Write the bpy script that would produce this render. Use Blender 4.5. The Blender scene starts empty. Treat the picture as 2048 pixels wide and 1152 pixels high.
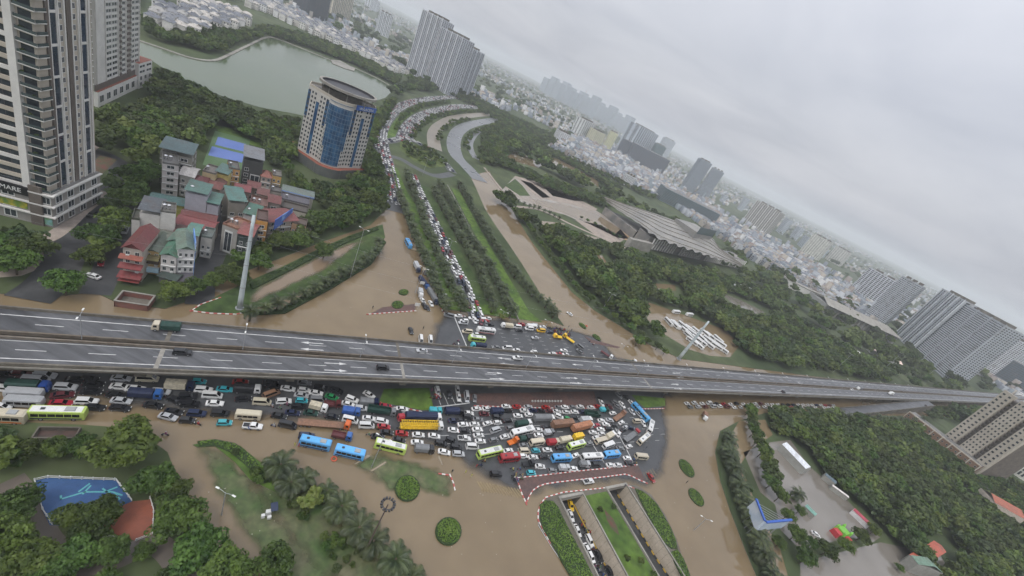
import bpy, math, random
import numpy as np
from mathutils import Vector, Matrix
from mathutils.geometry import tessellate_polygon
random.seed(7); NR = np.random.RandomState(11)
S = bpy.context.scene
# ------------------------------------------------------------------ camera
F, ROLL, PITCH, H = 825.0, math.radians(27.0), math.atan(400/825.0), 120.0
cr, sr, cp, sp = math.cos(ROLL), math.sin(ROLL), math.cos(PITCH), math.sin(PITCH)
cd = bpy.data.cameras.new('camera'); cam = bpy.data.objects.new('camera', cd)
S.collection.objects.link(cam); S.camera = cam
cd.sensor_width = 36.0; cd.lens = 36.0*F/2048.0; cd.clip_start = 0.5; cd.clip_end = 60000
_f = Vector((0, cp, -sp)); _u0 = Vector((0, sp, cp)); _r0 = Vector((1, 0, 0))
_r = _r0*cr + _u0*sr; _u = _u0*cr - _r0*sr
cam.matrix_world = Matrix(((_r.x, _u.x, -_f.x, 0), (_r.y, _u.y, -_f.y, 0), (_r.z, _u.z, -_f.z, H), (0, 0, 0, 1)))
# ------------------------------------------------------------------ overcast sky, soft sun, exposure
SUN_EL, SUN_AZ = math.radians(58), math.radians(200)
W = bpy.data.worlds.new('World'); S.world = W; W.use_nodes = True
nt = W.node_tree; nt.nodes.clear(); N = nt.nodes.new; LK = nt.links.new
sky = N('ShaderNodeTexSky'); sky.sky_type = 'NISHITA'; sky.sun_disc = False
sky.sun_elevation = SUN_EL; sky.sun_rotation = SUN_AZ; sky.air_density = 1.5; sky.dust_density = 4.0
b1 = N('ShaderNodeBackground'); b1.inputs[1].default_value = 0.10; LK(sky.outputs[0], b1.inputs[0])
tc = N('ShaderNodeTexCoord'); sx = N('ShaderNodeSeparateXYZ'); LK(tc.outputs['Generated'], sx.inputs[0])
mz = N('ShaderNodeMath'); mz.operation = 'MAXIMUM'; mz.inputs[1].default_value = 0.0; LK(sx.outputs[2], mz.inputs[0])
az = N('ShaderNodeMath'); az.operation = 'ADD'; az.inputs[1].default_value = 0.16; LK(mz.outputs[0], az.inputs[0])
dx = N('ShaderNodeMath'); dx.operation = 'DIVIDE'; LK(sx.outputs[0], dx.inputs[0]); LK(az.outputs[0], dx.inputs[1])
dy = N('ShaderNodeMath'); dy.operation = 'DIVIDE'; LK(sx.outputs[1], dy.inputs[0]); LK(az.outputs[0], dy.inputs[1])
cx = N('ShaderNodeCombineXYZ'); LK(dx.outputs[0], cx.inputs[0]); LK(dy.outputs[0], cx.inputs[1])
nz = N('ShaderNodeTexNoise'); nz.inputs['Scale'].default_value = 0.75; nz.inputs['Detail'].default_value = 5; nz.inputs['Roughness'].default_value = 0.52; nz.inputs['Distortion'].default_value = 0.5
LK(cx.outputs[0], nz.inputs['Vector'])
rp = N('ShaderNodeValToRGB'); LK(nz.outputs['Fac'], rp.inputs[0])
rp.color_ramp.elements[0].position = 0.30; rp.color_ramp.elements[0].color = (0.51, 0.535, 0.605, 1)
rp.color_ramp.elements[1].position = 0.68; rp.color_ramp.elements[1].color = (0.685, 0.70, 0.755, 1)
b2 = N('ShaderNodeBackground'); LK(rp.outputs[0], b2.inputs[0])
gz = N('ShaderNodeMath'); gz.operation = 'MULTIPLY_ADD'; gz.inputs[1].default_value = 1.2; gz.inputs[2].default_value = 0.82; LK(mz.outputs[0], gz.inputs[0]); LK(gz.outputs[0], b2.inputs[1])   # an overcast sky grows brighter towards the zenith
mx = N('ShaderNodeMixShader'); mx.inputs[0].default_value = 0.93; LK(b1.outputs[0], mx.inputs[1]); LK(b2.outputs[0], mx.inputs[2])
wo = N('ShaderNodeOutputWorld'); LK(mx.outputs[0], wo.inputs[0])
sl = bpy.data.lights.new('sun', 'SUN'); sl.energy = 1.5; sl.angle = math.radians(28); sl.color = (1.0, 0.97, 0.93)
so = bpy.data.objects.new('sun', sl); S.collection.objects.link(so)
so.rotation_euler = (math.radians(90)-SUN_EL, 0, math.radians(180)-SUN_AZ + math.radians(0))
S.view_settings.view_transform = 'Standard'; S.view_settings.look = 'None'; S.view_settings.exposure = 0.08; S.view_settings.gamma = 1.0
S.view_settings.use_curve_mapping = False
S.cycles.use_denoising = True; S.cycles.max_bounces = 4; S.cycles.diffuse_bounces = 2; S.cycles.glossy_bounces = 2
S.cycles.transmission_bounces = 2; S.cycles.transparent_max_bounces = 10; S.cycles.volume_bounces = 1
S.cycles.use_adaptive_sampling = True; S.cycles.adaptive_threshold = 0.04
# ------------------------------------------------------------------ surveying: a picture point to its place on the level z
C = S.collection
def P(px, py, z=0.0):
    dx = px-1024.0; dy = py-576.0
    a = dx*cr+dy*sr; b = dx*sr-dy*cr
    t = (H-z)/(F*sp-b*cp)
    return Vector((a*t, (F*cp+b*sp)*t, z))
def pts(s, z=0.0): return [P(*map(float, q.split(',')), z) for q in s.split()]
def mpp(p): return (p.y*cp+(H-p.z)*sp)/F          # metres per picture point at p
def toph(bx, by, tx, ty):
    g = P(bx, by); dx = tx-1024.0; dy = ty-576.0
    a = dx*cr+dy*sr; b = dx*sr-dy*cr
    d = (a, F*cp+b*sp, -F*sp+b*cp)
    return H+d[2]*math.hypot(g.x, g.y)/math.hypot(d[0], d[1])
# ------------------------------------------------------------------ materials
def hexc(h):
    h = h.lstrip('#'); c = [int(h[i:i+2], 16)/255 for i in (0, 2, 4)]
    return tuple(x/12.92 if x < .04045 else ((x+.055)/1.055)**2.4 for x in c)
MATS = {}
def mat(name, col=(.5,.5,.5), rough=.7, col2=None, scale=.25, lo=.35, hi=.65, detail=4, bump=0, bscale=2.0, bdist=.05, metal=0, spec=.5,
        objcol=False, rnd=0, coord='pos', attr=None, var=0, transl=0, rough2=None, coat=0):
    if name in MATS: return MATS[name]
    m = bpy.data.materials.new(name); MATS[name] = m; m.use_nodes = True
    t = m.node_tree; n = t.nodes.new; l = t.links.new
    bs = t.nodes['Principled BSDF']; out = t.nodes['Material Output']
    bs.inputs['Roughness'].default_value = rough; bs.inputs['Metallic'].default_value = metal
    bs.inputs['Specular IOR Level'].default_value = spec; bs.inputs['Coat Weight'].default_value = coat
    if isinstance(col, str): col = hexc(col)
    if isinstance(col2, str): col2 = hexc(col2)
    if coord == 'pos': g = n('ShaderNodeNewGeometry'); vec = g.outputs['Position']
    else: g = n('ShaderNodeTexCoord'); vec = g.outputs['Object']
    cur = None
    if objcol:
        oi = n('ShaderNodeObjectInfo'); cur = oi.outputs['Color']
    elif attr:
        at = n('ShaderNodeAttribute'); at.attribute_name = attr; cur = at.outputs['Color']
    else:
        rg = n('ShaderNodeRGB'); rg.outputs[0].default_value = (*col, 1); cur = rg.outputs[0]
    if col2 is not None:
        nz = n('ShaderNodeTexNoise'); nz.inputs['Scale'].default_value = scale; nz.inputs['Detail'].default_value = detail; l(vec, nz.inputs['Vector'])
        mr = n('ShaderNodeMapRange'); mr.inputs[1].default_value = lo; mr.inputs[2].default_value = hi; l(nz.outputs['Fac'], mr.inputs[0])
        mi = n('ShaderNodeMixRGB'); l(mr.outputs[0], mi.inputs[0]); l(cur, mi.inputs[1]); mi.inputs[2].default_value = (*col2, 1); cur = mi.outputs[0]
        if rough2 is not None:
            r2 = n('ShaderNodeMapRange'); r2.inputs[3].default_value = rough; r2.inputs[4].default_value = rough2; l(mr.outputs[0], r2.inputs[0]); l(r2.outputs[0], bs.inputs['Roughness'])
    if var:
        nv = n('ShaderNodeTexNoise'); nv.inputs['Scale'].default_value = scale*5; nv.inputs['Detail'].default_value = 5; l(vec, nv.inputs['Vector'])
        m2 = n('ShaderNodeMapRange'); m2.inputs[1].default_value = .3; m2.inputs[2].default_value = .7; m2.inputs[3].default_value = 1-var; m2.inputs[4].default_value = 1+var; l(nv.outputs['Fac'], m2.inputs[0])
        h = n('ShaderNodeHueSaturation'); l(m2.outputs[0], h.inputs['Value']); l(cur, h.inputs['Color']); cur = h.outputs[0]
    if rnd:
        oi = n('ShaderNodeObjectInfo'); h = n('ShaderNodeHueSaturation')
        m3 = n('ShaderNodeMapRange'); m3.inputs[3].default_value = 1-rnd; m3.inputs[4].default_value = 1+rnd; l(oi.outputs['Random'], m3.inputs[0])
        wn = n('ShaderNodeTexWhiteNoise'); wn.noise_dimensions = '1D'; l(oi.outputs['Random'], wn.inputs['W'])
        m4 = n('ShaderNodeMapRange'); m4.inputs[3].default_value = .5-rnd*.07; m4.inputs[4].default_value = .5+rnd*.05; l(wn.outputs[0], m4.inputs[0])
        l(m3.outputs[0], h.inputs['Value']); l(m4.outputs[0], h.inputs['Hue']); l(cur, h.inputs['Color']); cur = h.outputs[0]
    l(cur, bs.inputs['Base Color'])
    if bump:
        nb = n('ShaderNodeTexNoise'); nb.inputs['Scale'].default_value = bscale; nb.inputs['Detail'].default_value = 3; l(vec, nb.inputs['Vector'])
        bp = n('ShaderNodeBump'); bp.inputs['Strength'].default_value = bump; bp.inputs['Distance'].default_value = bdist; l(nb.outputs['Fac'], bp.inputs['Height']); l(bp.outputs[0], bs.inputs['Normal'])
    if transl:
        tr = n('ShaderNodeBsdfTranslucent'); l(cur, tr.inputs[0]); ms = n('ShaderNodeMixShader'); ms.inputs[0].default_value = transl
        l(bs.outputs[0], ms.inputs[1]); l(tr.outputs[0], ms.inputs[2]); l(ms.outputs[0], out.inputs[0])
    return m
def feather(m, scale=.12, amt=.75):
    """thin film whose cover fades with the vertex attribute 'cover'"""
    t = m.node_tree; n = t.nodes.new; l = t.links.new; out = t.nodes['Material Output']; src = out.inputs[0].links[0].from_socket
    at = n('ShaderNodeAttribute'); at.attribute_name = 'cover'
    g = n('ShaderNodeNewGeometry'); nz = n('ShaderNodeTexNoise'); nz.inputs['Scale'].default_value = scale; nz.inputs['Detail'].default_value = 5; l(g.outputs['Position'], nz.inputs['Vector'])
    a = n('ShaderNodeMath'); a.operation = 'MULTIPLY_ADD'; a.inputs[1].default_value = amt; l(nz.outputs['Fac'], a.inputs[0]); l(at.outputs['Fac'], a.inputs[2])
    mr = n('ShaderNodeMapRange'); mr.interpolation_type = 'SMOOTHSTEP'; mr.inputs[1].default_value = amt*.5; mr.inputs[2].default_value = amt*.5+.75; l(a.outputs[0], mr.inputs[0])
    m2 = n('ShaderNodeMath'); m2.operation = 'MULTIPLY'; l(mr.outputs[0], m2.inputs[0])
    st = n('ShaderNodeMapRange'); st.inputs[1].default_value = 0; st.inputs[2].default_value = .12; l(at.outputs['Fac'], st.inputs[0]); l(st.outputs[0], m2.inputs[1])
    tr = n('ShaderNodeBsdfTransparent'); ms = n('ShaderNodeMixShader'); l(m2.outputs[0], ms.inputs[0]); l(tr.outputs[0], ms.inputs[1]); l(src, ms.inputs[2]); l(ms.outputs[0], out.inputs[0])
    return m
# ------------------------------------------------------------------ mesh helpers
class MB:
    def __init__(s): s.v = []; s.f = []; s.m = []
    def quad(s, a, b, c, d, mi=0):
        i = len(s.v); s.v += [tuple(a), tuple(b), tuple(c), tuple(d)]; s.f.append((i, i+1, i+2, i+3)); s.m.append(mi)
    def box(s, c, sz, rz=0, mi=0, taper=(1, 1), top=None):
        """c = centre of the bottom; sz = full sizes"""
        i = len(s.v); x, y, z = sz[0]/2, sz[1]/2, sz[2]; ca, sa = math.cos(rz), math.sin(rz)
        for k, (px, py) in enumerate([(-x,-y),(x,-y),(x,y),(-x,y)]*2):
            up = k > 3
            if up: px *= taper[0]; py *= taper[1]
            s.v.append((c[0]+px*ca-py*sa, c[1]+px*sa+py*ca, c[2]+(z if up else 0)))
        s.f += [(i+3,i+2,i+1,i), (i+4,i+5,i+6,i+7), (i,i+1,i+5,i+4), (i+1,i+2,i+6,i+5), (i+2,i+3,i+7,i+6), (i+3,i,i+4,i+7)]
        s.m += [mi, mi if top is None else top, mi, mi, mi, mi]
        return s
    def prism(s, poly, z0, z1, mi=0, top=None, bottom=False):
        n = len(poly); a = sum(poly[k][0]*poly[(k+1) % n][1]-poly[(k+1) % n][0]*poly[k][1] for k in range(n))
        if a < 0: poly = poly[::-1]
        i = len(s.v); s.v += [(p[0], p[1], z0) for p in poly]+[(p[0], p[1], z1) for p in poly]
        for k in range(n):
            j = (k+1) % n; s.f.append((i+k, i+j, i+n+j, i+n+k)); s.m.append(mi)
        tm = mi if top is None else top
        for t in tessellate_polygon([[Vector((p[0], p[1], 0)) for p in poly]]):
            A, B, D = [poly[q] for q in t]
            if (B[0]-A[0])*(D[1]-A[1])-(B[1]-A[1])*(D[0]-A[0]) < 0: t = t[::-1]
            s.f.append(tuple(i+n+q for q in t)); s.m.append(tm)
        return s
    def tube(s, path, rad, n=6, mi=0, cap=True):
        i = len(s.v); K = len(path)
        if not isinstance(rad, (list, tuple)): rad = [rad]*K
        for k in range(K):
            p = Vector(path[k]); d = (Vector(path[min(k+1, K-1)])-Vector(path[max(k-1, 0)])).normalized()
            x = d.orthogonal().normalized() if abs(d.z) < .95 else Vector((1, 0, 0)); x = (x-d*x.dot(d)).normalized(); y = d.cross(x)
            for q in range(n):
                a = 2*math.pi*q/n; s.v.append(tuple(p+(x*math.cos(a)+y*math.sin(a))*rad[k]))
        for k in range(K-1):
            for q in range(n):
                r = (q+1) % n; s.f.append((i+k*n+q, i+k*n+r, i+(k+1)*n+r, i+(k+1)*n+q)); s.m.append(mi)
        if cap:
            s.f.append(tuple(i+q for q in range(n))[::-1]); s.f.append(tuple(i+(K-1)*n+q for q in range(n))); s.m += [mi, mi]
        return s
    def cyl(s, c, r, h, n=12, mi=0, r2=None):
        return s.tube([(c[0], c[1], c[2]), (c[0], c[1], c[2]+h)], [r, r if r2 is None else r2], n, mi)
    def mesh(s, name, mats, smooth=False):
        me = bpy.data.meshes.new(name); me.from_pydata(s.v, [], s.f)
        for m in (mats if isinstance(mats, (list, tuple)) else [mats]): me.materials.append(m)
        if any(s.m): me.polygons.foreach_set('material_index', s.m)
        if smooth: me.polygons.foreach_set('use_smooth', [True]*len(s.f))
        me.update(); return me
    def obj(s, name, mats, parent=None, smooth=False, **k):
        return link(name, s.mesh(name, mats, smooth), parent, **k)
def link(name, me, parent=None, loc=None, rz=0, scale=None, color=None, label=None, cat=None, group=None, kind=None):
    o = bpy.data.objects.new(name, me); C.objects.link(o)
    if parent is not None: o.parent = parent
    if loc is not None: o.location = loc
    if rz: o.rotation_euler = (0, 0, rz)
    if scale is not None: o.scale = scale if hasattr(scale, '__len__') else (scale,)*3
    if color is not None: o.color = (*color, 1)
    if label: o['label'] = label
    if cat: o['category'] = cat
    if group: o['group'] = group
    if kind: o['kind'] = kind
    return o
def thing(name, label, cat, loc=(0,0,0), rz=0, group=None): return link(name, None, None, loc, rz, label=label, cat=cat, group=group)
def rel(v, root): return Vector(v)-root.location
def npmesh(name, V, Fq, mats, mi=None, smooth=False):
    me = bpy.data.meshes.new(name); V = np.asarray(V, np.float32); Fq = np.asarray(Fq, np.int32); k = Fq.shape[1]
    me.vertices.add(len(V)); me.vertices.foreach_set('co', V.ravel()); me.loops.add(Fq.size); me.loops.foreach_set('vertex_index', Fq.ravel())
    me.polygons.add(len(Fq)); me.polygons.foreach_set('loop_start', np.arange(0, Fq.size, k, dtype=np.int32)); me.polygons.foreach_set('loop_total', np.full(len(Fq), k, np.int32))
    for m in (mats if isinstance(mats, (list, tuple)) else [mats]): me.materials.append(m)
    if mi is not None: me.polygons.foreach_set('material_index', np.asarray(mi, np.int32))
    if smooth: me.polygons.foreach_set('use_smooth', np.ones(len(Fq), bool))
    me.update(calc_edges=True); return me
def inpoly(X, Y, poly):
    r = np.zeros(X.shape, bool); n = len(poly)
    for i in range(n):
        x1, y1 = poly[i][0], poly[i][1]; x2, y2 = poly[i-1][0], poly[i-1][1]
        if y1 == y2: continue
        r ^= ((y1 > Y) != (y2 > Y)) & (X < (x2-x1)*(Y-y1)/(y2-y1)+x1)
    return r
def edgedist(X, Y, poly, closed=True):
    d = np.full(X.shape, 1e9); n = len(poly)
    for i in range(0 if closed else 1, n):
        ax, ay = poly[i-1][0], poly[i-1][1]; bx, by = poly[i][0]-ax, poly[i][1]-ay
        t = np.clip(((X-ax)*bx+(Y-ay)*by)/(bx*bx+by*by+1e-9), 0, 1); d = np.minimum(d, np.hypot(X-ax-t*bx, Y-ay-t*by))
    return d
def flat(name, polys, z, m, kind='structure', **k):
    """polys: outer ring and holes, as a level sheet"""
    rings = [[Vector((p[0], p[1], 0)) for p in r] for r in polys]; flatv = [p for r in rings for p in r]
    tr = tessellate_polygon(rings); ff = []
    for t in tr:
        a, b, c = [flatv[q] for q in t]
        ff.append(tuple(t) if (b.x-a.x)*(c.y-a.y)-(b.y-a.y)*(c.x-a.x) > 0 else tuple(t[::-1]))
    me = bpy.data.meshes.new(name); me.from_pydata([(p.x, p.y, z) for p in flatv], [], ff); me.materials.append(m); me.update()
    return link(name, me, kind=kind, **k)
def film(name, poly, z, m, cell=2.0, fade=6.0, kind='structure', **k):
    xs = [p[0] for p in poly]; ys = [p[1] for p in poly]
    gx = np.arange(min(xs)-cell, max(xs)+2*cell, cell); gy = np.arange(min(ys)-cell, max(ys)+2*cell, cell)
    X, Y = np.meshgrid(gx, gy); ins = inpoly(X, Y, poly); d = np.where(ins, edgedist(X, Y, poly)/fade, 0).clip(0, 1)
    keep = (d[:-1, :-1]+d[1:, :-1]+d[:-1, 1:]+d[1:, 1:]) > 0; nx = len(gx); jj, ii = np.nonzero(keep)
    Fq = np.stack([jj*nx+ii, jj*nx+ii+1, (jj+1)*nx+ii+1, (jj+1)*nx+ii], 1); us, inv = np.unique(Fq, return_inverse=True)
    V = np.stack([X.ravel()[us], Y.ravel()[us], np.full(len(us), z)], 1)
    me = npmesh(name, V, inv.reshape(-1, 4), m); a = me.attributes.new('cover', 'FLOAT', 'POINT'); a.data.foreach_set('value', d.ravel()[us].astype(np.float32))
    return link(name, me, kind=kind, **k)
def smooth_path(p, n=6):
    p = [Vector(q) for q in p]; out = []
    for i in range(len(p)-1):
        a = p[max(i-1, 0)]; b = p[i]; c = p[i+1]; d = p[min(i+2, len(p)-1)]
        for k in range(n):
            t = k/n; out.append(.5*((2*b)+(c-a)*t+(2*a-5*b+4*c-d)*t*t+(3*b-a-3*c+d)*t**3))
    return out+[p[-1]]
def along(path, step, start=0.0):
    """(point, heading) every step metres"""
    out = []; need = start
    for a, b in zip(path[:-1], path[1:]):
        L = (b-a).length
        while need <= L and L > 1e-6:
            out.append((a.lerp(b, need/L), math.atan2(b.y-a.y, b.x-a.x))); need += step
        need -= L
    return out
def offset(path, d):
    out = []
    for i, p in enumerate(path):
        t = path[min(i+1, len(path)-1)]-path[max(i-1, 0)]; n = Vector((-t.y, t.x, 0)).normalized(); out.append(p+n*d)
    return out
def ribbon(name, path, w, z, m, kind='structure', **k):
    L = offset(path, w/2); R = offset(path, -w/2); v = [(q.x, q.y, z) for q in L]+[(q.x, q.y, z) for q in R]; n = len(L)
    me = bpy.data.meshes.new(name); me.from_pydata(v, [], [(n+i, n+i+1, i+1, i) for i in range(n-1)]); me.materials.append(m); me.update()
    return link(name, me, kind=kind, **k)
# ------------------------------------------------------------------ ground, flood water, roads
m_terr = mat('terrain_green', (.032,.052,.016), .95, (.07,.088,.035), scale=.01, detail=8, var=.35)
m_flood = mat('muddy_water', (.160,.116,.066), .06, (.215,.162,.096), scale=.022, lo=.3, hi=.7, detail=6, bump=.22, bscale=.6, bdist=.05, spec=.5, var=.06)
m_flood2 = mat('grey_flood_water', (.155,.138,.115), .12, (.20,.18,.155), scale=.03, bump=.10, bscale=.5, bdist=.05)
m_lake = mat('lake_water', (.085,.115,.062), .14, (.105,.13,.075), scale=.01, bump=.12, bscale=.3, bdist=.06)
m_asph = mat('wet_asphalt', (.042,.044,.047), .38, (.072,.074,.077), scale=.09, bump=.1, bscale=6, bdist=.01, rough2=.6, var=.15)
m_asph2 = mat('wet_asphalt_street', (.030,.031,.033), .4, (.055,.055,.055), scale=.12, rough2=.65, var=.15)
m_film = feather(mat('wet_asphalt_film', (.042,.044,.047), .35, (.068,.070,.073), scale=.09, rough2=.55, var=.15))
m_murk = feather(mat('drowned_grass_film', (.045,.085,.018), .7, (.12,.115,.06), scale=.12, var=.3), scale=.22, amt=1.0)
m_grass = mat('grass', (.045,.090,.013), .95, (.090,.150,.022), scale=.06, bump=.6, bscale=3, bdist=.15, var=.35)
m_grassd = mat('grass_dark', (.028,.055,.012), .95, (.055,.085,.022), scale=.06, bump=.6, bscale=3, bdist=.15, var=.35)
m_paint = mat('road_paint', (.62,.62,.60), .6, (.45,.45,.44), scale=.8)
m_ypaint = mat('yellow_paint', (.55,.36,.05), .6)
m_conc = mat('concrete', (.30,.285,.25), .85, (.22,.205,.18), scale=.15, var=.12)
m_concd = mat('stained_concrete', (.16,.145,.12), .9, (.10,.088,.07), scale=.2, var=.2)
m_wall = mat('underpass_wall', (.52,.45,.36), .85, (.43,.37,.29), scale=.25, var=.1)
m_redpave = mat('red_brick_paving', (.115,.062,.052), .75, (.085,.055,.05), scale=.2, var=.2)
m_beige = mat('pale_paving', (.34,.28,.23), .8, (.25,.21,.18), scale=.1, var=.15)
m_red = mat('kerb_red', (.42,.09,.08), .7); m_white = mat('kerb_white', (.66,.64,.60), .7)
m_bluec = mat('blue_rubber', (.025,.075,.20), .6, (.03,.09,.22), scale=.2, var=.08)
m_redc = mat('terracotta_rubber', (.26,.075,.04), .7, (.20,.065,.04), scale=.2, var=.1)
m_metal = mat('galvanised_metal', (.35,.36,.37), .45, metal=.3)
m_pole = mat('pale_pole', (.42,.46,.47), .5)
m_dark = mat('dark_metal', (.04,.04,.045), .5)

FLOOD = pts('-420,585 0,588 60,590 120,592 190,585 235,606 330,618 385,600 440,562 560,517 650,482 740,451 776,416 803,412 820,462 834,495 850,531 868,574 '
            '886,619 1000,634 1100,642 1128,652 1112,630 1082,590 1045,530 1015,485 990,450 970,418 949,370 940,352 978,342 1008,390 1036,440 1062,482 1095,524 1144,585 1190,622 1235,649 1300,690 1362,718 '
            '1500,736 1620,752 1740,766 1840,778 1960,788 2100,812 2030,822 1930,834 1800,832 1650,829 1530,826 1478,842 1440,862 1430,905 1440,962 '
            '1460,1022 1490,1100 1512,1152 1545,1260 1500,1400 1100,1500 700,1420 560,1230 470,1152 430,1090 392,1040 375,985 350,945 335,905 270,858 160,850 60,846 -60,842 -420,815')
UPASS = pts('1076,1050 1078,1016 1096,994 1130,986 1255,969 1275,972 1302,990 1330,1030 1353,1080 1376,1152 1440,1330 1270,1420 1225,1310 1142,1152 1100,1090')
BIG = [Vector((-14000, -3000, 0)), Vector((14000, -3000, 0)), Vector((14000, 14000, 0)), Vector((-14000, 14000, 0))]
flat('terrain', [BIG, FLOOD], .20, m_terr)
flat('flood_water', [FLOOD, UPASS], 0.0, m_flood)
kb = MB()
for ring in (FLOOD,):
    for a, b in zip(ring, ring[1:]+ring[:1]): kb.quad((a.x, a.y, -.3), (b.x, b.y, -.3), (b.x, b.y, .2), (a.x, a.y, .2))
kb.obj('bank_edge', m_concd, kind='structure')
# dry middle of the crossing: a film of wet road that thins out into the flood
ROADPOLY = pts('-260,720 -260,775 60,800 230,822 420,846 640,852 760,872 880,905 940,948 1010,985 1060,1000 1100,990 1250,972 1300,985 1335,950 1345,890 1338,800 1420,770 1330,735 1235,712 1200,672 1140,655 1000,634 885,618 858,660 845,700 830,740 400,730')
film('road', ROADPOLY, .02, m_film, cell=2.0, fade=9)
film('road_verge', pts('690,925 760,900 880,935 910,950 905,1000 830,985 780,990 730,955'), .015, m_murk, cell=1.0, fade=5)
film('road_verge', pts('380,885 440,890 510,950 560,1020 640,1110 690,1152 740,1230 600,1230 520,1130 470,1060 420,980'), .015, m_murk, cell=1.0, fade=5)
film('road_verge', pts('520,900 640,960 740,1060 800,1150 850,1260 640,1260 580,1130 510,1010 470,940'), .012, m_murk, cell=1.0, fade=7)
# slabs of land in the flood
def island(name, s, z, m, m_edge=None, kind='structure', **k):
    b = MB(); b.prism(pts(s) if isinstance(s, str) else s, -.2, z, 1, 0); return b.obj(name, [m, m_edge or m_concd], kind=kind, **k)
island('grass_verge', '383,622 470,629 560,603 655,562 740,520 770,475 765,449 700,471 640,497 560,536 490,566 440,590', .22, m_grassd)
film('verge_pool', pts('500,612 560,586 640,548 700,505 735,478 700,485 640,508 570,545 515,572 500,590'), .235, feather(mat('pool_film', (.19,.14,.09), .15, (.23,.17,.115), scale=.03)), cell=1.5, fade=4)
island('grass_verge', '385,890 430,882 480,892 520,925 600,1010 560,990 500,960 470,925 430,893 395,895', .18, m_grass)
island('paved_island', '740,628 830,622 832,608 790,612 765,615', .12, m_redpave)
island('paved_island', [P(1020+x/6.4, 850+y/6.4) for x, y in [(80,680),(400,648),(800,600),(1200,560),(1630,512),(1690,620),(1745,745),(1640,700),(1540,650),(1470,632),(1200,668),(900,700),(600,735),(450,757),(360,790),(290,840),(240,920),(205,1005),(150,880)]], .15, m_redpave)
island('paved_island', '905,788 1188,783 1192,806 1187,815 960,812 948,803', .13, m_redpave)
island('grass_verge', '758,805 768,778 858,776 863,800 868,820 845,821 800,812', .15, m_grass)
island('grass_verge', '1263,790 1330,797 1330,812 1290,816 1275,805', .15, m_grass)
island('road_divider', '1168,672 1186,680 1240,694 1236,697 1182,686', .10, m_redpave)
# near-level roads and paths on dry land
def rb(name, s, w, z, m, n=5, **k): return ribbon(name, smooth_path(pts(s), n), w, z, m, **k)
rb('street', '55,600 105,560 130,510 170,455 205,415 240,375 248,345 222,322 185,305 150,300', 11, .215, m_asph2)
rb('street', '275,400 255,440 235,490 215,540 190,590', 8, .214, m_asph2)
rb('street', '400,610 405,560 430,500 441,450 432,400 425,360', 9, .214, m_asph2)
flat('pavement', [pts('-120,548 0,556 42,553 68,543 86,520 90,500 40,496 -120,500')], .23, m_beige)
rb('pavement', '20,475 60,480 95,478 130,455 165,422 215,385', 4.5, .24, m_beige)
rb('path', '165,305 215,268 260,235 300,210 335,188', 6, .23, m_beige)
rb('path', '20,960 60,1010 80,1060 110,1100 160,1130 230,1120 300,1090 340,1110 380,1180', 4.5, .225, mat('wet_path', (.13,.105,.085), .5, (.10,.085,.07), scale=.2))
flat('playground', [pts('70,963 95,957 232,962 264,1004 240,1014 205,1052 100,1052 84,1020')], .25, m_bluec)
flat('playground', [pts('240,1014 264,1004 300,1000 307,1022 304,1072 268,1082 236,1072 205,1052')], .246, m_redc)
flat('sports_court', [pts('405,330 430,262 500,280 492,335 470,345')], .24, mat('court_green', (.07,.13,.05), .8, (.09,.15,.07), scale=.1))
for s in ('436,274 492,289 488,304 430,290', '424,293 488,309 484,326 416,311'): flat('sports_court', [pts(s)], .25, mat('court_blue', (.10,.16,.40), .7, (.12,.18,.42), scale=.1))
flat('green_court', [pts('425,250 500,262 560,300 520,296 440,268')], .235, m_grass)
flat('garden_terrace', [pts('165,385 235,320 200,312 160,350')], .235, mat('planter_red', (.16,.06,.045), .8, (.07,.09,.04), scale=.3))
# flood pools lying away from the crossing
m_f3 = m_flood
for s, m in (('1486,905 1540,885 1580,880 1620,935 1680,985 1760,1075 1745,1085 1700,1075 1640,1090 1600,1100 1560,1060 1550,1010 1520,985', m_flood2), ('1600,1125 1760,1085 1880,1110 1920,1180 1700,1250 1600,1200', m_flood2),
             ('1285,607 1300,606 1340,620 1395,640 1450,660 1480,690 1460,715 1420,712 1380,700 1330,670 1295,640', m_flood), ('1192,508 1205,512 1216,530 1205,530', m_flood), ('1082,442 1130,447 1122,464 1086,458', m_flood), ('1140,462 1198,476 1192,494 1142,482', m_flood), ('1295,566 1350,570 1352,582 1320,580', m_flood),
             ('1012,315 1030,303 1060,315 1086,330 1075,336 1055,330 1045,328', m_flood), ('1093,323 1108,315 1140,330 1190,358 1210,375 1235,390 1228,396 1190,370 1165,358 1140,348 1125,352', m_flood),
             ('1440,585 1480,600 1530,625 1510,628 1470,612', m_flood2), ('1478,842 1530,840 1545,870 1500,900 1480,930 1520,1030 1560,1100 1575,1152 1545,1152 1500,1060 1462,950 1450,890', m_flood)):
    flat('flood_pool', [pts(s)], .225, m)
flat('plaza', [pts('1000,385 1030,352 1075,395 1130,405 1190,420 1245,455 1265,480 1225,480 1180,452 1130,430 1060,412')], .235, mat('plaza_paving', (.25,.20,.155), .5, (.29,.27,.24), scale=.03, var=.2))
for s_, m_ in (('1065,398 1130,410 1190,426 1240,458 1258,478 1235,476 1180,449 1120,424 1072,408', m_flood), ('1010,372 1030,358 1045,372 1060,392 1040,392', m_grassd), ('1085,372 1120,384 1165,402 1150,402 1105,392', m_grassd), ('1030,352 1068,362 1150,395 1195,418 1190,422 1130,406 1075,396', m_beige), ('1040,360 1062,366 1100,395 1085,396', m_asph2), ('1150,440 1200,450 1250,478 1235,488 1190,470', m_beige), ('1245,455 1262,470 1255,482 1228,470', mat('plaza_ochre', (.34,.22,.12), .6))): flat('plaza', [pts(s_)], .245, m_)
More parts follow.
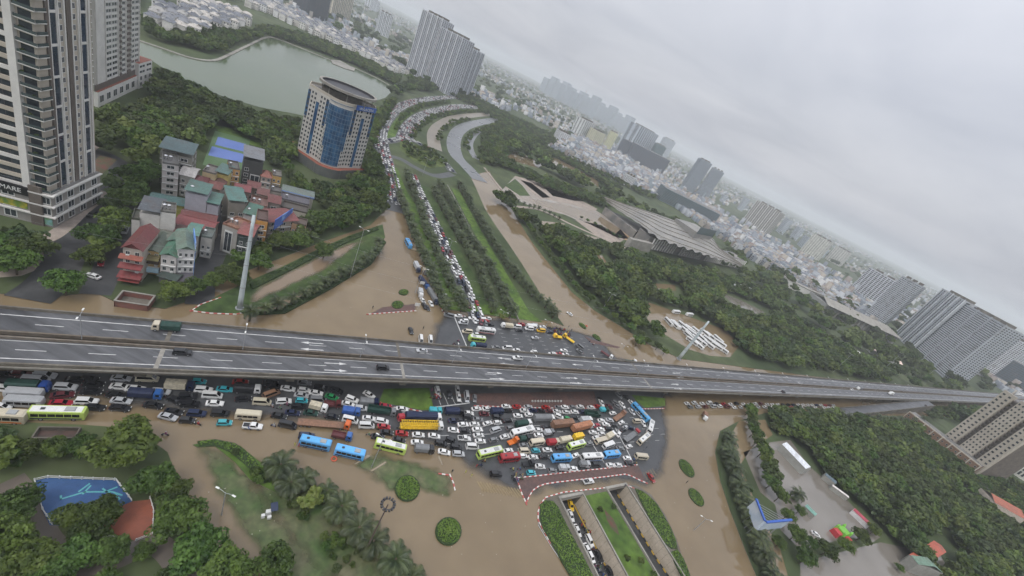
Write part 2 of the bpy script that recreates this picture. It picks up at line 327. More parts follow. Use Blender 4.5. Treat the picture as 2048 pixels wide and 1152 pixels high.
rb('plaza_path', '968,335 1000,375 1030,410 1010,400', 3, .24, m_beige)
rb('plaza_path', '1015,412 1080,420 1140,448 1200,475 1260,500', 5, .243, m_beige)
LAKE = pts('150,40 285,85 330,100 385,118 430,123 460,112 500,92 535,76 560,80 600,96 660,120 700,133 750,155 790,178 770,196 740,206 700,235 640,240 590,228 520,215 450,195 400,175 340,145 300,120 200,110 60,95')
flat('lake', [LAKE], .24, m_lake)
lk = MB(); shore = smooth_path(pts('150,40 285,85 330,100 385,118 430,123 460,112 500,92 535,76 560,80 600,96 660,120 700,133 750,155 790,178', .2), 4); so_ = offset(shore, 3.0)
for a, b, c, d in zip(shore, shore[1:], so_[1:], so_): lk.quad((a.x,a.y,.9), (b.x,b.y,.9), (c.x,c.y,.9), (d.x,d.y,.9)); lk.quad((a.x,a.y,.2), (b.x,b.y,.2), (b.x,b.y,.9), (a.x,a.y,.9))
lk.obj('lakeside_path', m_conc, kind='structure')
island('jetty', '661,120 680,122 710,138 708,143 690,138 665,128', .9, m_conc)
# boulevard north of the crossing
ROADS = {}
def road(key, s, w, m=m_asph, z=.212, n=5):
    p = smooth_path(pts(s), n); ROADS[key] = p; ribbon('road', p, w, z, m); return p
m_wetroad = mat('wet_grey_road', (.11,.115,.12), .25, (.16,.165,.17), scale=.03, rough2=.4)
m_muddyroad = mat('muddy_road', (.19,.165,.13), .35, (.24,.205,.16), scale=.03)
road('service', '795,425 785,380 776,345 768,315 762,290 762,265 772,240 795,217 830,203 880,196 930,196 985,208', 17, m_asph)
road('queue', '962,655 946,615 928,572 912,540 892,502 872,455 855,420 837,382 822,347', 10.5, m_asph)
road('queue2', '806,286 818,255 845,232 885,219 930,213 990,220', 20, m_asph)
road('mid', '870,298 868,268 885,248 920,234 985,229 1040,238', 18, m_muddyroad)
road('east', '960,362 935,335 912,310 908,280 922,258 955,246 1005,240 1060,250', 20, m_wetroad)
road('outer', '952,318 941,298 942,280 958,262 985,252', 10, m_wetroad)
road('bridge', '742,282 775,283 815,278 860,300 893,330 905,345', 11, m_asph, .22)
road('bridge2', '765,310 800,318 830,335 870,352 905,348', 9, m_asph, .224)
rb('grass_strip', '905,595 884,545 862,494 840,452 822,412 800,374 786,334', 9, .213, m_grass)
rb('grass_strip', '966,612 937,552 912,502 884,440 862,402 848,372', 9, .213, m_grassd)
rb('grass_strip', '1058,640 1000,540 970,490 937,430 910,378', 8, .213, m_grass)
rb('grass_strip', '778,285 786,262 800,240 830,218', 9, .213, m_grass)
flat('grass_strip', [pts('868,600 882,616 960,627 1060,642 1085,645 1060,625 1000,612 940,608')], .216, m_grass)
flat('garden_island', [pts('800,283 830,290 868,303 893,325 890,333 860,336 830,325 800,300')], .225, mat('topiary_ground', (.06,.09,.02), .9, (.11,.14,.03), scale=.12))
cw = MB(); cpth = smooth_path(pts('1037,642 992,552 970,515 947,475 922,422 894,371', .2), 5)
for a, b in zip(cpth, cpth[1:]):
    d = (b-a); cw.box(((a.x+b.x)/2, (a.y+b.y)/2, .2), (d.length+.05, .5, 1.0), math.atan2(d.y, d.x))
cw.obj('low_concrete_wall', m_conc, label='long low concrete wall down the middle of the boulevard lawn', cat='wall')
# ------------------------------------------------------------------ painted kerbs
def kerb(name, path, label, step=1.2, w=.35, h=.28, z=0.0, group=None):
    b = MB(); i = 0
    for q, a in along(path, step):
        b.box((q.x, q.y, z), (step-.04, w, h), a, i % 2); i += 1
    return b.obj(name, [m_red, m_white], label=label, cat='kerb', group=group)
kp = [P(1020+x/6.4, 850+y/6.4) for x, y in [(80,680),(400,648),(800,600),(1200,560),(1630,512)]]
kerb('painted_kerb', kp, 'red and white kerb between the jam and the red paved island')
kerb('painted_kerb', [P(1020+x/6.4, 850+y/6.4) for x, y in [(1745,745),(1640,700),(1540,650),(1470,632),(1200,668),(900,700),(600,735),(450,757),(360,790),(290,840),(240,920),(205,1005)]], 'curved red and white kerb round the lower side of the red paved island')
kerb('painted_kerb', [P(1020+x/6.4, 850+y/6.4) for x, y in [(205,1005),(150,880),(80,680)]], 'short red and white kerb at the pointed left tip of the red island')
kerb('painted_kerb', [P(1060+x/6, 960+y/6) for x, y in [(230,745),(130,560),(95,480),(95,380),(130,280),(190,210),(400,150),(640,125),(920,95),(1150,60),(1260,110)]], 'red and white kerb curving round the underpass hedge')
kerb('painted_kerb', pts('383,622 420,627 470,629 510,622'), 'red and white kerb at the tip of the grass wedge by the pylon')
kerb('painted_kerb', pts('383,622 400,610 440,596'), 'red and white kerb on the street side of the grass wedge')
kerb('painted_kerb', pts('762,806 775,816 800,815 845,824'), 'red and white kerb below the lawn under the flyover')
kerb('painted_kerb', pts('950,812 1060,816 1190,817'), 'straight red and white kerb below the brown paving under the flyover')
kerb('painted_kerb', pts('735,629 790,625 832,622'), 'red and white kerb of the small traffic island in the flood')
kerb('painted_kerb', pts('882,618 890,628 930,633'), 'red and white kerb at the boulevard end beside the grey van')
kerb('painted_kerb', pts('880,948 900,951 906,965 910,982'), 'bent stub of red and white kerb standing in the flood')
kerb('painted_kerb', pts('1275,818 1300,818 1330,817'), 'red and white kerb below the lawn at the far right of the jam')
# ------------------------------------------------------------------ underpass
UO = P(1120, 1000); _e = P(1195, 1152)-UO; UD = Vector((_e.x, _e.y, 0)).normalized(); UN = Vector((-UD.y, UD.x, 0))
def US(s, n, z=0.0): q = UO+UD*s+UN*n; return Vector((q.x, q.y, z))
TR = [(0.0, 11.0), (24.5, 35.5)]; SE = 62.0
def rect(s0, s1, n0, n1): return [US(s0, n0), US(s1, n0), US(s1, n1), US(s0, n1)]
flat('underpass_ground', [UPASS, rect(0, SE, *TR[0]), rect(0, SE, *TR[1])], .24, mat('underpass_soil', (.13,.12,.095), .9, (.10,.085,.065), scale=.2))
for k, (n0, n1) in enumerate(TR):
    zf = lambda s: -5.9+max(0, s-25)*.09
    ub = MB(); ss = [-14, 0, 12, 25, 40, SE]
    for a, b in zip(ss, ss[1:]):
        ub.quad(US(a, n0, zf(a)), US(b, n0, zf(b)), US(b, n1, zf(b)), US(a, n1, zf(a)), 0)
    ub.obj('underpass_road', m_asph2, kind='structure')
    wb = MB(); st = 2.4; s = 0.0; j = 0
    while s < SE-.1:     # right wall: concrete panels with open joints
        e = min(s+st-.05, SE); wb.quad(US(s, n1, zf(s)), US(e, n1, zf(e)), US(e, n1, .6), US(s, n1, .6), 0); wb.quad(US(s, n0, .6), US(e, n0, .6), US(e, n0, zf(e)), US(s, n0, zf(s)), 0)
        s += st
    wb.quad(US(0, n1+.12, -6), US(SE, n1+.12, -6), US(SE, n1+.12, .5), US(0, n1+.12, .5), 1); wb.quad(US(0, n0-.12, .5), US(SE, n0-.12, .5), US(SE, n0-.12, -6), US(0, n0-.12, -6), 1)
    for nn in (n0-.25, n1+.25):
        a, b = US(0, nn), US(SE, nn); c = (a+b)/2; wb.box((c.x, c.y, .2), (SE, .5, .6), math.atan2(UD.y, UD.x), 2)
    w_ = thing('underpass_walls', ('concrete side walls of the underpass lane full of cars and motorbikes', 'concrete side walls of the empty right underpass lane')[k], 'wall')
    wb.obj('wall_panel', [m_wall, m_concd, m_conc], w_)
    pb = MB(); a = US(-.6, (n0+n1)/2); rz = math.atan2(UN.y, UN.x)
    pb.box((a.x, a.y, -1.1), (n1-n0+1.2, 1.0, 1.9), rz); pb.obj('portal_beam', m_conc, w_)
    tb = MB()
    tb.quad(US(-14, n0, -6), US(0, n0, -6), US(0, n0, -1.1), US(-14, n0, -1.1)); tb.quad(US(-14, n1, -6), US(0, n1, -6), US(0, n1, -1.1), US(-14, n1, -1.1)); tb.quad(US(-14, n0, -1.1), US(0, n0, -1.1), US(0, n1, -1.1), US(-14, n1, -1.1)); tb.quad(US(-14, n0, -6), US(-14, n1, -6), US(-14, n1, -1), US(-14, n0, -1))
    tb.obj('tunnel_mouth', m_concd, w_)
    yb = MB()
    for i in range(int(SE/1.6)):
        s = i*1.6+.8
        for nn in (n1-.75,):
            a = US(s, nn); yb.box((a.x, a.y, zf(s)), (1.6, .22, .5), math.atan2(UD.y, UD.x), i % 2)
    yb.obj('yellow_barrier', [m_ypaint, m_dark if k else m_ypaint], w_)
flat('underpass_lawn', [rect(.5, SE, 11.9, 23.6)], .26, m_grass)
for s_, a_ in ((12, 17.5), (48, 18)):
    flat('flower_bed', [[US(s_-5.5, a_), US(s_-1.2, a_+1.6), US(s_+1.5, a_+1.4), US(s_+4.5, a_), US(s_+1.5, a_-1.8), US(s_-1.5, a_-1.6)]], .28, mat('flower_bed', (.11,.05,.035), .9, (.06,.07,.03), scale=.5))
# ------------------------------------------------------------------ markings on the wet road
mk = MB()
def ondry(a): return inpoly(np.array([a.x]), np.array([a.y]), ROADPOLY)[0] and edgedist(np.array([a.x]), np.array([a.y]), ROADPOLY)[0] > 4.5
def strip(b, a, c, w, z, mi=0):
    d = (c-a); n = Vector((-d.y, d.x, 0)).normalized()*w/2
    b.quad((a.x-n.x, a.y-n.y, z), (c.x-n.x, c.y-n.y, z), (c.x+n.x, c.y+n.y, z), (a.x+n.x, a.y+n.y, z), mi)
FU = Vector((.8223, .569, 0)); FN = Vector((-.569, .8223, 0)); FO = Vector((16, 153.4, 0)); FZ = 10.0
def FL(t, n, z=0.0): q = FO+FU*t+FN*n; return Vector((q.x, q.y, z))
for lane in range(6):
    for k in range(26): t = -150+k*9.0+lane*1.7; ondry(FL(t, -17-lane*3.5)) and strip(mk, FL(t, -17-lane*3.5), FL(t+3.2, -17-lane*3.5), .16, .035)
for lane in range(8):
    for k in range(9): t = 12+k*8.5; ondry(FL(t, 17+lane*3.3)) and strip(mk, FL(t, 17+lane*3.3), FL(t+2.6, 17+lane*3.3), .16, .035)
strip(mk, P(908, 632), P(933, 692), .5, .035); strip(mk, P(1225, 845), P(1265, 922), .4, .035); strip(mk, P(1180, 880), P(1208, 925), .3, .035)
strip(mk, P(865, 815), P(940, 806), .45, .035)
for k in range(5): strip(mk, P(872+k*14, 786), P(882+k*14.5, 811-k*1), .2, .035)
mk.obj('lane_marking', m_paint, kind='structure')
ym = MB()
for k in range(15):
    x = 962+k*6.2; a = P(x-8, 962+k*1.2); b = P(x+6, 984+k*1.0); strip(ym, a, b, .5, .03)
for k in range(6): strip(ym, P(1283+k*4.2, 947-k*2.0), P(1290+k*4.6, 962-k*2.2), .35, .03)
ym.obj('faded_crossing', feather(mat('faded_yellow', (.30,.22,.10), .5)), kind='structure')
for o in [o for o in C.objects if o.name.startswith('faded_crossing')]:
    a = o.data.attributes.new('cover', 'FLOAT', 'POINT'); a.data.foreach_set('value', [.42]*len(o.data.vertices))
# ------------------------------------------------------------------ flyover
T0, T1 = -260.0, 1500.0
fly = thing('flyover', 'long straight concrete flyover with two wet carriageways crossing the picture', 'flyover', FL(0, 0, 0))
def fbox(b, t0, t1, n0, n1, z0, z1, mi=0, top=None):
    a = FL((t0+t1)/2, (n0+n1)/2); b.box((a.x-fly.location.x, a.y-fly.location.y, z0), (t1-t0, n1-n0, z1-z0), math.atan2(FU.y, FU.x), mi, top=top)
m_deck = mat('wet_deck_asphalt', (.070,.072,.078), .35, (.105,.107,.113), scale=.06, rough2=.55, bump=.08, bscale=5, bdist=.01, var=.10)
_t = m_deck.node_tree; _n = _t.nodes.new; _g = _n('ShaderNodeNewGeometry'); _mp = _n('ShaderNodeMapping'); _mp.inputs['Rotation'].default_value = (0, 0, -math.atan2(FU.y, FU.x)); _mp.inputs['Scale'].default_value = (.012, .55, 1); _nz = _n('ShaderNodeTexNoise'); _nz.inputs['Scale'].default_value = 1.0; _nz.inputs['Detail'].default_value = 4
_mr = _n('ShaderNodeMapRange'); _mr.inputs[1].default_value = .35; _mr.inputs[2].default_value = .65; _mr.inputs[3].default_value = .68; _mr.inputs[4].default_value = 1.22; _hs = _n('ShaderNodeHueSaturation'); _bs = _t.nodes['Principled BSDF']; _src = _bs.inputs['Base Color'].links[0].from_socket
_t.links.new(_g.outputs['Position'], _mp.inputs[0]); _t.links.new(_mp.outputs[0], _nz.inputs['Vector']); _t.links.new(_nz.outputs['Fac'], _mr.inputs[0]); _t.links.new(_mr.outputs[0], _hs.inputs['Value']); _t.links.new(_src, _hs.inputs['Color']); _t.links.new(_hs.outputs[0], _bs.inputs['Base Color'])
for sgn in (1, -1):
    b = MB(); n0, n1 = sorted((sgn*1.0, sgn*10.3)); fbox(b, T0, T1, n0, n1, FZ-1.7, FZ, 1, 0); fbox(b, T0, T1, *sorted((sgn*3, sgn*8.5)), FZ-2.6, FZ-1.7, 1); b.obj('deck', [m_deck, m_concd], fly)
    b = MB(); n0, n1 = sorted((sgn*10.3, sgn*10.75)); fbox(b, T0, T1, n0, n1, FZ-.55, FZ+.95); fbox(b, T0, T1, *sorted((sgn*10.75, sgn*10.95)), FZ-.5, FZ-.1, 1); b.obj('parapet', [m_concd, m_conc], fly)
    b = MB(); n0, n1 = sorted((sgn*.75, sgn*1.25)); fbox(b, T0, T1, n0, n1, FZ-.4, FZ+.75); b.obj('median_barrier', mat('stained_barrier', (.12,.095,.07), .9, (.17,.15,.125), scale=.15, var=.2), fly)
def fm(b, pa, w, z=FZ+.008):
    a, c = pa; q = [a-fly.location, c-fly.location]; strip(b, q[0], q[1], w, z)
b = MB()
for sgn in (1, -1):
    fm(b, (FL(T0, sgn*8.1), FL(T1, sgn*8.1)), .28); fm(b, (FL(T0, sgn*1.75), FL(T1, sgn*1.75)), .18)
    t = T0
    while t < 1100: fm(b, (FL(t, sgn*4.95), FL(t+5.6, sgn*4.95)), .2); t += 13.6
b.obj('lane_marking', m_paint, fly)
def arrow(px, py, d):
    q = P(px, py, FZ); r = q-FL(0, 0, FZ); t, n = r.dot(FU), r.dot(FN); b = MB(); L = 7.5
    fm(b, (FL(t-d*L/2, n), FL(t+d*L*.15, n)), .34, FZ+.012)
    tip, ba = FL(t+d*L/2, n)-fly.location, FL(t+d*L*.15, n)-fly.location; w = FN*.62
    i = len(b.v); b.v += [(*(ba-w).xy, FZ+.012), (*(ba+w).xy, FZ+.012), (*tip.xy, FZ+.012)]; b.f.append((i, i+2, i+1) if d > 0 else (i, i+1, i+2)); b.m.append(0)
    b.obj('painted_arrow', m_paint, fly)
for x, y in ((624,686),(624,699),(1008,716.6),(1014,728),(1155,729.5),(1161,739),(1352,746.5),(1360,754.5),(1520,764),(1600,766)): arrow(x, y, -1)
for x, y in ((672,727),(672,741),(990,746),(995,757.5),(1145,756),(1152,766),(1350,769),(1357,777.5),(1560,781),(1660,789)): arrow(x, y, 1)
for px, py in ((803, 730), (1290, 760), (1590, 778), (330,690)):
    q = P(px, py, FZ); t = (q-FL(0,0,FZ)).dot(FU)
    for sgn in (1, -1):
        b = MB(); n0, n1 = sorted((sgn*1.3, sgn*10.2)); fbox(b, t-.55, t+.55, n0, n1, FZ+.004, FZ+.02); b.obj('expansion_joint', m_concd if sgn > 0 else m_conc, fly)
b = MB(); t = T0+20
pm = MB(); pm.box((0, 0, 0), (3, 5, FZ-4.6)); pm.box((0, 0, FZ-4.6), (2.6, 17, 2.0), 0, 0, (1, 1)); pme = pm.mesh('pier', m_concd)
while t < 900: link('pier', pme, fly, FL(t, 0)-fly.location, math.atan2(FU.y, FU.x)); t += 38
# ramp on the right
rp_ = thing('slip_ramp', 'short slip ramp climbing onto the right end of the flyover', 'ramp')
ra, rb_ = P(1688, 824, .2), P(1862, 806, FZ-.15); d = (rb_-ra); rn = Vector((-d.y, d.x, 0)).normalized()
b = MB()
for k in range(8):
    a = ra.lerp(rb_, k/8); c = ra.lerp(rb_, (k+1)/8)
    b.quad(a-rn*4.2, c-rn*4.2, c+rn*4.2, a+rn*4.2, 0)
    for sg in (-1, 1):
        p0, p1 = a+rn*sg*4.2, c+rn*sg*4.2; up = Vector((0, 0, .9)); b.quad((p0.x, p0.y, 0), (p1.x, p1.y, 0), p1+up, p0+up, 1); q0, q1 = p0-rn*sg*.4, p1-rn*sg*.4; b.quad(p0+up, p1+up, q1+up, q0+up, 1); b.quad(q0, q1, q1+up, q0+up, 1)
b.obj('ramp_deck', [m_deck, m_concd], rp_)
# lamps on the flyover median
lmp = MB(); lmp.tube([(0,0,0), (0,0,8.5)], [.13,.08], 6); lme = lmp.mesh('pole', m_metal)
arm = MB(); arm.tube([(0,-1.7,9.1), (0,-.4,8.7), (0,.4,8.7), (0,1.7,9.1)], .05, 5); ame = arm.mesh('arm', m_metal)
hd = MB(); hd.box((0,0,0), (.42,.95,.16), 0, 0, (.7,.8)); hme = hd.mesh('lamp_head', mat('lamp_white', (.75,.75,.72), .4))
tl = [((P(x, y, FZ)-FL(0,0,FZ)).dot(FU)) for x, y in ((165,678),(485,701),(720,718),(903,727))]
stp = (tl[-1]-tl[0])/3; tl += [tl[-1]+stp*k for k in range(1, 15)]
for i, t in enumerate(tl):
    r = thing('street_lamp', 'double armed lamp on the flyover median, number %d counted from the left edge' % (i+1), 'street lamp', FL(t, 0, FZ+.4), math.atan2(FU.y, FU.x), 'lamps on the flyover median')
    link('pole', lme, r); link('arm', ame, r); link('lamp_head', hme, r, (0,-1.9,9.1)); link('lamp_head', hme, r, (0,1.9,9.1))
# ------------------------------------------------------------------ trees, palms, hedges
m_leaf = mat('broad_leaf', (.026,.052,.010), .55, (.098,.155,.030), scale=.45, lo=.32, hi=.70, rnd=.38, coord='pos', transl=.25, spec=.3)
m_leafo = mat('olive_leaf', (.036,.055,.018), .6, (.085,.115,.036), scale=.35, lo=.3, hi=.7, rnd=.22, transl=.25, spec=.3)
m_leafy = mat('yellow_green_leaf', (.12,.17,.03), .6, (.20,.23,.06), scale=.5, transl=.25, rnd=.15)
m_frond = mat('palm_frond', (.022,.038,.012), .5, (.070,.092,.030), scale=.5, rnd=.2, transl=.15)
m_bark = mat('bark', (.10,.075,.05), .9, (.06,.045,.03), scale=2)
m_hedge = mat('hedge_leaf', (.060,.125,.014), .65, (.135,.215,.025), scale=.3, lo=.3, hi=.7, transl=.2)
m_hedged = mat('dark_hedge_leaf', (.030,.060,.012), .65, (.065,.10,.022), scale=.3, transl=.2)
def leaf_cloud(rs, cen, nrm, size, up=.45):
    """one little quad per row of cen, facing roughly nrm"""
    n = len(cen); nr = nrm+rs.normal(0, .55, (n, 3)); nr[:, 2] += up; nr /= np.linalg.norm(nr, axis=1)[:, None]+1e-9
    a = np.cross(nr, rs.normal(0, 1, (n, 3))); a /= np.linalg.norm(a, axis=1)[:, None]+1e-9; b = np.cross(nr, a)
    s = (size*rs.uniform(.65, 1.35, n))[:, None]; w = rs.uniform(.55, .9, n)[:, None]
    V = np.stack([cen-a*s-b*s*w*.25, cen-b*s*w, cen+a*s, cen+b*s*w], 1).reshape(-1, 3)
    return V, np.arange(4*n).reshape(n, 4)
def crown_mesh(name, seed, R, Hc, nclump, nleaf, leaf, m, zc, spread=1.0):
    rs = np.random.RandomState(seed); C_ = []; N_ = []
    d = rs.normal(0, 1, (nclump, 3)); d[:, 2] = np.abs(d[:, 2])*1.1-.35; d /= np.linalg.norm(d, axis=1)[:, None]
    lump = 1+.22*np.sin(3*np.arctan2(d[:, 1], d[:, 0])+seed)+rs.uniform(-.12, .12, nclump)
    rad = rs.uniform(.55, .88, nclump)*lump; cc = d*rad[:, None]*np.array([R, R, Hc/2])
    for c in cc:
        r = R*rs.uniform(.20, .34)*spread; q = rs.normal(0, 1, (nleaf, 3)); q /= np.linalg.norm(q, axis=1)[:, None]
        q[:, 2] = np.where(q[:, 2] < -.3, -q[:, 2], q[:, 2]); rr = r*rs.uniform(.75, 1.08, nleaf)[:, None]; C_.append(c+q*rr*np.array([1, 1, .8])); N_.append(q)
    cen = np.concatenate(C_); nr = np.concatenate(N_); cen[:, 2] += zc
    V, Fq = leaf_cloud(rs, cen, nr, leaf)
    # dull inner mass so that light does not fall straight through
    k = 10; th = np.linspace(0, 2*np.pi, k, endpoint=False); iv = []; rows = 5
    for j in range(rows):
        ph = -1.2+2.5*j/(rows-1); iv += [(R*.62*math.cos(ph)*math.cos(t)*rs.uniform(.8, 1.15), R*.62*math.cos(ph)*math.sin(t)*rs.uniform(.8, 1.15), zc+Hc*.31*math.sin(ph)) for t in th]
    o = len(V); fi = [(o+j*k+i, o+j*k+(i+1) % k, o+(j+1)*k+(i+1) % k, o+(j+1)*k+i) for j in range(rows-1) for i in range(k)]
    return npmesh(name, np.concatenate([V, np.array(iv)]), np.concatenate([Fq, np.array(fi)]), m)
def trunk_mesh(name, R, zc, r, seed):
    rs = random.Random(seed); b = MB(); b.tube([(0,0,-.4), (.1,0,zc*.35), (0,.12,zc*.8), (0,0,zc*1.1)], [r, r*.75, r*.6, r*.25], 6)
    for k in range(5):
        a = k*1.26+rs.random(); b.tube([(0,0,zc*.55), (math.cos(a)*R*.3, math.sin(a)*R*.3, zc*.85), (math.cos(a)*R*.6, math.sin(a)*R*.6, zc*1.1)], [r*.45, r*.3, r*.12], 4)
    return b.mesh(name, m_bark)
# protos: (crown, trunk, radius, height of the crown centre); unit = metres for scale 1
BROAD = [(crown_mesh('crown', 20+i, 6.0, 8.0, 62, 52, .46, m_leaf, 6.2), trunk_mesh('trunk', 6.0, 6.0, .35, i), 6.6, 6.2) for i in range(4)]
MID = [(crown_mesh('crown', 40+i, 4.0, 6.0, 34, 24, .62, m_leafo if i % 3 == 2 else m_leaf, 4.9), trunk_mesh('trunk', 4.0, 4.6, .25, i+9), 4.4, 4.9) for i in range(5)]
SPRIG = [(crown_mesh('crown', 60, 3.0, 4.5, 26, 30, .42, m_leafy, 3.6, .8), trunk_mesh('trunk', 3.0, 3.4, .14, 77), 3.2, 3.6)]
m_leafl = mat('light_leaf', (.048,.084,.014), .55, (.135,.185,.035), scale=.45, lo=.32, hi=.7, rnd=.3, transl=.25)
m_leafd = mat('dark_leaf', (.022,.045,.013), .55, (.072,.11,.03), scale=.45, lo=.32, hi=.7, rnd=.3, transl=.25)
FARC = [crown_mesh('far_crown', 80+i, 4.6, 7.0, 20, 18, 1.0, (m_leaf, m_leafd, m_leafo, m_leafl, m_leaf)[i], 4.6) for i in range(5)]
def palm_mesh(seed, nf, L, m, zt, seg=6, leafl=14):
    rs = random.Random(seed); V = []; Q = []
    for k in range(nf):
        az = k*2.39996+rs.uniform(-.2, .2); el = .95-1.55*(k/nf)+rs.uniform(-.1, .1); p = Vector((0, 0, zt)); ln = L*rs.uniform(.82, 1.1)
        hd = Vector((math.cos(az), math.sin(az), 0)); side = Vector((-math.sin(az), math.cos(az), 0)); e = el; pts_ = [p.copy()]; st = ln/seg
        for j in range(seg): p = p+(hd*math.cos(e)+Vector((0, 0, math.sin(e))))*st; e -= .26+.05*j; pts_.append(p.copy())
        for j in range(leafl):
            u = .10+.9*j/leafl; f = u*seg; i0 = min(int(f), seg-1); b0 = pts_[i0].lerp(pts_[i0+1], f-i0); t = (pts_[i0+1]-pts_[i0]).normalized()
            wl = L*.26*math.sin(math.pi*min(1, u*.86+.10))**.7; dr = Vector((0, 0, -.42))
            for sg in (-1, 1):
                tip = b0+(side*sg*.85+t*.62+dr*(.5+.5*u))*wl; w = t*(ln/leafl*.8); i = len(V); V += [b0-w*.5, b0+w*.7, tip+w*.15, tip-w*.15]; Q.append((i, i+1, i+2, i+3))
    return npmesh('crown', [tuple(q) for q in V], Q, m)
def palm_trunk(zt, r): b = MB(); b.tube([(0,0,-.3), (0,0,zt*.5), (0,0,zt+.15)], [r*1.25, r, r*1.15], 8); return b.mesh('trunk', m_bark)
PALM = [(palm_mesh(3+i, 34, 4.0, m_frond, 3.4, 5, 13), palm_trunk(3.4, .34), 3.7, 3.6) for i in range(3)]
PALMF = [(palm_mesh(13+i, 26, 3.4, m_frond, 4.2, 4, 7), palm_trunk(4.2, .3), 3.1, 4.4) for i in range(3)]
ROYAL = [(palm_mesh(23+i, 16, 3.2, m_frond, 8.5, 4, 8), palm_trunk(8.5, .22), 3.0, 8.6) for i in range(2)]
NTREE = [0]
def tree(name, protos, q, scale, label, cat='tree', group=None, k=None):
    c, t, R, zc = protos[(NTREE[0] if k is None else k) % len(protos)]; NTREE[0] += 1
    r = thing(name, label, cat, (q.x, q.y, q.z), random.uniform(0, 6.28), group); r.scale = (scale*random.uniform(.93, 1.07), scale*random.uniform(.93, 1.07), scale*random.uniform(.9, 1.1))
    link('trunk', t, r); link('crown', c, r); return r
def tree_at(name, protos, px, py, rpx, label, cat='tree', group=None, zg=.2):
    """crown centre and radius as seen; the trunk stands on the ground below it"""
    R, zc = protos[0][2], protos[0][3]; s = 1.0
    for _ in range(4): q = P(px, py, zg+zc*s); s = (.80 if protos is not PALM else .86)*rpx*mpp(q)/R
    return tree(name, protos, Vector((q.x, q.y, zg)), s, label, cat, group)
# --- the park at the lower left
G_ = 'park trees at the lower left'
for x, y, r, lb in ((252,888,74,'largest spreading tree of the park, beside the street corner'), (42,902,40,'rounded park tree at the left edge beside the bus'), (108,893,34,'left tree of the pair in the hedge row above the playground lawn'), (160,890,33,'right tree of the pair in the hedge row above the playground lawn'),
    (310,958,46,'park tree hanging over the flood at the corner of the playground'), (28,1012,58,'dark park tree at the left edge beside the playground'), (8,1075,62,'dark tree at the left edge below the playground path'), (62,1118,60,'leafy tree at the bottom left corner of the park'),
    (150,1030,42,'left tree of the clump growing over the blue playground'), (205,1026,46,'right tree of the clump growing over the blue playground'), (180,1056,44,'front tree of the clump growing over the blue playground'), (356,1035,58,'bright leafy tree between the terracotta court and the flooded channel'),
    (398,1092,62,'middle tree of the tall row beside the flooded channel'), (448,1146,66,'last tree of the tall row beside the flooded channel at the bottom edge'), (548,1128,52,'round dark tree at the bottom edge beside the palms'), (152,1110,52,'tree below the playground path with a pale green top'),
    (222,1102,42,'tree beside the gap in the white playground fence'), (287,1104,26,'small tree in the fork of the red path'), (345,985,38,'tree above the terracotta court leaning over the water'), (110,1150,55,'tree at the bottom edge left of the grey lawn'), (200,905,36,'tree filling the gap behind the largest park tree')):
    tree_at('broadleaf_tree', BROAD, x, y, r, lb, group=G_)
for x, y, r, lb in ((215,1160,30,'low shrubby tree at the bottom edge below the path fork'), (330,1170,40,'tree at the bottom edge right of the red path')): tree_at('broadleaf_tree', BROAD, x, y, r, lb, group=G_)
G_ = 'date palms in the flooded verge'
for x, y, r, lb in ((562,928,40,'tallest date palm above the flooded verge, nearest the blue buses'), (583,962,36,'date palm in front of the tallest one'), (609,955,34,'date palm at the right of the first three'), (654,980,30,'date palm behind the pale green sapling'), (684,1012,40,'date palm right of the pale green sapling'),
    (720,1052,44,'date palm left of the floodlight mast'), (748,1082,40,'date palm touching the foot of the floodlight mast'), (792,1118,46,'date palm near the bottom edge right of the mast'), (826,1152,40,'date palm cut by the bottom edge'), (545,925,26,'small date palm behind the tallest one')):
    tree_at('date_palm', PALM, x, y, r, lb, 'palm', G_, 0)
tree_at('sapling', SPRIG, 622, 1000, 33, 'pale yellow green sapling among the date palms', zg=0)
# --- palms along the right bank, south of the flyover
for i, (a, b) in enumerate(along(smooth_path(pts('1448,880 1455,940 1475,1000 1500,1070 1520,1130 1545,1190')), 5.6)): tree('date_palm', PALM, Vector((a.x+random.uniform(-1,1), a.y+random.uniform(-1,1), .15)), random.uniform(1.15, 1.6), 'date palm in the row on the right bank of the flooded road', 'palm', 'palms on the right bank')
for i, (a, b) in enumerate(along(smooth_path(pts('1490,830 1500,880 1520,930 1535,990 1560,1010')), 8)): tree('broadleaf_tree', MID, Vector((a.x, a.y, .2)), random.uniform(.9, 1.25), 'tree in the row between the right bank and the flooded yard', 'tree', 'trees on the right bank')
for i, (a, b) in enumerate(along(smooth_path(pts('1540,838 1600,838 1680,842 1760,848 1830,850')), 8)): tree('royal_palm', ROYAL if i % 2 else PALMF, Vector((a.x, a.y, .2)), random.uniform(.9, 1.2), 'palm in the row along the far edge of the right hand wood', 'palm', 'palms along the wood')
for x, y, r, lb in ((1590,955,0,''), ):
    tree_at('date_palm', PALM, 1598, 988, 20, 'lone dark tree standing in the flooded yard', 'tree', None, .2)
tree_at('broadleaf_tree', MID, 1498, 975, 13, 'small round tree on the strip beside the flooded yard')
for x, y, r, lb in ((1593,1069,27,'spreading tree at the left of the group between the two flooded yards'), (1656,1100,26,'large tree in the group below the play castle'), (1690,1090,22,'tree right of the large one below the play castle'), (1724,1072,24,'tree below the red and white stalls'), (1750,1060,18,'tree at the right end of the group, touching the wood'), (1610,1118,24,'lower tree of the group beside the bank'), (1576,1030,20,'tree behind the folded billboard'), (1560,1085,20,'tree right of the bank palms below the billboard'), (1625,1085,18,'small tree in the middle of the group between the yards'), (1800,1135,12,'small palm like tree in the lower flooded yard'), (1600,1020,16,'tree on the drowned lawn beside the green shelter')): tree_at('broadleaf_tree', BROAD, x, y, r, lb, group='trees of the flooded yards')
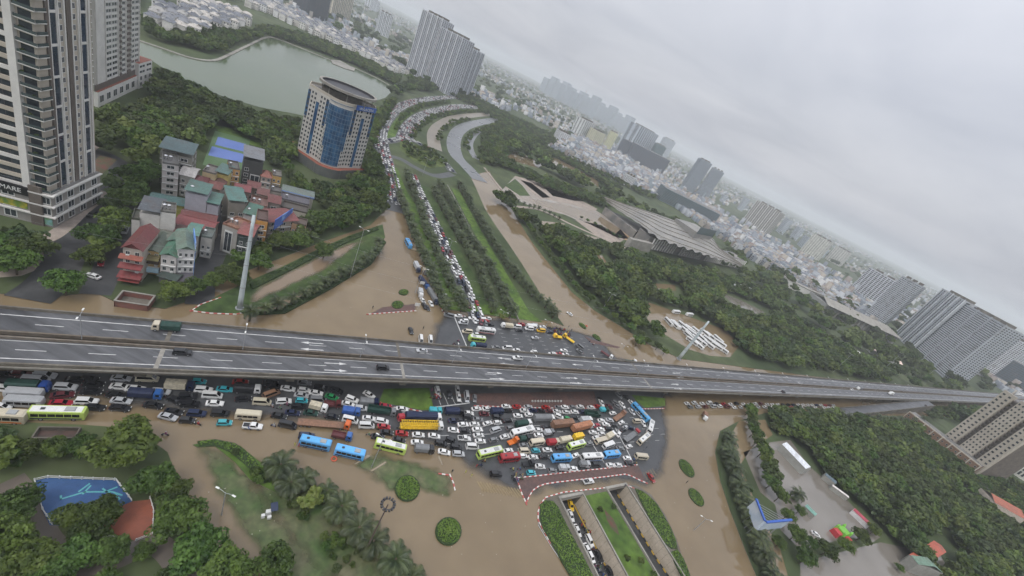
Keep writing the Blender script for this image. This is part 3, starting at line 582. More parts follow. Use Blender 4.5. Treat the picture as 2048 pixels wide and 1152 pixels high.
# --- boulevard rows
def row(s, step, protos, sc, label, group, name='date_palm', cat='palm', jit=.8, zg=.2):
    for a, b in along(smooth_path([Vector((q.x, q.y, 0)) for q in pts(s, 5.0)]), step): tree(name, protos, Vector((a.x+random.uniform(-jit, jit), a.y+random.uniform(-jit, jit), zg)), sc*random.uniform(.85, 1.15), label, cat, group)
row('893,608 880,582 862,540 846,502 830,462 812,420 798,378', 5.6, PALMF, 1.22, 'date palm in the row beside the left flooded road of the boulevard', 'left palm row of the boulevard')
row('930,610 904,563 887,527 870,490 850,440 834,390 812,340', 5.6, PALMF, 1.22, 'date palm in the row left of the queued motorway', 'palm row left of the queue')
row('990,612 962,540 942,502 912,452 890,415 867,372', 5.8, PALMF, 1.22, 'date palm in the row right of the queued motorway', 'palm row right of the queue')
row('1026,622 1008,580 982,530 962,497 937,465 912,415 877,358', 5.8, PALMF, 1.22, 'date palm in the row left of the low concrete wall', 'palm row left of the wall')
row('1112,626 1090,600 1058,572 1022,530 1000,497 975,460 947,410 917,362', 5.6, PALMF, 1.22, 'date palm in the row beside the right flooded road of the boulevard', 'right palm row of the boulevard')
row('1046,428 1080,478 1114,518 1162,575 1204,610 1248,640 1305,680 1345,704', 7.0, MID, .72, 'tree in the row on the park bank of the right flooded road', 'trees on the park bank', 'broadleaf_tree', 'tree')
row('500,622 560,600 640,565 700,535 745,505 762,475', 6.5, PALMF, 1.05, 'palm in the row along the grass wedge beside the big flood', 'palms of the grass wedge')
# --- individual trees round the tower and the old houses
for x, y, r, lb in ((130,566,40,'round tree standing in the flooded junction at the left'), (30,520,48,'tree in the corner garden at the left edge'), (60,500,40,'tree right of the corner garden'), (200,470,42,'tree between the two streets beside the tower'), (235,440,40,'tree above the parked white van'), (180,510,30,'small tree beside the junction wall'),
    (350,580,34,'tree in front of the white house with the green roof'), (395,570,28,'tree right of the white house beside the lane'), (250,395,36,'tree beside the entrance path of the tower'), (300,345,38,'tree behind the five storey white house'), (560,480,28,'tree in front of the orange house'), (600,480,30,'tree below the blue billboard'), (640,440,34,'tree right of the grey glazed house'), (690,430,36,'tree below the office podium'), (740,400,32,'tree between the office and the queue'), (480,555,30,'tree in front of the corner glass house'), (430,560,26,'tree at the end of the lane beside the flood'), (520,520,30,'tree left of the billboard house'), (650,500,26,'tree at the bank of the flooded lane'), (720,370,28,'tree beside the round office podium'), (745,340,28,'tree behind the office podium')):
    tree_at('broadleaf_tree', BROAD, x, y, r, lb, group='street trees of the old quarter')
# --- woods that read as one mass
def scatter(s, step, jit=.42, holes=(), z=.2):
    poly = pts(s) if isinstance(s, str) else s; xs = [p.x for p in poly]; ys = [p.y for p in poly]
    X, Y = np.meshgrid(np.arange(min(xs), max(xs), step), np.arange(min(ys), max(ys), step)); X = X+NR.uniform(-jit, jit, X.shape)*step; Y = Y+NR.uniform(-jit, jit, Y.shape)*step
    k = inpoly(X, Y, poly) & (np.abs((X-FO.x)*FN.x+(Y-FO.y)*FN.y) > 17)
    for h in holes: k &= ~inpoly(X, Y, h)
    return np.stack([X[k], Y[k], np.full(k.sum(), z)], 1)
def wood(name, label, P_, sc, protos, cat='trees', **kk):
    """points instanced with crowns by geometry nodes"""
    n = len(P_); me = bpy.data.meshes.new(name); me.vertices.add(n); me.vertices.foreach_set('co', P_.astype(np.float32).ravel())
    a = me.attributes.new('s', 'FLOAT', 'POINT'); a.data.foreach_set('value', (NR.uniform(sc[0], sc[1], n)).astype(np.float32))
    a = me.attributes.new('k', 'INT', 'POINT'); a.data.foreach_set('value', NR.randint(0, len(protos), n).astype(np.int32))
    a = me.attributes.new('rz', 'FLOAT_VECTOR', 'POINT'); r3 = np.zeros((n, 3), np.float32); r3[:, 2] = NR.uniform(0, 6.28, n); a.data.foreach_set('vector', r3.ravel())
    o = link(name, me, label=label, cat=cat, kind='stuff'); g = bpy.data.node_groups.new(name, 'GeometryNodeTree')
    g.interface.new_socket('Geometry', in_out='INPUT', socket_type='NodeSocketGeometry'); g.interface.new_socket('Geometry', in_out='OUTPUT', socket_type='NodeSocketGeometry')
    gi = g.nodes.new('NodeGroupInput'); go = g.nodes.new('NodeGroupOutput'); jn = g.nodes.new('GeometryNodeJoinGeometry'); mp = g.nodes.new('GeometryNodeMeshToPoints'); g.links.new(gi.outputs[0], mp.inputs['Mesh'])
    def at(nm, ty): q = g.nodes.new('GeometryNodeInputNamedAttribute'); q.data_type = ty; q.inputs[0].default_value = nm; return q.outputs[0]
    ks, ss, rr = at('k', 'INT'), at('s', 'FLOAT'), at('rz', 'FLOAT_VECTOR')
    for i, po in enumerate(protos):
        cmp = g.nodes.new('FunctionNodeCompare'); cmp.data_type = 'INT'; cmp.operation = 'EQUAL'; g.links.new(ks, cmp.inputs[2]); cmp.inputs[3].default_value = i
        ob = g.nodes.new('GeometryNodeObjectInfo'); ob.inputs['Object'].default_value = po; ob.inputs['As Instance'].default_value = True
        ip = g.nodes.new('GeometryNodeInstanceOnPoints'); g.links.new(mp.outputs[0], ip.inputs['Points']); g.links.new(cmp.outputs[0], ip.inputs['Selection']); g.links.new(ob.outputs['Geometry'], ip.inputs['Instance']); g.links.new(rr, ip.inputs['Rotation']); g.links.new(ss, ip.inputs['Scale']); g.links.new(ip.outputs[0], jn.inputs[0])
    g.links.new(jn.outputs[0], go.inputs[0]); md = o.modifiers.new('scatter', 'NODES'); md.node_group = g
    return o
# the far crowns are shown once each as real trees at the wood's edge and serve as the pattern of the woods
FP = []
for i, (x, y) in enumerate(((1270, 690), (1560, 845), (1240, 560), (1180, 575), (1420, 610))):
    q = P(x, y, .2); r = thing('broadleaf_tree', ('rounded tree at the bank end of the park beside the second pylon', 'tree at the near corner of the right hand wood', 'tree inside the convention park, left of the small clearing', 'pale green tree near the park bank of the right flooded road', 'bushy tree behind the two lone coaches')[i], 'tree', q)
    b = MB(); b.tube([(0,0,-.3), (0,0,4)], [.3,.2], 6); b.obj('trunk', m_bark, r); FP.append(link('crown', FARC[i], r))
MP = []
for i, pr in enumerate(MID[:3]):
    q = P(*((330, 225), (1595, 1120), (700, 400))[i], .2); r = thing('broadleaf_tree', ('tree beside the entrance path of the second tower', 'tree on the bank between the two flooded yards', 'tree left of the office drive')[i], 'tree', q); link('trunk', pr[1], r); MP.append(link('crown', pr[0], r))
PK = 'park wood'
NCCH = pts('1205,400 1235,382 1430,470 1500,540 1300,500 1255,480')
park = scatter('990,405 1012,402 1030,446 1100,462 1180,492 1240,508 1290,524 1350,538 1480,566 1550,606 1620,664 1720,722 1785,764 1760,764 1640,742 1520,728 1470,700 1440,655 1395,632 1330,612 1285,600 1280,650 1330,695 1270,660 1195,605 1125,532 1062,452', 7.6, holes=[pts('1180,505 1215,508 1235,555 1195,550'), pts('1285,560 1360,568 1370,602 1300,598'), pts('1435,578 1545,622 1530,650 1430,615'), pts('1085,440 1130,442 1120,470 1085,462'), pts('1135,456 1200,470 1190,492 1140,480')])
wood('park_wood', 'dense dark green wood between the right flooded road and the convention centre', park, (.75, 1.75), FP)
w2 = scatter('1530,832 1660,836 1760,850 1820,870 1850,930 1930,1000 2060,1090 2060,1300 1900,1200 1790,1090 1700,1000 1640,950 1590,880 1545,868', 5.2, holes=[pts('1830,1080 1880,1060 1920,1110 1880,1150 1840,1130')])
wood('right_wood', 'dense wood filling the lower right below the beige apartment blocks', w2, (.6, 1.35), FP)
w3 = scatter('170,300 220,240 300,190 320,150 360,172 420,207 520,242 592,252 588,320 560,330 480,270 420,250 400,300 330,290 300,340 270,350 260,300 235,290 200,310', 6.0, holes=[pts('170,310 220,275 265,240 300,215 340,186 326,184 290,200 250,228 205,262 160,300'), pts('165,235 300,150 320,185 220,230')])
wood('lakeside_wood', 'dark wood between the towers, the lake and the office', w3, (.85, 1.4), FP+MP)
w4 = np.concatenate([scatter('285,70 330,88 430,112 480,90 535,70 530,60 470,75 440,60 330,75 290,40', 7), scatter('535,72 600,92 700,128 790,172 800,160 700,108 600,72 540,58', 7), scatter('735,235 770,215 792,202 772,235 755,262 740,300 725,350 705,360 722,300', 6), scatter('720,455 770,415 765,380 720,400 660,430 600,480 560,500 600,497 660,470', 6), scatter('895,190 940,195 985,215 960,218 925,204', 10), scatter('800,180 860,185 900,175 830,160', 9)])
wood('shore_trees', 'bands of trees along the lake shore and the top of the boulevard', w4, (.8, 1.3), FP)
w5 = np.concatenate([scatter(s, 6.5) for s in ('795,262 812,236 845,218 900,207 900,202 840,210 800,232 785,270', '828,282 842,258 870,240 920,228 985,225 985,221 915,222 860,233 830,252 815,280', '880,285 885,265 905,252 940,242 940,238 900,244 874,262 872,285', '928,305 925,285 938,268 975,252 1010,246 1005,250 975,260 946,272 935,290 938,305', '800,283 868,303 893,325 860,336 815,318')])
wood('curve_trees', 'tree bands between the curved roads at the top of the boulevard', w5, (.4, .65), FP)
w6 = np.concatenate([scatter('955,330 965,268 1000,245 1100,300 1180,345 1240,380 1230,385 1190,360 1110,315 1090,322 1060,305 1020,300 1005,318 1040,340 1100,365 1170,390 1220,405 1215,420 1150,400 1080,375 1030,345 975,330', 8), scatter('940,195 1100,270 1240,330 1330,385 1300,400 1200,350 1080,290 960,225', 11), scatter('1870,770 1990,830 2060,870 2060,900 1990,880 1940,850 1850,840', 8)])
wood('far_park', 'far wood of the parks round the ponds and the plaza', w6, (.8, 1.3), FP)
w7 = np.concatenate([scatter('500,275 590,300 575,330 560,345 528,330 530,300', 6), scatter('205,395 262,350 300,355 268,420 262,440 232,480 205,545 175,560 200,500 225,440', 6), scatter('0,470 20,455 40,470 90,500 85,540 40,545 0,545', 7), scatter('720,300 742,300 765,350 770,405 740,430 700,440 720,390 730,350', 6), scatter('420,600 450,560 520,520 610,485 600,470 560,490 480,520 415,560', 6), scatter('-60,870 0,880 60,890 60,960 20,960 -60,940', 6), scatter('-80,1060 0,1080 20,1160 -60,1200', 6), scatter('565,338 580,350 600,372 640,382 690,375 722,352 735,372 700,400 640,425 632,402 590,390', 5.5), scatter('1838,872 1850,852 1800,845 1770,850 1820,880 1900,960 1960,1010 2070,1075 2070,990 2000,960 1950,962', 6), scatter('1990,880 2070,900 2070,930 2000,920 1960,925', 7)])
wood('quarter_trees', 'dense greenery round the old quarter and the office', w7, (.65, 1.05), FP+MP)
# country and city greenery fading into the haze
n = 5200; d = 700+NR.uniform(0, 1, n)**1.6*6500; a = NR.uniform(-1.02, 1.0, n); X = np.sin(a)*d; Y = np.cos(a)*d
k = (np.abs((X-FO.x)*FN.x+(Y-FO.y)*FN.y) > 20) & ~inpoly(X, Y, LAKE) & ~inpoly(X, Y, pts('720,420 735,260 790,195 880,185 1060,225 1080,262 960,340 900,420')) & ~inpoly(X, Y, pts('280,10 400,0 560,0 830,150 790,180 535,70 430,120 285,85')) & ~inpoly(X, Y, pts('1090,330 1170,260 1420,380 1700,560 1780,640 1600,560 1400,470'))
wood('distant_trees', 'scattered greenery of the distant city fading into the haze', np.stack([X[k], Y[k], np.full(k.sum(), .2)], 1), (1.0, 2.6), FP)
# --- hedges and clipped bushes: leaf quads over a solid core
def bush(name, poly, h, m, label, cat='bush', group=None, dens=5.0, leaf=.22, dome=False, z0=0.0, clump=.35, kind=None):
    xs = [p.x for p in poly]; ys = [p.y for p in poly]; A = abs(sum(poly[i].x*poly[i-1].y-poly[i-1].x*poly[i].y for i in range(len(poly))))/2; n = int(A*dens*1.3)
    rs = np.random.RandomState(len(C.objects)); bb = (max(xs)-min(xs))*(max(ys)-min(ys)); X = rs.uniform(min(xs), max(xs), int(n*bb/A)); Y = rs.uniform(min(ys), max(ys), len(X)); k = inpoly(X, Y, poly); X, Y = X[k], Y[k]
    e = edgedist(X, Y, poly); R = e.max(); prof = np.sqrt(1-(1-np.clip(e/R, 0, 1))**2) if dome else np.clip(e/.6, 0, 1)**.5
    wob = clump*(np.sin(X*1.3+Y*.7)*np.cos(Y*1.1-X*.4)+.6*np.sin(X*2.9)*np.sin(Y*3.1)); Z = z0+h*prof*(1+.35*wob)
    Z = np.where(rs.uniform(0, 1, len(Z)) < .25, Z*rs.uniform(.3, 1, len(Z)), Z); cen = np.stack([X, Y, Z], 1)-np.array([poly[0].x, poly[0].y, 0])
    V, Fq = leaf_cloud(rs, cen, np.tile([0, 0, 1.0], (len(cen), 1)), leaf, .3)
    r = thing(name, label, cat, (poly[0].x, poly[0].y, 0), 0, group); b = MB(); b.prism([(p.x-poly[0].x, p.y-poly[0].y) for p in poly], z0-.1, z0+h*(.42 if dome else .62)); b.obj('stems', mat('hedge_inside', (.022,.042,.010), .9), r); link('foliage', npmesh('foliage', V, Fq, m), r); return r
def ell(px, py, rx, ry, ang=0, n=20): return [P(px+math.cos(t)*rx*math.cos(ang)-math.sin(t)*ry*math.sin(ang), py+math.cos(t)*rx*math.sin(ang)+math.sin(t)*ry*math.cos(ang)) for t in [2*math.pi*k/n for k in range(n)]]
bush('round_bush', ell(814, 978, 25, 26), 1.5, m_hedge, 'round clipped bush on the drowned verge, the upper of the two big ones', dens=14, dome=True, group='clipped bushes')
bush('round_bush', ell(896, 1064, 26, 28), 1.5, m_hedge, 'round clipped bush in open flood water, the lower of the two big ones', dens=14, dome=True, group='clipped bushes')
for x, y, rx, ry, an, lb in ((1373,937,22,10,.9,'oval clipped bush on the right flooded road, upper one of the near pair'), (1392,995,22,10,.9,'oval clipped bush on the right flooded road, lower one of the near pair'), (795,610,12,8,0,'oval clipped bush on the small island north of the flyover'), (807,585,10,6,0,'small oval clipped bush just beyond the one on the small island'),
    (1165,652,9,3.4,.65,'small oval bush beside the orange cone north of the flyover'), (1193,675,10,4,.65,'small oval bush at the head of the narrow divider north of the flyover')): bush('round_bush', ell(x, y, rx, ry, an), .8, m_hedge, lb, dens=10, dome=True, leaf=.2, group='clipped bushes')
def hp(s, ox=1060, oy=960, k=6): return [P(ox+float(a.split(',')[0])/k, oy+float(a.split(',')[1])/k) for a in s.split()]
bush('hedge', hp('112,300 180,252 270,262 330,330 385,450 450,580 545,760 620,900 700,1060 800,1260 560,1350 470,1152 380,1000 240,745 150,600 112,480'), .6, m_hedge, 'broad shaggy hedge left of the busy underpass lane', 'hedge', dens=7, leaf=.26, z0=.2)
bush('hedge', hp('1255,110 1340,140 1420,200 1520,300 1600,440 1680,580 1740,720 1760,830 1690,830 1600,760 1520,640 1440,500 1380,380 1310,240'), .55, m_hedge, 'curved hedge right of the empty underpass lane', 'hedge', dens=7, leaf=.26, z0=.2)
bush('hedge', hp('1670,880 1760,840 1830,940 1880,1060 1930,1200 1850,1240 1790,1120'), .55, m_hedge, 'lower piece of the hedge right of the empty underpass lane', 'hedge', dens=7, leaf=.26, z0=.2)
bush('hedge', pts('395,884 430,880 470,888 505,915 540,965 525,968 490,930 460,905 430,893 400,894'), .7, m_hedge, 'bright low hedge along the pointed verge beside the park channel', 'hedge', dens=6, leaf=.26)
bush('hedge', pts('560,620 640,572 730,524 765,480 772,486 742,530 660,580 570,628 500,632 480,626'), .9, m_hedged, 'low hedge along the water side of the grass wedge', 'hedge', dens=2.5, leaf=.35, z0=.2)
bush('hedge', pts('500,570 570,535 640,500 700,474 755,454 757,460 705,482 645,508 575,545 505,580'), .9, m_hedged, 'low hedge along the lane side of the grass wedge', 'hedge', dens=2.5, leaf=.35, z0=.2)
for i, (s_, n_) in enumerate(((7, 14.2), (7, 21.3), (24, 14), (26, 19.5), (36, 20.5), (50, 15), (31, 21.5))):
    q = US(s_, n_, .25); tree('shrub', MID, q, .28, ('shrub on the underpass lawn, left one nearest the portals', 'shrub on the underpass lawn, right one nearest the portals', 'shrub on the underpass lawn just below the first flower bed at left', 'shrub on the underpass lawn just below the first flower bed at right', 'shrub in the middle of the underpass lawn', 'shrub near the second flower bed of the underpass lawn', 'shrub beside the right wall of the underpass lawn')[i], 'shrub', 'shrubs of the underpass lawn')

for i in range(30):
    u = random.random(); x, y = (480+u*190+random.uniform(-14, 14), 905+u*200+random.uniform(-14, 14)) if i < 18 else (random.uniform(640, 715), random.uniform(1065, 1150))
    tree('shrub', MID, P(x, y, 0), random.uniform(.16, .34), 'ragged shrub in the drowned lawn among the date palms', 'shrub', 'shrubs of the drowned lawn')

row('1040,398 1062,408 1088,416 1112,428 1128,436', 6.5, PALMF, .9, 'small palm in the double row on the plaza', 'palms on the plaza')
row('1165,432 1195,446 1225,462 1245,474', 9, MID, .6, 'small round tree along the plaza in front of the convention centre', 'plaza trees', 'broadleaf_tree', 'tree')
# ------------------------------------------------------------------ buildings
m_wallc = mat('wall_paint', col2=(.16,.14,.12), objcol=True, rough=.8, coord='obj', var=.10, scale=.12, lo=.52, hi=1.0)
m_roofc = mat('roof_sheet', col2=(.10,.075,.06), objcol=True, rough=.6, coord='obj', var=.22, scale=.28, lo=.50, hi=.95)
m_glass = mat('window_glass', (.018,.024,.030), .15, (.05,.06,.07), scale=.4, spec=.6)
m_glassb = mat('blue_glass', (.010,.050,.125), .10, (.035,.115,.23), scale=.22, lo=.4, hi=.6, detail=1, spec=.7)
m_frame = mat('white_frame', (.60,.60,.58), .6)
m_white2 = mat('white_render', (.64,.625,.59), .8, (.56,.545,.51), scale=.05, var=.08)
m_beigew = mat('beige_render', (.46,.415,.345), .8, (.41,.365,.30), scale=.06, var=.08)
m_brown = mat('brown_stone', (.125,.105,.088), .7, (.105,.088,.075), scale=.1, var=.12)
m_tank = mat('steel_tank', (.6,.6,.6), .25, metal=.8)
m_rooff = mat('flat_roof', (.20,.195,.185), .9, (.13,.125,.12), scale=.15, var=.2)
wm = MB()
for a, b, c, d in ((-.5,.5,-.5,-.42), (-.5,.5,.42,.5), (-.5,-.43,-.42,.42), (.43,.5,-.42,.42)): wm.box(((a+b)/2, .0, c), (b-a, .12, d-c))
wm.quad((-.45,.0,-.45), (.45,.0,-.45), (.45,.0,.45), (-.45,.0,.45), 1); wm.box((0,.0,-.42), (.04,.1,.84))
WIN = wm.mesh('window', [m_frame, m_glass])
wk = MB(); wk.box((0,0,-.5), (1,.16,1)); wk.quad((-.42,-.09,-.42), (.42,-.09,-.42), (.42,-.09,.42), (-.42,-.09,.42), 1); WINB = wk.mesh('window', [m_beigew, m_glass])
def wall_frame(p0, p1):
    """left, right base points of a wall as seen from outside -> unit along, outward normal, length"""
    d = Vector((p1.x-p0.x, p1.y-p0.y, 0)); L = d.length; d /= L; return d, Vector((d.y, -d.x, 0)), L
def win(root, p0, p1, s, z, w, h, me=None, out=.03, name='window', color=None):
    d, n, L = wall_frame(p0, p1); q = p0+d*s+n*out; o = link(name, me or WIN, root, (q.x-root.location.x, q.y-root.location.y, z-root.location.z), math.atan2(d.y, d.x), (w, 1, h), color); return o
def wgrid(root, p0, p1, z0, z1, nf, nc, fw=.55, fh=.5, me=None, m0=0.0, m1=0.0):
    L = (p1-p0).length; bw = (L-m0-m1)/nc; fl = (z1-z0)/nf
    for j in range(nf):
        for i in range(nc): win(root, p0, p1, m0+bw*(i+.5), z0+fl*(j+.52), bw*fw, fl*fh, me)
def qgrid(b, root, p0, p1, z0, z1, nf, nc, fw=.6, fh=.5, out=.05, mi=0, m0=0.0, m1=0.0, skip=None):
    d, n, L = wall_frame(p0, p1); bw = (L-m0-m1)/nc; fl = (z1-z0)/nf; o = root.location
    for j in range(nf):
        for i in range(nc):
            if skip and skip(i, j): continue
            a = p0+d*(m0+bw*(i+.5-fw/2))+n*out-o; c = p0+d*(m0+bw*(i+.5+fw/2))+n*out-o; za = z0+fl*(j+.5-fh/2)-o.z; zb = za+fl*fh
            b.quad((a.x,a.y,za), (c.x,c.y,za), (c.x,c.y,zb), (a.x,a.y,zb), mi)
def wbox(b, root, p0, p1, s0, s1, z0, z1, dep, mi=0, out=0.0):
    """box lying on a wall between s0 and s1, sticking out by dep"""
    d, n, L = wall_frame(p0, p1); c = p0+d*(s0+s1)/2+n*(out+dep/2)-root.location; b.box((c.x, c.y, z0-root.location.z), (s1-s0, dep, z1-z0), math.atan2(d.y, d.x), mi)
def quadbase(A, B, depth):
    """A, B: the base corners of the face towards the camera, left to right"""
    d = (B-A); d = Vector((d.x, d.y, 0)); n = Vector((-d.y, d.x, 0)).normalized(); return [A, B, B+n*depth, A+n*depth]
def lb(b, Q, z0, z1, root, mi=0, top=None): b.prism([(q.x-root.location.x, q.y-root.location.y) for q in Q], z0-root.location.z, z1-root.location.z, mi, top)
def text_mesh(s, size, ext=.05):
    cu = bpy.data.curves.new('t', 'FONT'); cu.body = s; cu.size = size; cu.extrude = ext; cu.align_x = 'CENTER'; o = bpy.data.objects.new('t', cu); C.objects.link(o)
    me = bpy.data.meshes.new_from_object(o.evaluated_get(bpy.context.evaluated_depsgraph_get())); C.objects.unlink(o); bpy.data.objects.remove(o); return me
def sign(root, p0, p1, s, z, text, size, m, out=.2, name='lettering'):
    d, n, L = wall_frame(p0, p1); me = text_mesh(text, size); me.materials.clear(); me.materials.append(m); q = p0+d*s+n*out
    o = link(name, me, root, (q.x-root.location.x, q.y-root.location.y, z-root.location.z)); o.rotation_euler = (math.pi/2, 0, math.atan2(d.y, d.x)); return o
# ---- near tower at the left edge
KC = P(108, 456, .2); ta = (P(0,442,.2)-P(75,460,.2)); ta = Vector((ta.x, ta.y, 0)).normalized(); tb_ = Vector((ta.y, -ta.x, 0)); tb_ = tb_ if tb_.y > 0 else -tb_
t1 = thing('apartment_tower', 'tall beige apartment tower with white fins and corner balconies at the left edge', 'tower', KC)
A0, LB = KC+ta*46, 27.0; K2 = KC+tb_*LB; K3 = A0+tb_*LB; POD = 14.0; TOP = 122.0; FH = 3.35; NF = 21
b = MB(); lb(b, [A0, KC, K2, K3], 0, POD, t1, 0, 1); b.obj('podium', [mat('podium_stone', (.27,.255,.235), .7, (.23,.215,.195), scale=.1, var=.08), m_rooff], t1)
ins = 1.4; B0, B1, B2, B3 = A0+tb_*ins, KC+ta*ins+tb_*ins, K2+ta*ins, K3
b = MB(); lb(b, [B0, B1, B2, B3], POD, TOP, t1, 0, 1); b.obj('wall', [m_beigew, m_rooff], t1)
Lw = (B1-B0).length
def part(name, m, f, root=t1): b = MB(); f(b); return b.obj(name, m, root)
part('corner_pillar', m_brown, lambda b: wbox(b, t1, A0, KC, 40.0, 43.5, 0, POD+2, .7))
part('white_fin', m_white2, lambda b: wbox(b, t1, B0, B1, Lw-6.2, Lw-4.2, POD-1.5, TOP+2, 1.6)); part('white_fin', m_white2, lambda b: wbox(b, t1, B0, B1, Lw-21.5, Lw-20.0, POD-1, TOP+2, 1.2))
for j in range(NF):
    z = POD+j*FH
    part('window_band', m_glass, lambda b: wbox(b, t1, B0, B1, Lw-20, Lw-6.25, z+1.15, z+2.85, .12)); part('window_band', m_glass, lambda b: wbox(b, t1, B0, B1, .5, Lw-21.6, z+1.15, z+2.85, .12))
    part('spandrel', m_white2 if j % 3 == 0 else m_beigew, lambda b: wbox(b, t1, B0, B1, .4, Lw-6.25, z-.25, z+1.0, .55))
    for s_ in (3.2, 7.4, 11.0): part('mullion', m_dark, lambda b: wbox(b, t1, B0, B1, Lw-6.2-s_, Lw-6.0-s_, z+1.15, z+2.85, .2))
    bal = MB(); wbox(bal, t1, B0, B1, Lw-4.1, Lw+1.1, z-.15, z+.12, 1.3); wbox(bal, t1, B1, B2, -1.1, 3.6, z-.149, z+.121, 1.1); bo = bal.obj('balcony', m_white2, t1)
    rl = MB(); wbox(rl, t1, B0, B1, Lw-4.0, Lw+1.05, z+.13, z+1.05, .06, 0, 1.2); wbox(rl, t1, B1, B2, -1.0, 3.5, z+.13, z+1.05, .06, 0, 1.0); rl.obj('railing', mat('rail_glass', (.06,.08,.08), .2), bo)
    part('balcony_door', m_glass, lambda b: wbox(b, t1, B0, B1, Lw-3.6, Lw-.5, z+.13, z+2.6, .05))
    if j % 2 == 0:
        q = B1+ta*random.uniform(1, 4)-tb_*.7; link('balcony_plant', FARC[j % 3], bo, (q.x-t1.location.x, q.y-t1.location.y, z+.1), 0, .13)
    for s_, w_ in ((11.0, 1.3), (17.2, 1.3)): win(t1, B1, B2, s_, z+1.7, w_, 1.9)
    if j % 3 == 0:
        for s_ in (7.4, 21.4):
            gp = part('glass_panel', mat('slate_glass', (.018,.030,.048), .12, (.035,.05,.07), scale=.3, spec=.6), lambda b: wbox(b, t1, B1, B2, s_-1.35, s_+1.35, z+.3, z+3*FH-.5, .1)); part('panel_frame', m_white2, lambda b: (wbox(b, t1, B1, B2, s_-1.6, s_+1.6, z+3*FH-.5, z+3*FH+.3, .3), wbox(b, t1, B1, B2, s_-1.75, s_-1.35, z-.2, z+3*FH, .35), wbox(b, t1, B1, B2, s_+1.35, s_+1.75, z-.2, z+3*FH, .35)))
for s_, w_ in ((4.8, 1.3), (14.1, 2.0)): part('stone_pier', m_brown, lambda b: wbox(b, t1, B1, B2, s_-w_/2, s_+w_/2, POD, TOP, .45))
for s_ in (9.6, 12.4, 15.7, 18.8, 24.2): part('white_pier', m_white2, lambda b: wbox(b, t1, B1, B2, s_-.3, s_+.3, POD, TOP, .4))
for zz in (4.4, 8.7, 13.2): part('podium_ledge', m_white2, lambda b: (wbox(b, t1, A0, KC, 0, 47, zz, zz+.5, .8), wbox(b, t1, KC, K2, -.8, LB, zz+.001, zz+.501, .8)))
for zz, hh in ((1.0, 3.0), (5.2, 3.0), (9.6, 3.0)):
    for s_ in (6, 13, 20, 27, 34, 44.5): win(t1, A0, KC, s_, zz+hh/2, 3.6 if s_ < 44 else 2.4, hh, out=.05, name='shop_window')
    for s_ in (3.5, 9.5, 16, 23): win(t1, KC, K2, s_, zz+hh/2, 3.4, hh, out=.05, name='shop_window')
sb = part('sign_board', mat('black_board', (.012,.012,.014), .4), lambda b: wbox(b, t1, A0, KC, 26.5, 39.9, 11.4, 14.6, .9))
sign(t1, A0, KC, 34.6, 12.35, 'AMARE', 2.3, m_frame, .98)
part('poster', mat('poster_yellow', (.40,.33,.03), .6, (.10,.20,.03), scale=.6), lambda b: wbox(b, t1, A0, KC, 31, 39, 5.6, 8.2, .2))
part('poster', mat('poster_teal', (.20,.38,.40), .6, (.12,.25,.05), scale=.5), lambda b: wbox(b, t1, A0, KC, 43.6, 45.8, 1.2, 4.0, .3))
# ---- second tower
q0, q1 = P(190, 213, .2), P(276, 172, .2); e = (q1-q0).normalized(); n2 = Vector((-e.y, e.x, 0)); n2 = n2 if n2.x < 0 else -n2
t2 = thing('apartment_tower', 'white apartment tower with brown base behind the left edge tower', 'tower', q0); LA = (q1-q0).length; Q = [q0, q1, q1+n2*24, q0+n2*24]
b = MB(); lb(b, Q, 9, 120, t2, 0, 1); b.obj('wall', [mat('tower_cream', (.43,.41,.37), .8, (.38,.36,.32), scale=.06), m_rooff], t2)
b = MB(); lb(b, [q0-n2*1.5, q1-n2*1.5, q1+n2*24, q0+n2*24], 0, 8.9, t2, 0, 1); b.obj('podium', [m_white2, m_redc], t2)
part('brown_base', m_brown, lambda b: wbox(b, t2, q0, q1, 0, LA, 9, 12.5, .3), t2)
part('blank_wall', m_white2, lambda b: wbox(b, t2, q0, q1, LA*.05, LA*.21, 12.5, 120, .4), t2)
for j in range(15):
    z = 13+j*3.25
    for f0, f1, nc in ((.24, .48, 2), (.56, .66, 1), (.79, .99, 2)):
        for i in range(nc):
            s0 = LA*(f0+(f1-f0)*i/nc)+.3; s1 = LA*(f0+(f1-f0)*(i+1)/nc)-.3; win(t2, q0, q1, (s0+s1)/2, z+1.8, s1-s0, 1.9, out=.1)
    for f in ((.24, .48), (.56, .66), (.79, .99)): part('spandrel', m_white2, lambda b: wbox(b, t2, q0, q1, LA*f[0], LA*f[1], z-.4, z+.65, .35), t2)
    for f in ((.50, .55), (.68, .77)): part('balcony', m_brown, lambda b: wbox(b, t2, q0, q1, LA*f[0], LA*f[1], z-.1, z+1.0, 1.0), t2)
    part('balcony', m_frame, lambda b: wbox(b, t2, q0+n2*6, q0, 0, 6, z-.1, z+.15, 2.2), t2)
for s_ in range(7): win(t2, q0-n2*1.5, q1-n2*1.5, LA*(s_+.5)/7, 4.5, LA/7*.6, 4.5, name='shop_window')
for f in (.22, .49, .555, .665, .78, .995): part('white_pier', m_white2, lambda b: wbox(b, t2, q0, q1, LA*f-.3, LA*f+.3, 12.5, 120, .7), t2)
qa, qb = P(277, 178, .2), P(303, 168, .2); an = thing('annex_block', 'low white annex block at the lake side of the second tower', 'building', qa); Q = quadbase(qa, qb, 14); b = MB(); lb(b, Q, 0, 17, an, 0, 1); b.obj('wall', [m_white2, m_redc], an)
wgrid(an, qa, qb, 1, 9, 2, 3, .5, .7); wgrid(an, qa, qb, 9.5, 16.5, 2, 2, .85, .5)
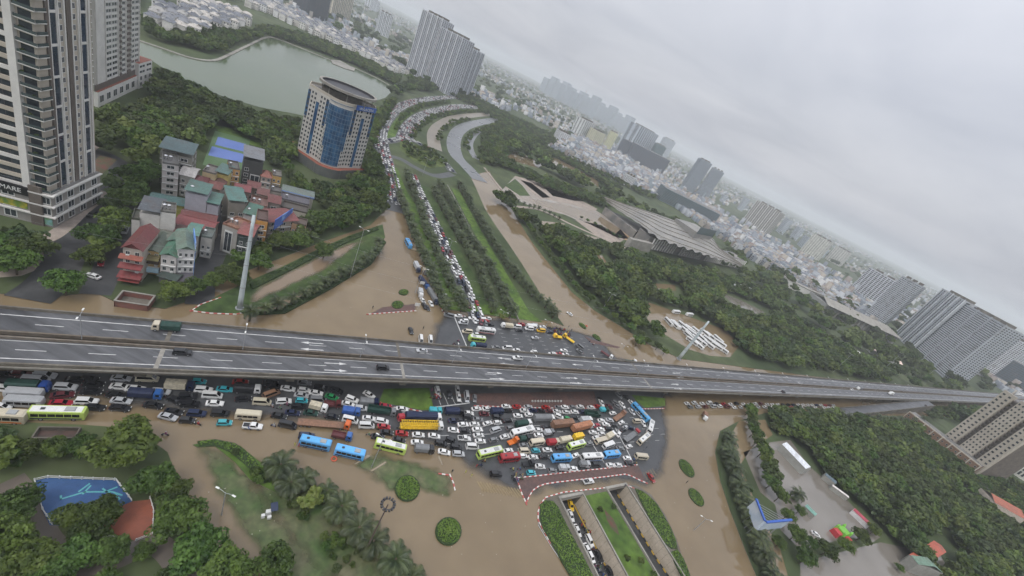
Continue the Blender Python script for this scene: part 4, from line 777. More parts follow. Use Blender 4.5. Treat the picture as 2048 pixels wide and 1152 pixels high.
# ---- round office with blue glass
OC = P(655, 338, .2); of = thing('office_tower', 'beige and blue glass office tower with an oval ring on its roof', 'tower', OC); OH = 52.0
vd = Vector((-OC.x, -OC.y, 0)).normalized(); vr = Vector((-vd.y, vd.x, 0)); vr = vr if vr.x > 0 else -vr
def OP(r, f): q = OC+vr*r+vd*f; return Vector((q.x, q.y, .2))
SH = [(-22,-13), (-22,-4), (-8,8.5)]; arc = [(7.6*math.sin(t), 8.0+4.6*math.cos(t)) for t in [math.radians(-78+15.6*k) for k in range(11)]]
base = [OP(*p) for p in SH+arc+[(8,8.5), (22,-4), (22,-13), (13,-20), (-13,-20)]]
b = MB(); lb(b, base, 7, OH, of, 0, 1); b.obj('wall', [mat('office_stone', (.49,.47,.435), .75, (.44,.42,.385), scale=.08, var=.06), m_rooff], of)
pod = [OP(p[0]*1.22, p[1]*1.22+(2 if p[1] > 0 else 0)) for p in SH+arc+[(8,8.5), (22,-4), (22,-13), (13,-20), (-13,-20)]]
b = MB(); lb(b, pod, 0, 7, of, 0, 1); b.obj('podium', [mat('podium_grey', (.09,.10,.10), .4, (.13,.13,.12), scale=.1), m_redc], of)
NFo = 14; fl = (OH-9)/NFo
for i in range(len(arc)-1):
    p0, p1 = OP(*arc[i]), OP(*arc[i+1]); part('glass_bay', m_glassb, lambda b: wbox(b, of, p0, p1, .02, (p1-p0).length-.02, 8, OH-3, .25), of)
b = MB()
for i in range(len(arc)-1):
    p0, p1 = OP(*arc[i]), OP(*arc[i+1]); L_ = (p1-p0).length
    for j in range(NFo+1): wbox(b, of, p0, p1, 0, L_, 8.2+j*fl, 8.6+j*fl, .1, 0, .25)
    wbox(b, of, p0, p1, -.14, .14, 8, OH-3, .12, 0, .25)
b.obj('mullions', mat('blue_mullion', (.08,.14,.21), .3), of, kind='stuff'); b = MB(); w = MB(); gl = MB()
for p0, p1, rev in ((base[0], base[1], 0), (base[1], base[2], 1), (base[-5], base[-4], 1), (base[-4], base[-3], 0)):
    L_ = (p1-p0).length
    if not rev: wbox(gl, of, p0, p1, L_*.05, L_*.95, 8, OH-1, .12)
    else:
        a_, b_ = (.44, .58) if p0 is base[1] else (.42, .56)
        wbox(gl, of, p0, p1, L_*a_, L_*b_, 8, OH-7, .12); wbox(gl, of, p0, p1, 0, L_*.12, OH*.62, OH-2, .12); wbox(gl, of, p0, p1, L_*.88, L_, OH*.62, OH-2, .12)
        qgrid(w, of, p0, p1, 8.5, OH-1, NFo, 3, .52, .5, .14, 0, 0, L_*(1-a_)); qgrid(w, of, p0, p1, 8.5, OH-1, NFo, 3, .52, .5, .14, 0, L_*b_, 0)
st_ = MB()
for i_, zt in ((0, OH*.66), (9, OH*.66), (1, OH*.38), (8, OH*.38)):
    p0, p1 = OP(*arc[i_]), OP(*arc[i_+1]); L_ = (p1-p0).length; wbox(st_, of, p0, p1, -.05, L_+.05, 7.5, zt, .6); d_, n_, _ = wall_frame(p0, p1); qgrid(w, of, p0+n_*.6, p1+n_*.6, 8.5, 8.5+round((zt-8.5)/fl)*fl-.6, round((zt-8.5)/fl), 1, .6, .5, .06)
st_.obj('stepped_bay', MATS['office_stone'], of)
w.obj('windows', m_glass, of, kind='stuff'); gl.obj('glass_strips', m_glassb, of, kind='stuff')
# roof: parapet, plant room and the oval ring
b = MB()
for a, c in zip(base, base[1:]+base[:1]): wbox(b, of, a, c, 0, (c-a).length, OH, OH+1.6, -.5)
b.obj('parapet', m_beigew, of); b = MB(); lb(b, [OP(-14,-12), OP(12,-12), OP(12,2), OP(-14,2)], OH, OH+4, of); b.obj('plant_room', m_concd, of)
b = MB(); n = 40
def ringp(r, k, z): t = 2*math.pi*k/n; q = OP(2+r*math.cos(t)*1.22, -4+r*math.sin(t)*.98); return (q.x-of.location.x, q.y-of.location.y, z)
for k in range(n):
    for r0, r1, z0, z1, mi in ((15.6, 15.6, OH+6.2, OH+7.8, 0), (14.2, 14.2, OH+6.2, OH+7.8, 1)): b.quad(ringp(r0, k, z0), ringp(r0, k+1, z0), ringp(r1, k+1, z1), ringp(r1, k, z1), mi)
    b.quad(ringp(14.2, k, OH+7.8), ringp(14.2, k+1, OH+7.8), ringp(15.6, k+1, OH+7.8), ringp(15.6, k, OH+7.8), 0)
    i = len(b.v); b.v += [ringp(14.2, k, OH+6.4), ringp(14.2, k+1, OH+6.4), ringp(0, 0, OH+6.4)]; b.f.append((i, i+1, i+2)); b.m.append(1)
    if k % 5 == 0: q = ringp(13.5, k, 0); b.cyl((q[0], q[1], OH), .35, 6.3, 6, 0)
b.obj('roof_ring', [m_conc, m_dark], of)
ltr = ['#9aa3ad', '#8b8f96']; c1, c2 = base[-5], base[-4]
part('sign_board', mat('sign_blue', (.03,.10,.36), .5), lambda b: wbox(b, of, OP(8.6,9.2), OP(22.6,-3.4), .5, 18.0, OH-1.5, OH+1.9, .4), of)
sign(of, OP(8.6,9.2), OP(22.6,-3.4), 9.2, OH-.9, 'VIGLACERA', 2.5, m_frame, .5)
# ---- old quarter: each house by the top edge of its camera side wall
HM = hexc
def dull(c, k, v):  # haze and dimness over the old quarter put into its house colours
    c = HM(c); g = .3*c[0]+.6*c[1]+.1*c[2]; return tuple((g+(x-g)*k)*v for x in c)
def house(name, label, fl_, fr_, h, depth, wall, roof, kind='flat', nw=3, nf=None, side=True, me=None, tanks=0, zr=None, over=.5, skip_f=False, cat='house'):
    A, B = P(*fl_, h), P(*fr_, h); A.z = B.z = .2; Q = quadbase(A, B, depth); r = thing(name, label, cat, A); wc, rc = dull(wall, .9, .82), dull(roof, .62, .72); L = (B-A).length; o = r.location
    b = MB(); lb(b, Q, 0, h, r); b.obj('wall', m_wallc, r).color = (*wc, 1)
    d, n, _ = wall_frame(A, B); b = MB(); zr = zr or (2.2 if kind in ('gable', 'shed') else 1.0)
    f = lambda s, t, z: tuple(Vector((A.x, A.y, 0))+d*s-n*t+Vector((0, 0, z))-Vector((o.x, o.y, o.z)))
    s0, s1, t0, t1_ = -over, L+over, -over*1.6, depth+over
    if kind == 'flat':
        for (a, c) in ((0, 1), (1, 2), (2, 3), (3, 0)): p_, q_ = Q[a], Q[c]; wbox(b, r, p_, q_, 0, (q_-p_).length, h+.004, h+.9, -.25)
        b.quad(f(0,0,h+.05), f(L,0,h+.05), f(L,depth,h+.05), f(0,depth,h+.05), 0)
    elif kind == 'gable':   # ridge runs away from the camera
        m_ = L/2; b.quad(f(s0,t0,h-.1), f(m_,t0,h+zr), f(m_,t1_,h+zr), f(s0,t1_,h-.1)); b.quad(f(m_,t0,h+zr), f(s1,t0,h-.1), f(s1,t1_,h-.1), f(m_,t1_,h+zr)); b.quad(f(0,0,h), f(L,0,h), f(m_,0,h+zr), f(m_,0,h+zr)); b.quad(f(0,depth,h), f(L,depth,h), f(m_,depth,h+zr), f(m_,depth,h+zr))
    elif kind == 'ridge':   # ridge runs along the street
        m_ = depth/2; b.quad(f(s0,t0,h-.1), f(s1,t0,h-.1), f(s1,m_,h+zr), f(s0,m_,h+zr)); b.quad(f(s0,m_,h+zr), f(s1,m_,h+zr), f(s1,t1_,h-.1), f(s0,t1_,h-.1)); b.quad(f(0,0,h), f(0,m_,h+zr), f(0,m_,h+zr), f(0,depth,h)); b.quad(f(L,0,h), f(L,m_,h+zr), f(L,m_,h+zr), f(L,depth,h))
    elif kind == 'hip':
        m_ = depth/2; k = min(m_, L*.45); R1, R2 = f(k,m_,h+zr), f(L-k,m_,h+zr); b.quad(f(s0,t0,h), f(s1,t0,h), R2, R1); b.quad(f(s1,t1_,h), f(s0,t1_,h), R1, R2); b.quad(f(s0,t1_,h), f(s0,t0,h), R1, R1); b.quad(f(s1,t0,h), f(s1,t1_,h), R2, R2)
    elif kind == 'shed':    # sheet roof on posts above an open terrace
        b.quad(f(s0,t0,h+zr*.75), f(s1,t0,h+zr*.75), f(s1,t1_,h+zr*1.2), f(s0,t1_,h+zr*1.2)); b.quad(f(s0,t1_,h+zr*1.2-.1), f(s1,t1_,h+zr*1.2-.1), f(s1,t0,h+zr*.75-.1), f(s0,t0,h+zr*.75-.1))
        for s_ in (.2, L-.2):
            for t_ in (.2, depth-.2): q = f(s_, t_, h); b.tube([q, (q[0], q[1], q[2]+zr*.8)], .07, 4)
    b.obj('roof', m_roofc, r).color = (*rc, 1)
    nf = nf if nf is not None else max(1, int(h/3.4))
    if nf and nw: wgrid(r, A, B, .4, .4+nf*3.3, nf, nw, .5, .5, me)
    if side and nf: wgrid(r, B, Q[2], 3.7, .4+nf*3.3, max(1, nf-1), max(1, int(depth/5)), .3, .4, me)
    for j in range(1, nf):
        if nw: bb = MB(); wbox(bb, r, A, B, .1, L-.1, .25+j*3.3, .45+j*3.3, .55); bb.obj('balcony', m_frame, r)
    for k in range(tanks):
        q = f(L*(.2+.3*k), depth*.4, h+.06); tk = MB(); tk.cyl(q, .75, 1.9, 10); tk.cyl((q[0], q[1], q[2]+1.9), .75, .35, 10, 0, .15); tk.obj('water_tank', m_tank, r)
    return r, A, B, d, n, L
def awning(r, A, B, s0, s1, z, dep, col, drop=.9, name='awning'):
    d, n, L = wall_frame(A, B); o = r.location; p = lambda s, t, zz: tuple(A+d*s+n*t+Vector((0,0,zz))-o); b = MB(); b.quad(p(s0,dep,z-drop), p(s1,dep,z-drop), p(s1,0,z), p(s0,0,z)); b.quad(p(s0,0,z-.12), p(s1,0,z-.12), p(s1,dep,z-drop-.12), p(s0,dep,z-drop-.12)); b.quad(p(s0,dep,z-drop-.25), p(s1,dep,z-drop-.25), p(s1,dep,z-drop), p(s0,dep,z-drop)); b.obj(name, m_roofc, r).color = (*dull(col, .75, .75), 1)
r, A, B, d, n, L = house('shophouse', 'shophouse with red gable roof and stepped red awnings at the street corner', (246,494), (284,501), 14, 15, '#b9aea2', '#8a2e2c', 'gable', 2, side=False, zr=2.4)
for z, c, dp in ((11.2, '#a5482a', 1.8), (7.6, '#93302f', 2.4), (4.0, '#93302f', 3.2)): awning(r, A, B, -.8, L+.5, z, dp, c)
awning(r, A, B, -.5, L+.3, 1.9, 3.3, '#b2302c', .1, 'shop_fascia')
r, A, B, d, n, L = house('shophouse', 'narrow yellow shophouse with brown awnings and pale blue shop board', (289.5,500), (321,505), 10.5, 13, '#c8a86e', '#5d6e5a', 'gable', 2, zr=1.2, side=False); awning(r, A, B, 0, L, 8.8, 2.6, '#8a7f3e'); awning(r, A, B, 0, L, 7.0, 1.8, '#5a4632')
bb = MB(); wbox(bb, r, A, B, 0, L, 2.0, 3.6, 1.6); so2 = bb.obj('shop_board', mat('shop_blue', (.42,.60,.70), .6), r)
house('shophouse', 'white three storey shophouse with bright green sheet roof', (322,508), (353,513.5), 11.5, 13, '#d6d0cc', '#3f8a68', 'gable', 2, zr=1.4, side=False)
r, A, B, d, n, L = house('shophouse', 'white corner house with an arcaded top floor beside the blue banner', (356,498), (390,500), 14.5, 12, '#d5d3d2', '#6f8f78', 'gable', 3, zr=1.8, side=False)
Q = quadbase(A, B, 12); bb = MB(); wbox(bb, r, B, Q[2], .2, 11, 2.0, 17.5, .25); bb.obj('banner', mat('ad_blue', (.12,.26,.60), .5, (.55,.66,.80), scale=.22, lo=.45, hi=.7), r); awning(r, A, B, 0, L, 3.8, 4.5, '#5a5560', 1.2)
r, A, B, d, n, L = house('lean_to', 'low dark sheet lean-to in front of the white shophouse', (318,550), (352,560), 3.6, 5, '#6a6a68', '#43584f', 'ridge', 0, zr=.5, side=False)
house('terrace_house', 'small house with green sheet roof in the middle of the front block', (337,479), (368,486), 12, 9, '#b8b5ae', '#5a8f77', 'gable', 2, zr=1.3, side=False)
house('terrace_house', 'house with grey green patched roofs behind the red gable', (296,482), (334,489), 10, 10, '#a39f92', '#7b8270', 'ridge', 2, zr=1.2, side=False, tanks=1)
house('terrace_house', 'house with a teal roof beside the pink edged lane', (374,466), (396,470), 12, 9, '#b4b0a8', '#4e9a86', 'ridge', 2, zr=1.2, side=False)
house('terrace_house', 'tall white house with a windowless side wall and dark roof awning', (279,425), (320,432), 15.5, 9, '#cfcbc4', '#5a636b', 'shed', 0, zr=2.4, side=False)
house('terrace_house', 'white stair tower with steel tanks beside the windowless wall', (321,424), (351,428), 17.5, 8, '#d3cfc8', '#77746a', 'flat', 0, tanks=2, side=False)
house('terrace_house', 'low white wing with a roof garden at the end of the windowless wall', (263,439), (279,441), 12.5, 8, '#cbc6bf', '#5d6350', 'flat', 0, side=False)
house('terrace_house', 'grey blue house with a stepped windowless wall and teal terrace roofs', (371,384), (414,394), 16.5, 9, '#a9aab3', '#4f8577', 'shed', 0, zr=2.0, side=False, tanks=1)
house('terrace_house', 'lower front step of the grey blue house under a teal roof', (414,408), (437,413), 13, 9, '#a8a9b2', '#4b8a7a', 'shed', 0, zr=1.8, side=False)
house('long_shed', 'long low building with twin red roofs in the middle of the block', (351,445), (424,462), 8, 9, '#9b8f86', '#a03a38', 'ridge', 0, zr=1.6, side=False)
house('long_shed', 'second red roofed strip behind the twin red roofs', (362,432), (430,445), 8, 7, '#9b8f86', '#8d3b34', 'ridge', 0, zr=1.4, side=False)
house('long_shed', 'low teal roofed strip with a yellow edge below the five storey house', (300,398), (368,411), 7, 7, '#b5ad4d', '#3f7d76', 'ridge', 0, zr=1.3, side=False)
house('apartment_house', 'white five storey house with black windows and a terrace of tanks', (325,327), (358,332.5), 16.5, 14, '#cfc7c4', '#7c7a76', 'flat', 1, nf=5, tanks=2)
house('roof_shelter', 'big teal sheet shelter with grey panels on the roof behind the white house', (320,302), (384,318), 17, 12, '#8c8a80', '#54777a', 'shed', 2, zr=3.0)
house('terrace_house', 'house with a folded pale roof over a dark glass front', (360,347), (388,354), 12, 11, '#b8b3ac', '#d8cfc6', 'ridge', 2, nf=3, zr=1.5, side=False)
house('terrace_house', 'cream yellow house with balconies beside the folded pale roof', (405,343), (431,350), 12.5, 10, '#cbb98a', '#8a8074', 'flat', 2, tanks=1, side=False)
house('terrace_house', 'yellow house with a teal awning roof in the back row', (432,346), (456,353), 12, 10, '#d0bd6c', '#56877d', 'shed', 2, zr=1.8, side=False)
house('terrace_house', 'orange and cream house left of the dark modern house', (458,337), (480,341), 14, 10, '#c99a55', '#777269', 'flat', 2, tanks=1, side=False)
r, A, B, d, n, L = house('modern_house', 'dark grey modern house with a white framed window and slab roof', (488,318), (527,327), 17.5, 14, '#4a4c4b', '#82868c', 'shed', 0, zr=2.6, side=True)
win(r, A, B, L*.66, 6.5, L*.5, 6.5, out=.3); wgrid(r, A, B, .4, 13.6, 4, 1, .6, .6, None, 0, L*.62)
house('terrace_house', 'pink cream house with an orange hipped roof', (523,352), (543,356), 10.5, 8, '#c7b4a6', '#b0583a', 'hip', 2, zr=2.6, side=False)
house('terrace_house', 'narrow golden house beside the office podium', (545,351), (563,355), 11.5, 8, '#cba257', '#8a8378', 'flat', 2, tanks=1, side=False)
r, A, B, d, n, L = house('shop_building', 'long building with a pale green roof and blue edge board', (565,381), (627,396), 9.5, 9, '#b9b4a8', '#71857a', 'ridge', 0, zr=1.2, side=False); bb = MB(); wbox(bb, r, A, B, -.5, L+.5, 8.7, 9.7, .4); bb.obj('fascia', mat('fascia_blue', (.07,.15,.42), .5), r)
house('shop_building', 'lower building with mauve and brown flat roofs below the blue edged one', (560,398), (618,412), 9, 9, '#a9a49a', '#6a6670', 'flat', 0, side=True, tanks=1)
house('shop_building', 'brown roofed front wing above the brick facade by the trees', (562,415), (614,428), 9, 8, '#bdb6a6', '#62584e', 'flat', 4, nf=2, side=True)
house('terrace_house', 'grey house with a flat teal roof in the centre of the quarter', (458,405), (492,408.5), 14.5, 12, '#8d877b', '#4d8d80', 'shed', 2, nf=3, zr=2.2)
house('terrace_house', 'white house with a green roof and tanks right of the flat teal roof', (487,429), (513,436), 11.5, 10, '#c9c4c4', '#3f8069', 'shed', 2, zr=1.6, side=False, tanks=1)
house('terrace_house', 'cluster house with white roof boxes behind the green roofed one', (498,408), (534,416), 10.5, 10, '#a9a296', '#8c5a48', 'flat', 2, side=False, tanks=2)
r, A, B, d, n, L = house('corner_house', 'corner house with a curved white cornice over tall blue glass', (445,449), (476,461), 13.5, 10, '#a8a49c', '#a3643a', 'flat', 0, side=False, tanks=2)
win(r, A, B, L*.45, 6.2, L*.5, 11.0, out=.1)
house('corner_house', 'red roofed part of the corner house behind the pylon', (477,465), (506,472), 13.5, 11, '#3f4a47', '#a34438', 'ridge', 2, nf=3, zr=1.4, side=False)
house('terrace_house', 'narrow bright orange house with white window grilles', (513,440), (536,444), 15, 10, '#c98f3c', '#6d4a3e', 'flat', 1, nf=4, side=False)
r, A, B, d, n, L = house('terrace_house', 'house with a wide red roof behind the blue billboard', (538,443), (596,440), 10.5, 12, '#b5a99c', '#99423c', 'ridge', 3, zr=1.8, side=False)
house('terrace_house', 'brick and white house front right of the billboard', (584,446), (612,453), 9.5, 7, '#b08d6e', '#6d5a4c', 'flat', 3, side=False)
house('terrace_house', 'small red roofed house left of the red stair roof', (470,378), (500,384), 9, 8, '#a58f84', '#a2403f', 'ridge', 2, zr=1.3, side=False)
house('terrace_house', 'red stair shaped roof block in the middle of the right rows', (537,402), (560,407), 12, 9, '#9a8d84', '#8c3b33', 'ridge', 1, zr=1.5, side=False)
house('terrace_house', 'red tiled house in the back rows left of the lane', (412,372), (440,379), 9.5, 8, '#a79a8c', '#9c4a38', 'hip', 2, zr=1.8, side=False)
house('terrace_house', 'dark red house top beside the lane below the cream yellow house', (386,362), (410,368), 10, 8, '#a79a8c', '#8a3436', 'hip', 2, zr=1.6, side=False)
for k_, (fl_, fr_2, h_, dp_, wc_, rc_, kd_, lb_) in enumerate((((300,463),(326,468),9,8,'#b0a79c','#7d4038','ridge','small house with a rusty red roof behind the grey green roofs'), ((402,474),(424,478),10,8,'#bab6ae','#6a7a72','flat','small grey house at the lane below the pink edged roofs'), ((440,394),(460,399),10,8,'#b3a68e','#7a746a','flat','tan house at the head of the lane'),
    ((464,392),(484,396),11,7,'#a9a49c','#5d7f76','shed','narrow house with a green shelter left of the flat teal roof'), ((515,386),(536,391),10,8,'#b5a494','#8a4a3e','ridge','brick roofed house below the golden house'), ((540,382),(562,387),9,7,'#a8a096','#6f6a64','flat','grey flat roofed house below the office podium'), ((430,362),(452,367),9,7,'#b9a77c','#7c4a40','hip','small yellow house with a brown hipped roof'), ((392,392),(412,397),11,6,'#a7a39b','#74706a','flat','grey flat roofed house beside the stepped teal roofs'), ((496,372),(520,377),8.5,8,'#a59a90','#8f443c','ridge','low red roofed house in front of the dark modern house'), ((590,462),(615,470),7,6,'#a98f78','#5e564e','flat','low brick front among the trees below the billboard'), ((350,462),(372,467),10,6,'#9f9a92','#6b4038','ridge','small dark red roof between the windowless wall and the long red roofs'))):
    house('terrace_house', lb_, fl_, fr_2, h_, dp_, wc_, rc_, kd_, 2, zr=1.3, side=False, tanks=k_ % 2)
acb = MB(); acb.box((0,0,0), (.95,.4,.7)); ACM = acb.mesh('air_conditioner', m_frame)
for r_ in [o for o in list(C.objects) if o.parent is None and o.name.split('.')[0] in ('terrace_house', 'shophouse', 'apartment_house', 'corner_house')]:
    ws_ = [o for o in r_.children if o.name.startswith('window')]
    for o in ws_[::3]: n_ = Vector((math.sin(o.rotation_euler.z), -math.cos(o.rotation_euler.z), 0)); link('air_conditioner', ACM, r_, o.location+n_*.25+Vector((0, 0, -o.scale.z*.75)), o.rotation_euler.z)
bq0, bq1 = P(548, 452, 11), P(583, 428, 11); bl = thing('billboard', 'slanted blue billboard on the roofs of the old quarter', 'billboard', Vector((bq0.x, bq0.y, .2)))
b = MB(); wbox(b, bl, Vector((bq0.x, bq0.y, 0)), Vector((bq1.x, bq1.y, 0)), 0, (bq1-bq0).length, 9, 14.5, .3); b.obj('panel', mat('billboard_blue', (.06,.13,.42), .5, (.25,.45,.75), scale=.16, lo=.5, hi=.62), bl)
b = MB()
for k in range(4): q = bq0.lerp(bq1, (k+.5)/4)-bl.location; b.tube([(q.x, q.y+.4, 0), (q.x, q.y+.4, 11)], .15, 5)
b.obj('posts', m_dark, bl)
# guard house over the stairs
ga, gb = P(228, 612, .2), P(296, 622, .2); r = thing('stair_shelter', 'low open topped brick stair shelter beside the flyover', 'shelter', ga); Q = quadbase(ga, gb, 6.0); b = MB()
for i in range(4): wbox(b, r, Q[i], Q[(i+1) % 4], 0, (Q[(i+1) % 4]-Q[i]).length, 0, 2.4, -.35)
b.obj('wall', mat('pink_brick', (.24,.10,.08), .8, (.17,.09,.075), scale=.6), r); b = MB()
for i in range(4): wbox(b, r, Q[i], Q[(i+1) % 4], -.1, (Q[(i+1) % 4]-Q[i]).length+.1, 2.4+.003*i, 2.65+.003*i, -.5, 0, .1)
b.obj('coping', m_conc, r); b = MB(); lb(b, [q.lerp((Q[0]+Q[2])/2, .12) for q in Q], 0, .5, r); b.obj('stair_floor', m_concd, r)
# ---- generic slab towers
def slab(name, label, a, b_, depth, h, wall, nf, nc, win_=(.6, .5), glass=m_glass, bands=None, piers=None, group=None, roofbits=True, cat='tower', a_world=False, pier_col=None):
    A, B = (P(*a, .2), P(*b_, .2)) if not a_world else (a, b_); Q = quadbase(A, B, depth); r = thing(name, label, cat, A, 0, group); L = (B-A).length
    b = MB(); lb(b, Q, 0, h, r, 0, 1); b.obj('wall', [m_wallc, m_rooff], r).color = (*HM(wall), 1); w = MB()
    for i in (0, 1, 3): p_, q_ = Q[i], Q[(i+1) % 4]; l_ = (q_-p_).length; qgrid(w, r, p_, q_, 2, h-1.5, nf, nc if i == 0 else max(2, int(nc*l_/L)), *win_, .08)
    w.obj('windows', glass, r, kind='stuff')
    if bands:
        b = MB()
        for j in range(nf): z = 2+(h-3.5)/nf*j; wbox(b, r, A, B, 0, L, z-.25, z+.3, .7); wbox(b, r, Q[3], A, 0, depth, z-.251, z+.301, .7)
        b.obj('balcony_slabs', m_wallc, r, kind='stuff').color = (*HM(bands), 1)
    if piers:
        for k in range(piers+1):
            b = MB(); s_ = L*k/piers; wbox(b, r, A, B, max(0, s_-1.2), min(L, s_+1.2), 0, h+1.2, 1.1); b.obj('pier', m_wallc, r).color = (*HM(pier_col or wall), 1)
    if roofbits:
        for k in range(3): b = MB(); c = A+(B-A)*(.2+.3*k)+(Q[3]-A)*.5-r.location; b.box((c.x, c.y, h), (L*.14, depth*.5, 4), math.atan2((B-A).y, (B-A).x)); b.obj('roof_plant', m_concd, r)
    return r
slab('apartment_slab', 'tallest left block of the far white slab group above the boulevard', (811,141), (848,163), 38, 137, '#b9bcc1', 44, 12, (.5,.55), bands='#a5a9b0', piers=4, pier_col='#d8d9dc')
slab('apartment_slab', 'middle block of the far white slab group above the boulevard', (850,164), (889,188), 38, 122, '#b5b8be', 39, 12, (.5,.55), bands='#a2a6ae', piers=4, pier_col='#d5d6da')
slab('apartment_slab', 'right detached block of the far white slab group above the boulevard', (897,187), (938,196), 38, 111, '#b5b9bf', 36, 14, (.5,.55), bands='#a2a6ae', piers=5, pier_col='#d0d2d6')
slab('apartment_slab', 'huge grey apartment slab with a dark seam at the right end of the flyover', (1826,703), (1886,756), 26, 108, '#a9aeb3', 33, 30, (.62,.5), bands='#dcdee0', piers=3)
slab('apartment_slab', 'left narrow block of the huge grey slab, with long vertical strips', (1788,668), (1820,700), 24, 112, '#adb1b6', 33, 10, (.45,.8), piers=4, pier_col='#d5d8db')
slab('apartment_slab', 'grey apartment block with a ribbed edge just left of the huge slab', (1722,634), (1758,657), 24, 100, '#a6abb0', 30, 12, (.6,.5), bands='#d2d5d8', piers=3)
slab('office_block', 'dark slate office block at the right edge beyond the beige tower', (1975,752), (2062,800), 40, 52, '#4d5a63', 12, 14, (.8,.4), m_dark, roofbits=False)
slab('apartment_slab', 'pale apartment block behind the huge slab near the right edge', (1930,735), (1975,760), 24, 92, '#c6c9cd', 26, 10, bands='#dcdee0')
slab('apartment_slab', 'hazy slab at the right edge behind the slate office', (2010,720), (2060,745), 24, 90, '#b9bdc2', 24, 10, bands='#d5d7da')
slab('twin_tower', 'left half of the grey glass twin tower beyond the convention centre', (1366,377), (1386,387), 45, 124, '#9fa9b3', 34, 14, (.7,.5), m_glass, bands='#b9c1c9')
slab('twin_tower', 'right half of the grey glass twin tower beyond the convention centre', (1391,389), (1412,400), 45, 116, '#a3acb5', 33, 14, (.7,.5), m_glass, bands='#b9c1c9')
slab('apartment_slab', 'striped brown grey block right of the grey glass twin tower', (1484,441), (1528,467), 40, 86, '#b0aca6', 24, 12, (.5,.6), piers=6, pier_col='#d4d2cf')
slab('apartment_block', 'cream block with a dark roof canopy right of the striped block', (1599,501), (1632,520), 35, 74, '#c9c8bf', 16, 8, (.4,.4))
slab('apartment_block', 'smaller cream block beside the one with the canopy', (1650,517), (1674,531), 30, 64, '#c6c5bd', 14, 6, (.4,.4))
slab('apartment_block', 'pale framed block under haze left of the ribbed grey block', (1698,578), (1770,622), 30, 74, '#c9ccd1', 16, 12, (.7,.6), bands='#dddfe2')
slab('office_slab', 'long dark slab in the middle of the skyline', (1254,318), (1322,352), 60, 66, '#5f666f', 14, 20, (.8,.4), m_dark, roofbits=False)
slab('office_slab', 'short dark block at the left end of the long dark slab', (1232,303), (1250,313), 60, 60, '#5a626c', 12, 8, (.8,.4), m_dark, roofbits=False)
slab('round_tower', 'tall pale tower with a crown in the middle of the skyline', (1252,306), (1290,318), 60, 132, '#aeb6bf', 30, 10, (.5,.6), piers=5, pier_col='#cfd4da')
slab('office_tower', 'dark green glass tower right of the crowned tower', (1294,322), (1312,331), 50, 96, '#5d7a7b', 24, 8, (.8,.6), m_glass)
slab('office_tower', 'thin pale tower at the right of the dark green one', (1306,318), (1326,328), 50, 142, '#bfc6cd', 28, 8, (.5,.5))
slab('apartment_block', 'white block with strips left of the yellowish blocks', (1155,276), (1175,283), 40, 66, '#cfd1cf', 16, 6, (.4,.6))
slab('apartment_block', 'left yellowish block above the dense houses', (1180,289), (1199,297), 40, 52, '#cfcdb0', 13, 6, (.4,.5))
slab('apartment_block', 'right yellowish block above the dense houses', (1204,297), (1218,304), 40, 70, '#cdcda8', 16, 5, (.4,.5))
slab('apartment_block', 'white slab among the houses beside the far park', (1110,283), (1130,292), 30, 30, '#d0d1d2', 8, 6, (.4,.5))
slab('apartment_block', 'white ribbed block at the near edge of the dense houses', (1242,366), (1262,376), 20, 24, '#d8d9da', 6, 8, (.5,.7))
slab('dark_tower', 'dark slate tower at the top edge left of the beige ribbed tower', (612,32), (653,44), 40, 92, '#3d4852', 24, 10, (.85,.5), m_dark, roofbits=False)
slab('apartment_slab', 'beige ribbed tower at the top edge', (660,34), (698,45), 40, 90, '#bdb5a2', 24, 12, (.4,.6), piers=6, pier_col='#d6cfbd')
slab('apartment_slab', 'pale white tower below the top edge, left of the twin slabs', (752,66), (776,77), 40, 78, '#c4c8cd', 20, 8, (.4,.6), piers=4, pier_col='#dfe1e4')
slab('apartment_slab', 'faint white tower cut by the top edge', (738,19), (756,25), 40, 80, '#c4c8cd', 20, 8, (.4,.6), piers=3, pier_col='#dfe1e4')
for i in range(15):
    x = 1086+i*11.5; y = 187+i*5.6+(i % 3)*1.4
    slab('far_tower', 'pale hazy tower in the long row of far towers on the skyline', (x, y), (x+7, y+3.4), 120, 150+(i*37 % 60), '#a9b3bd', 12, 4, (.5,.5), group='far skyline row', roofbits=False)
for i in range(8):
    x = 1440+i*27+(i*i % 3)*9; y = 402+i*15.2+(i*7 % 5)
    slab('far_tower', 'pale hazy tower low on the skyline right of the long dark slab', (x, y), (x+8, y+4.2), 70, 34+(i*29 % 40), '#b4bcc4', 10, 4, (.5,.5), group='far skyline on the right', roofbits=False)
am = thing('antenna_mast', 'thin red and white lattice antenna mast on the skyline', 'mast', P(1155, 220, .2)); b = MB()
for sx_, sy_ in ((-1,-1), (1,-1), (1,1), (-1,1)): b.tube([(sx_*12, sy_*12, 0), (sx_*3, sy_*3, 150), (0, 0, 230)], [1.6, 1.4, 1.2], 4)
for k in range(9):
    z = k*17.0; r_ = 12-9*z/150
    for a_, c_ in (((-1,-1), (1,-1)), ((1,-1), (1,1)), ((1,1), (-1,1)), ((-1,1), (-1,-1))): b.tube([(a_[0]*r_, a_[1]*r_, z), (c_[0]*r_*.9, c_[1]*r_*.9, z+15)], .8, 3)
b.obj('lattice', mat('mast_red', (.4,.2,.18), .7), am)
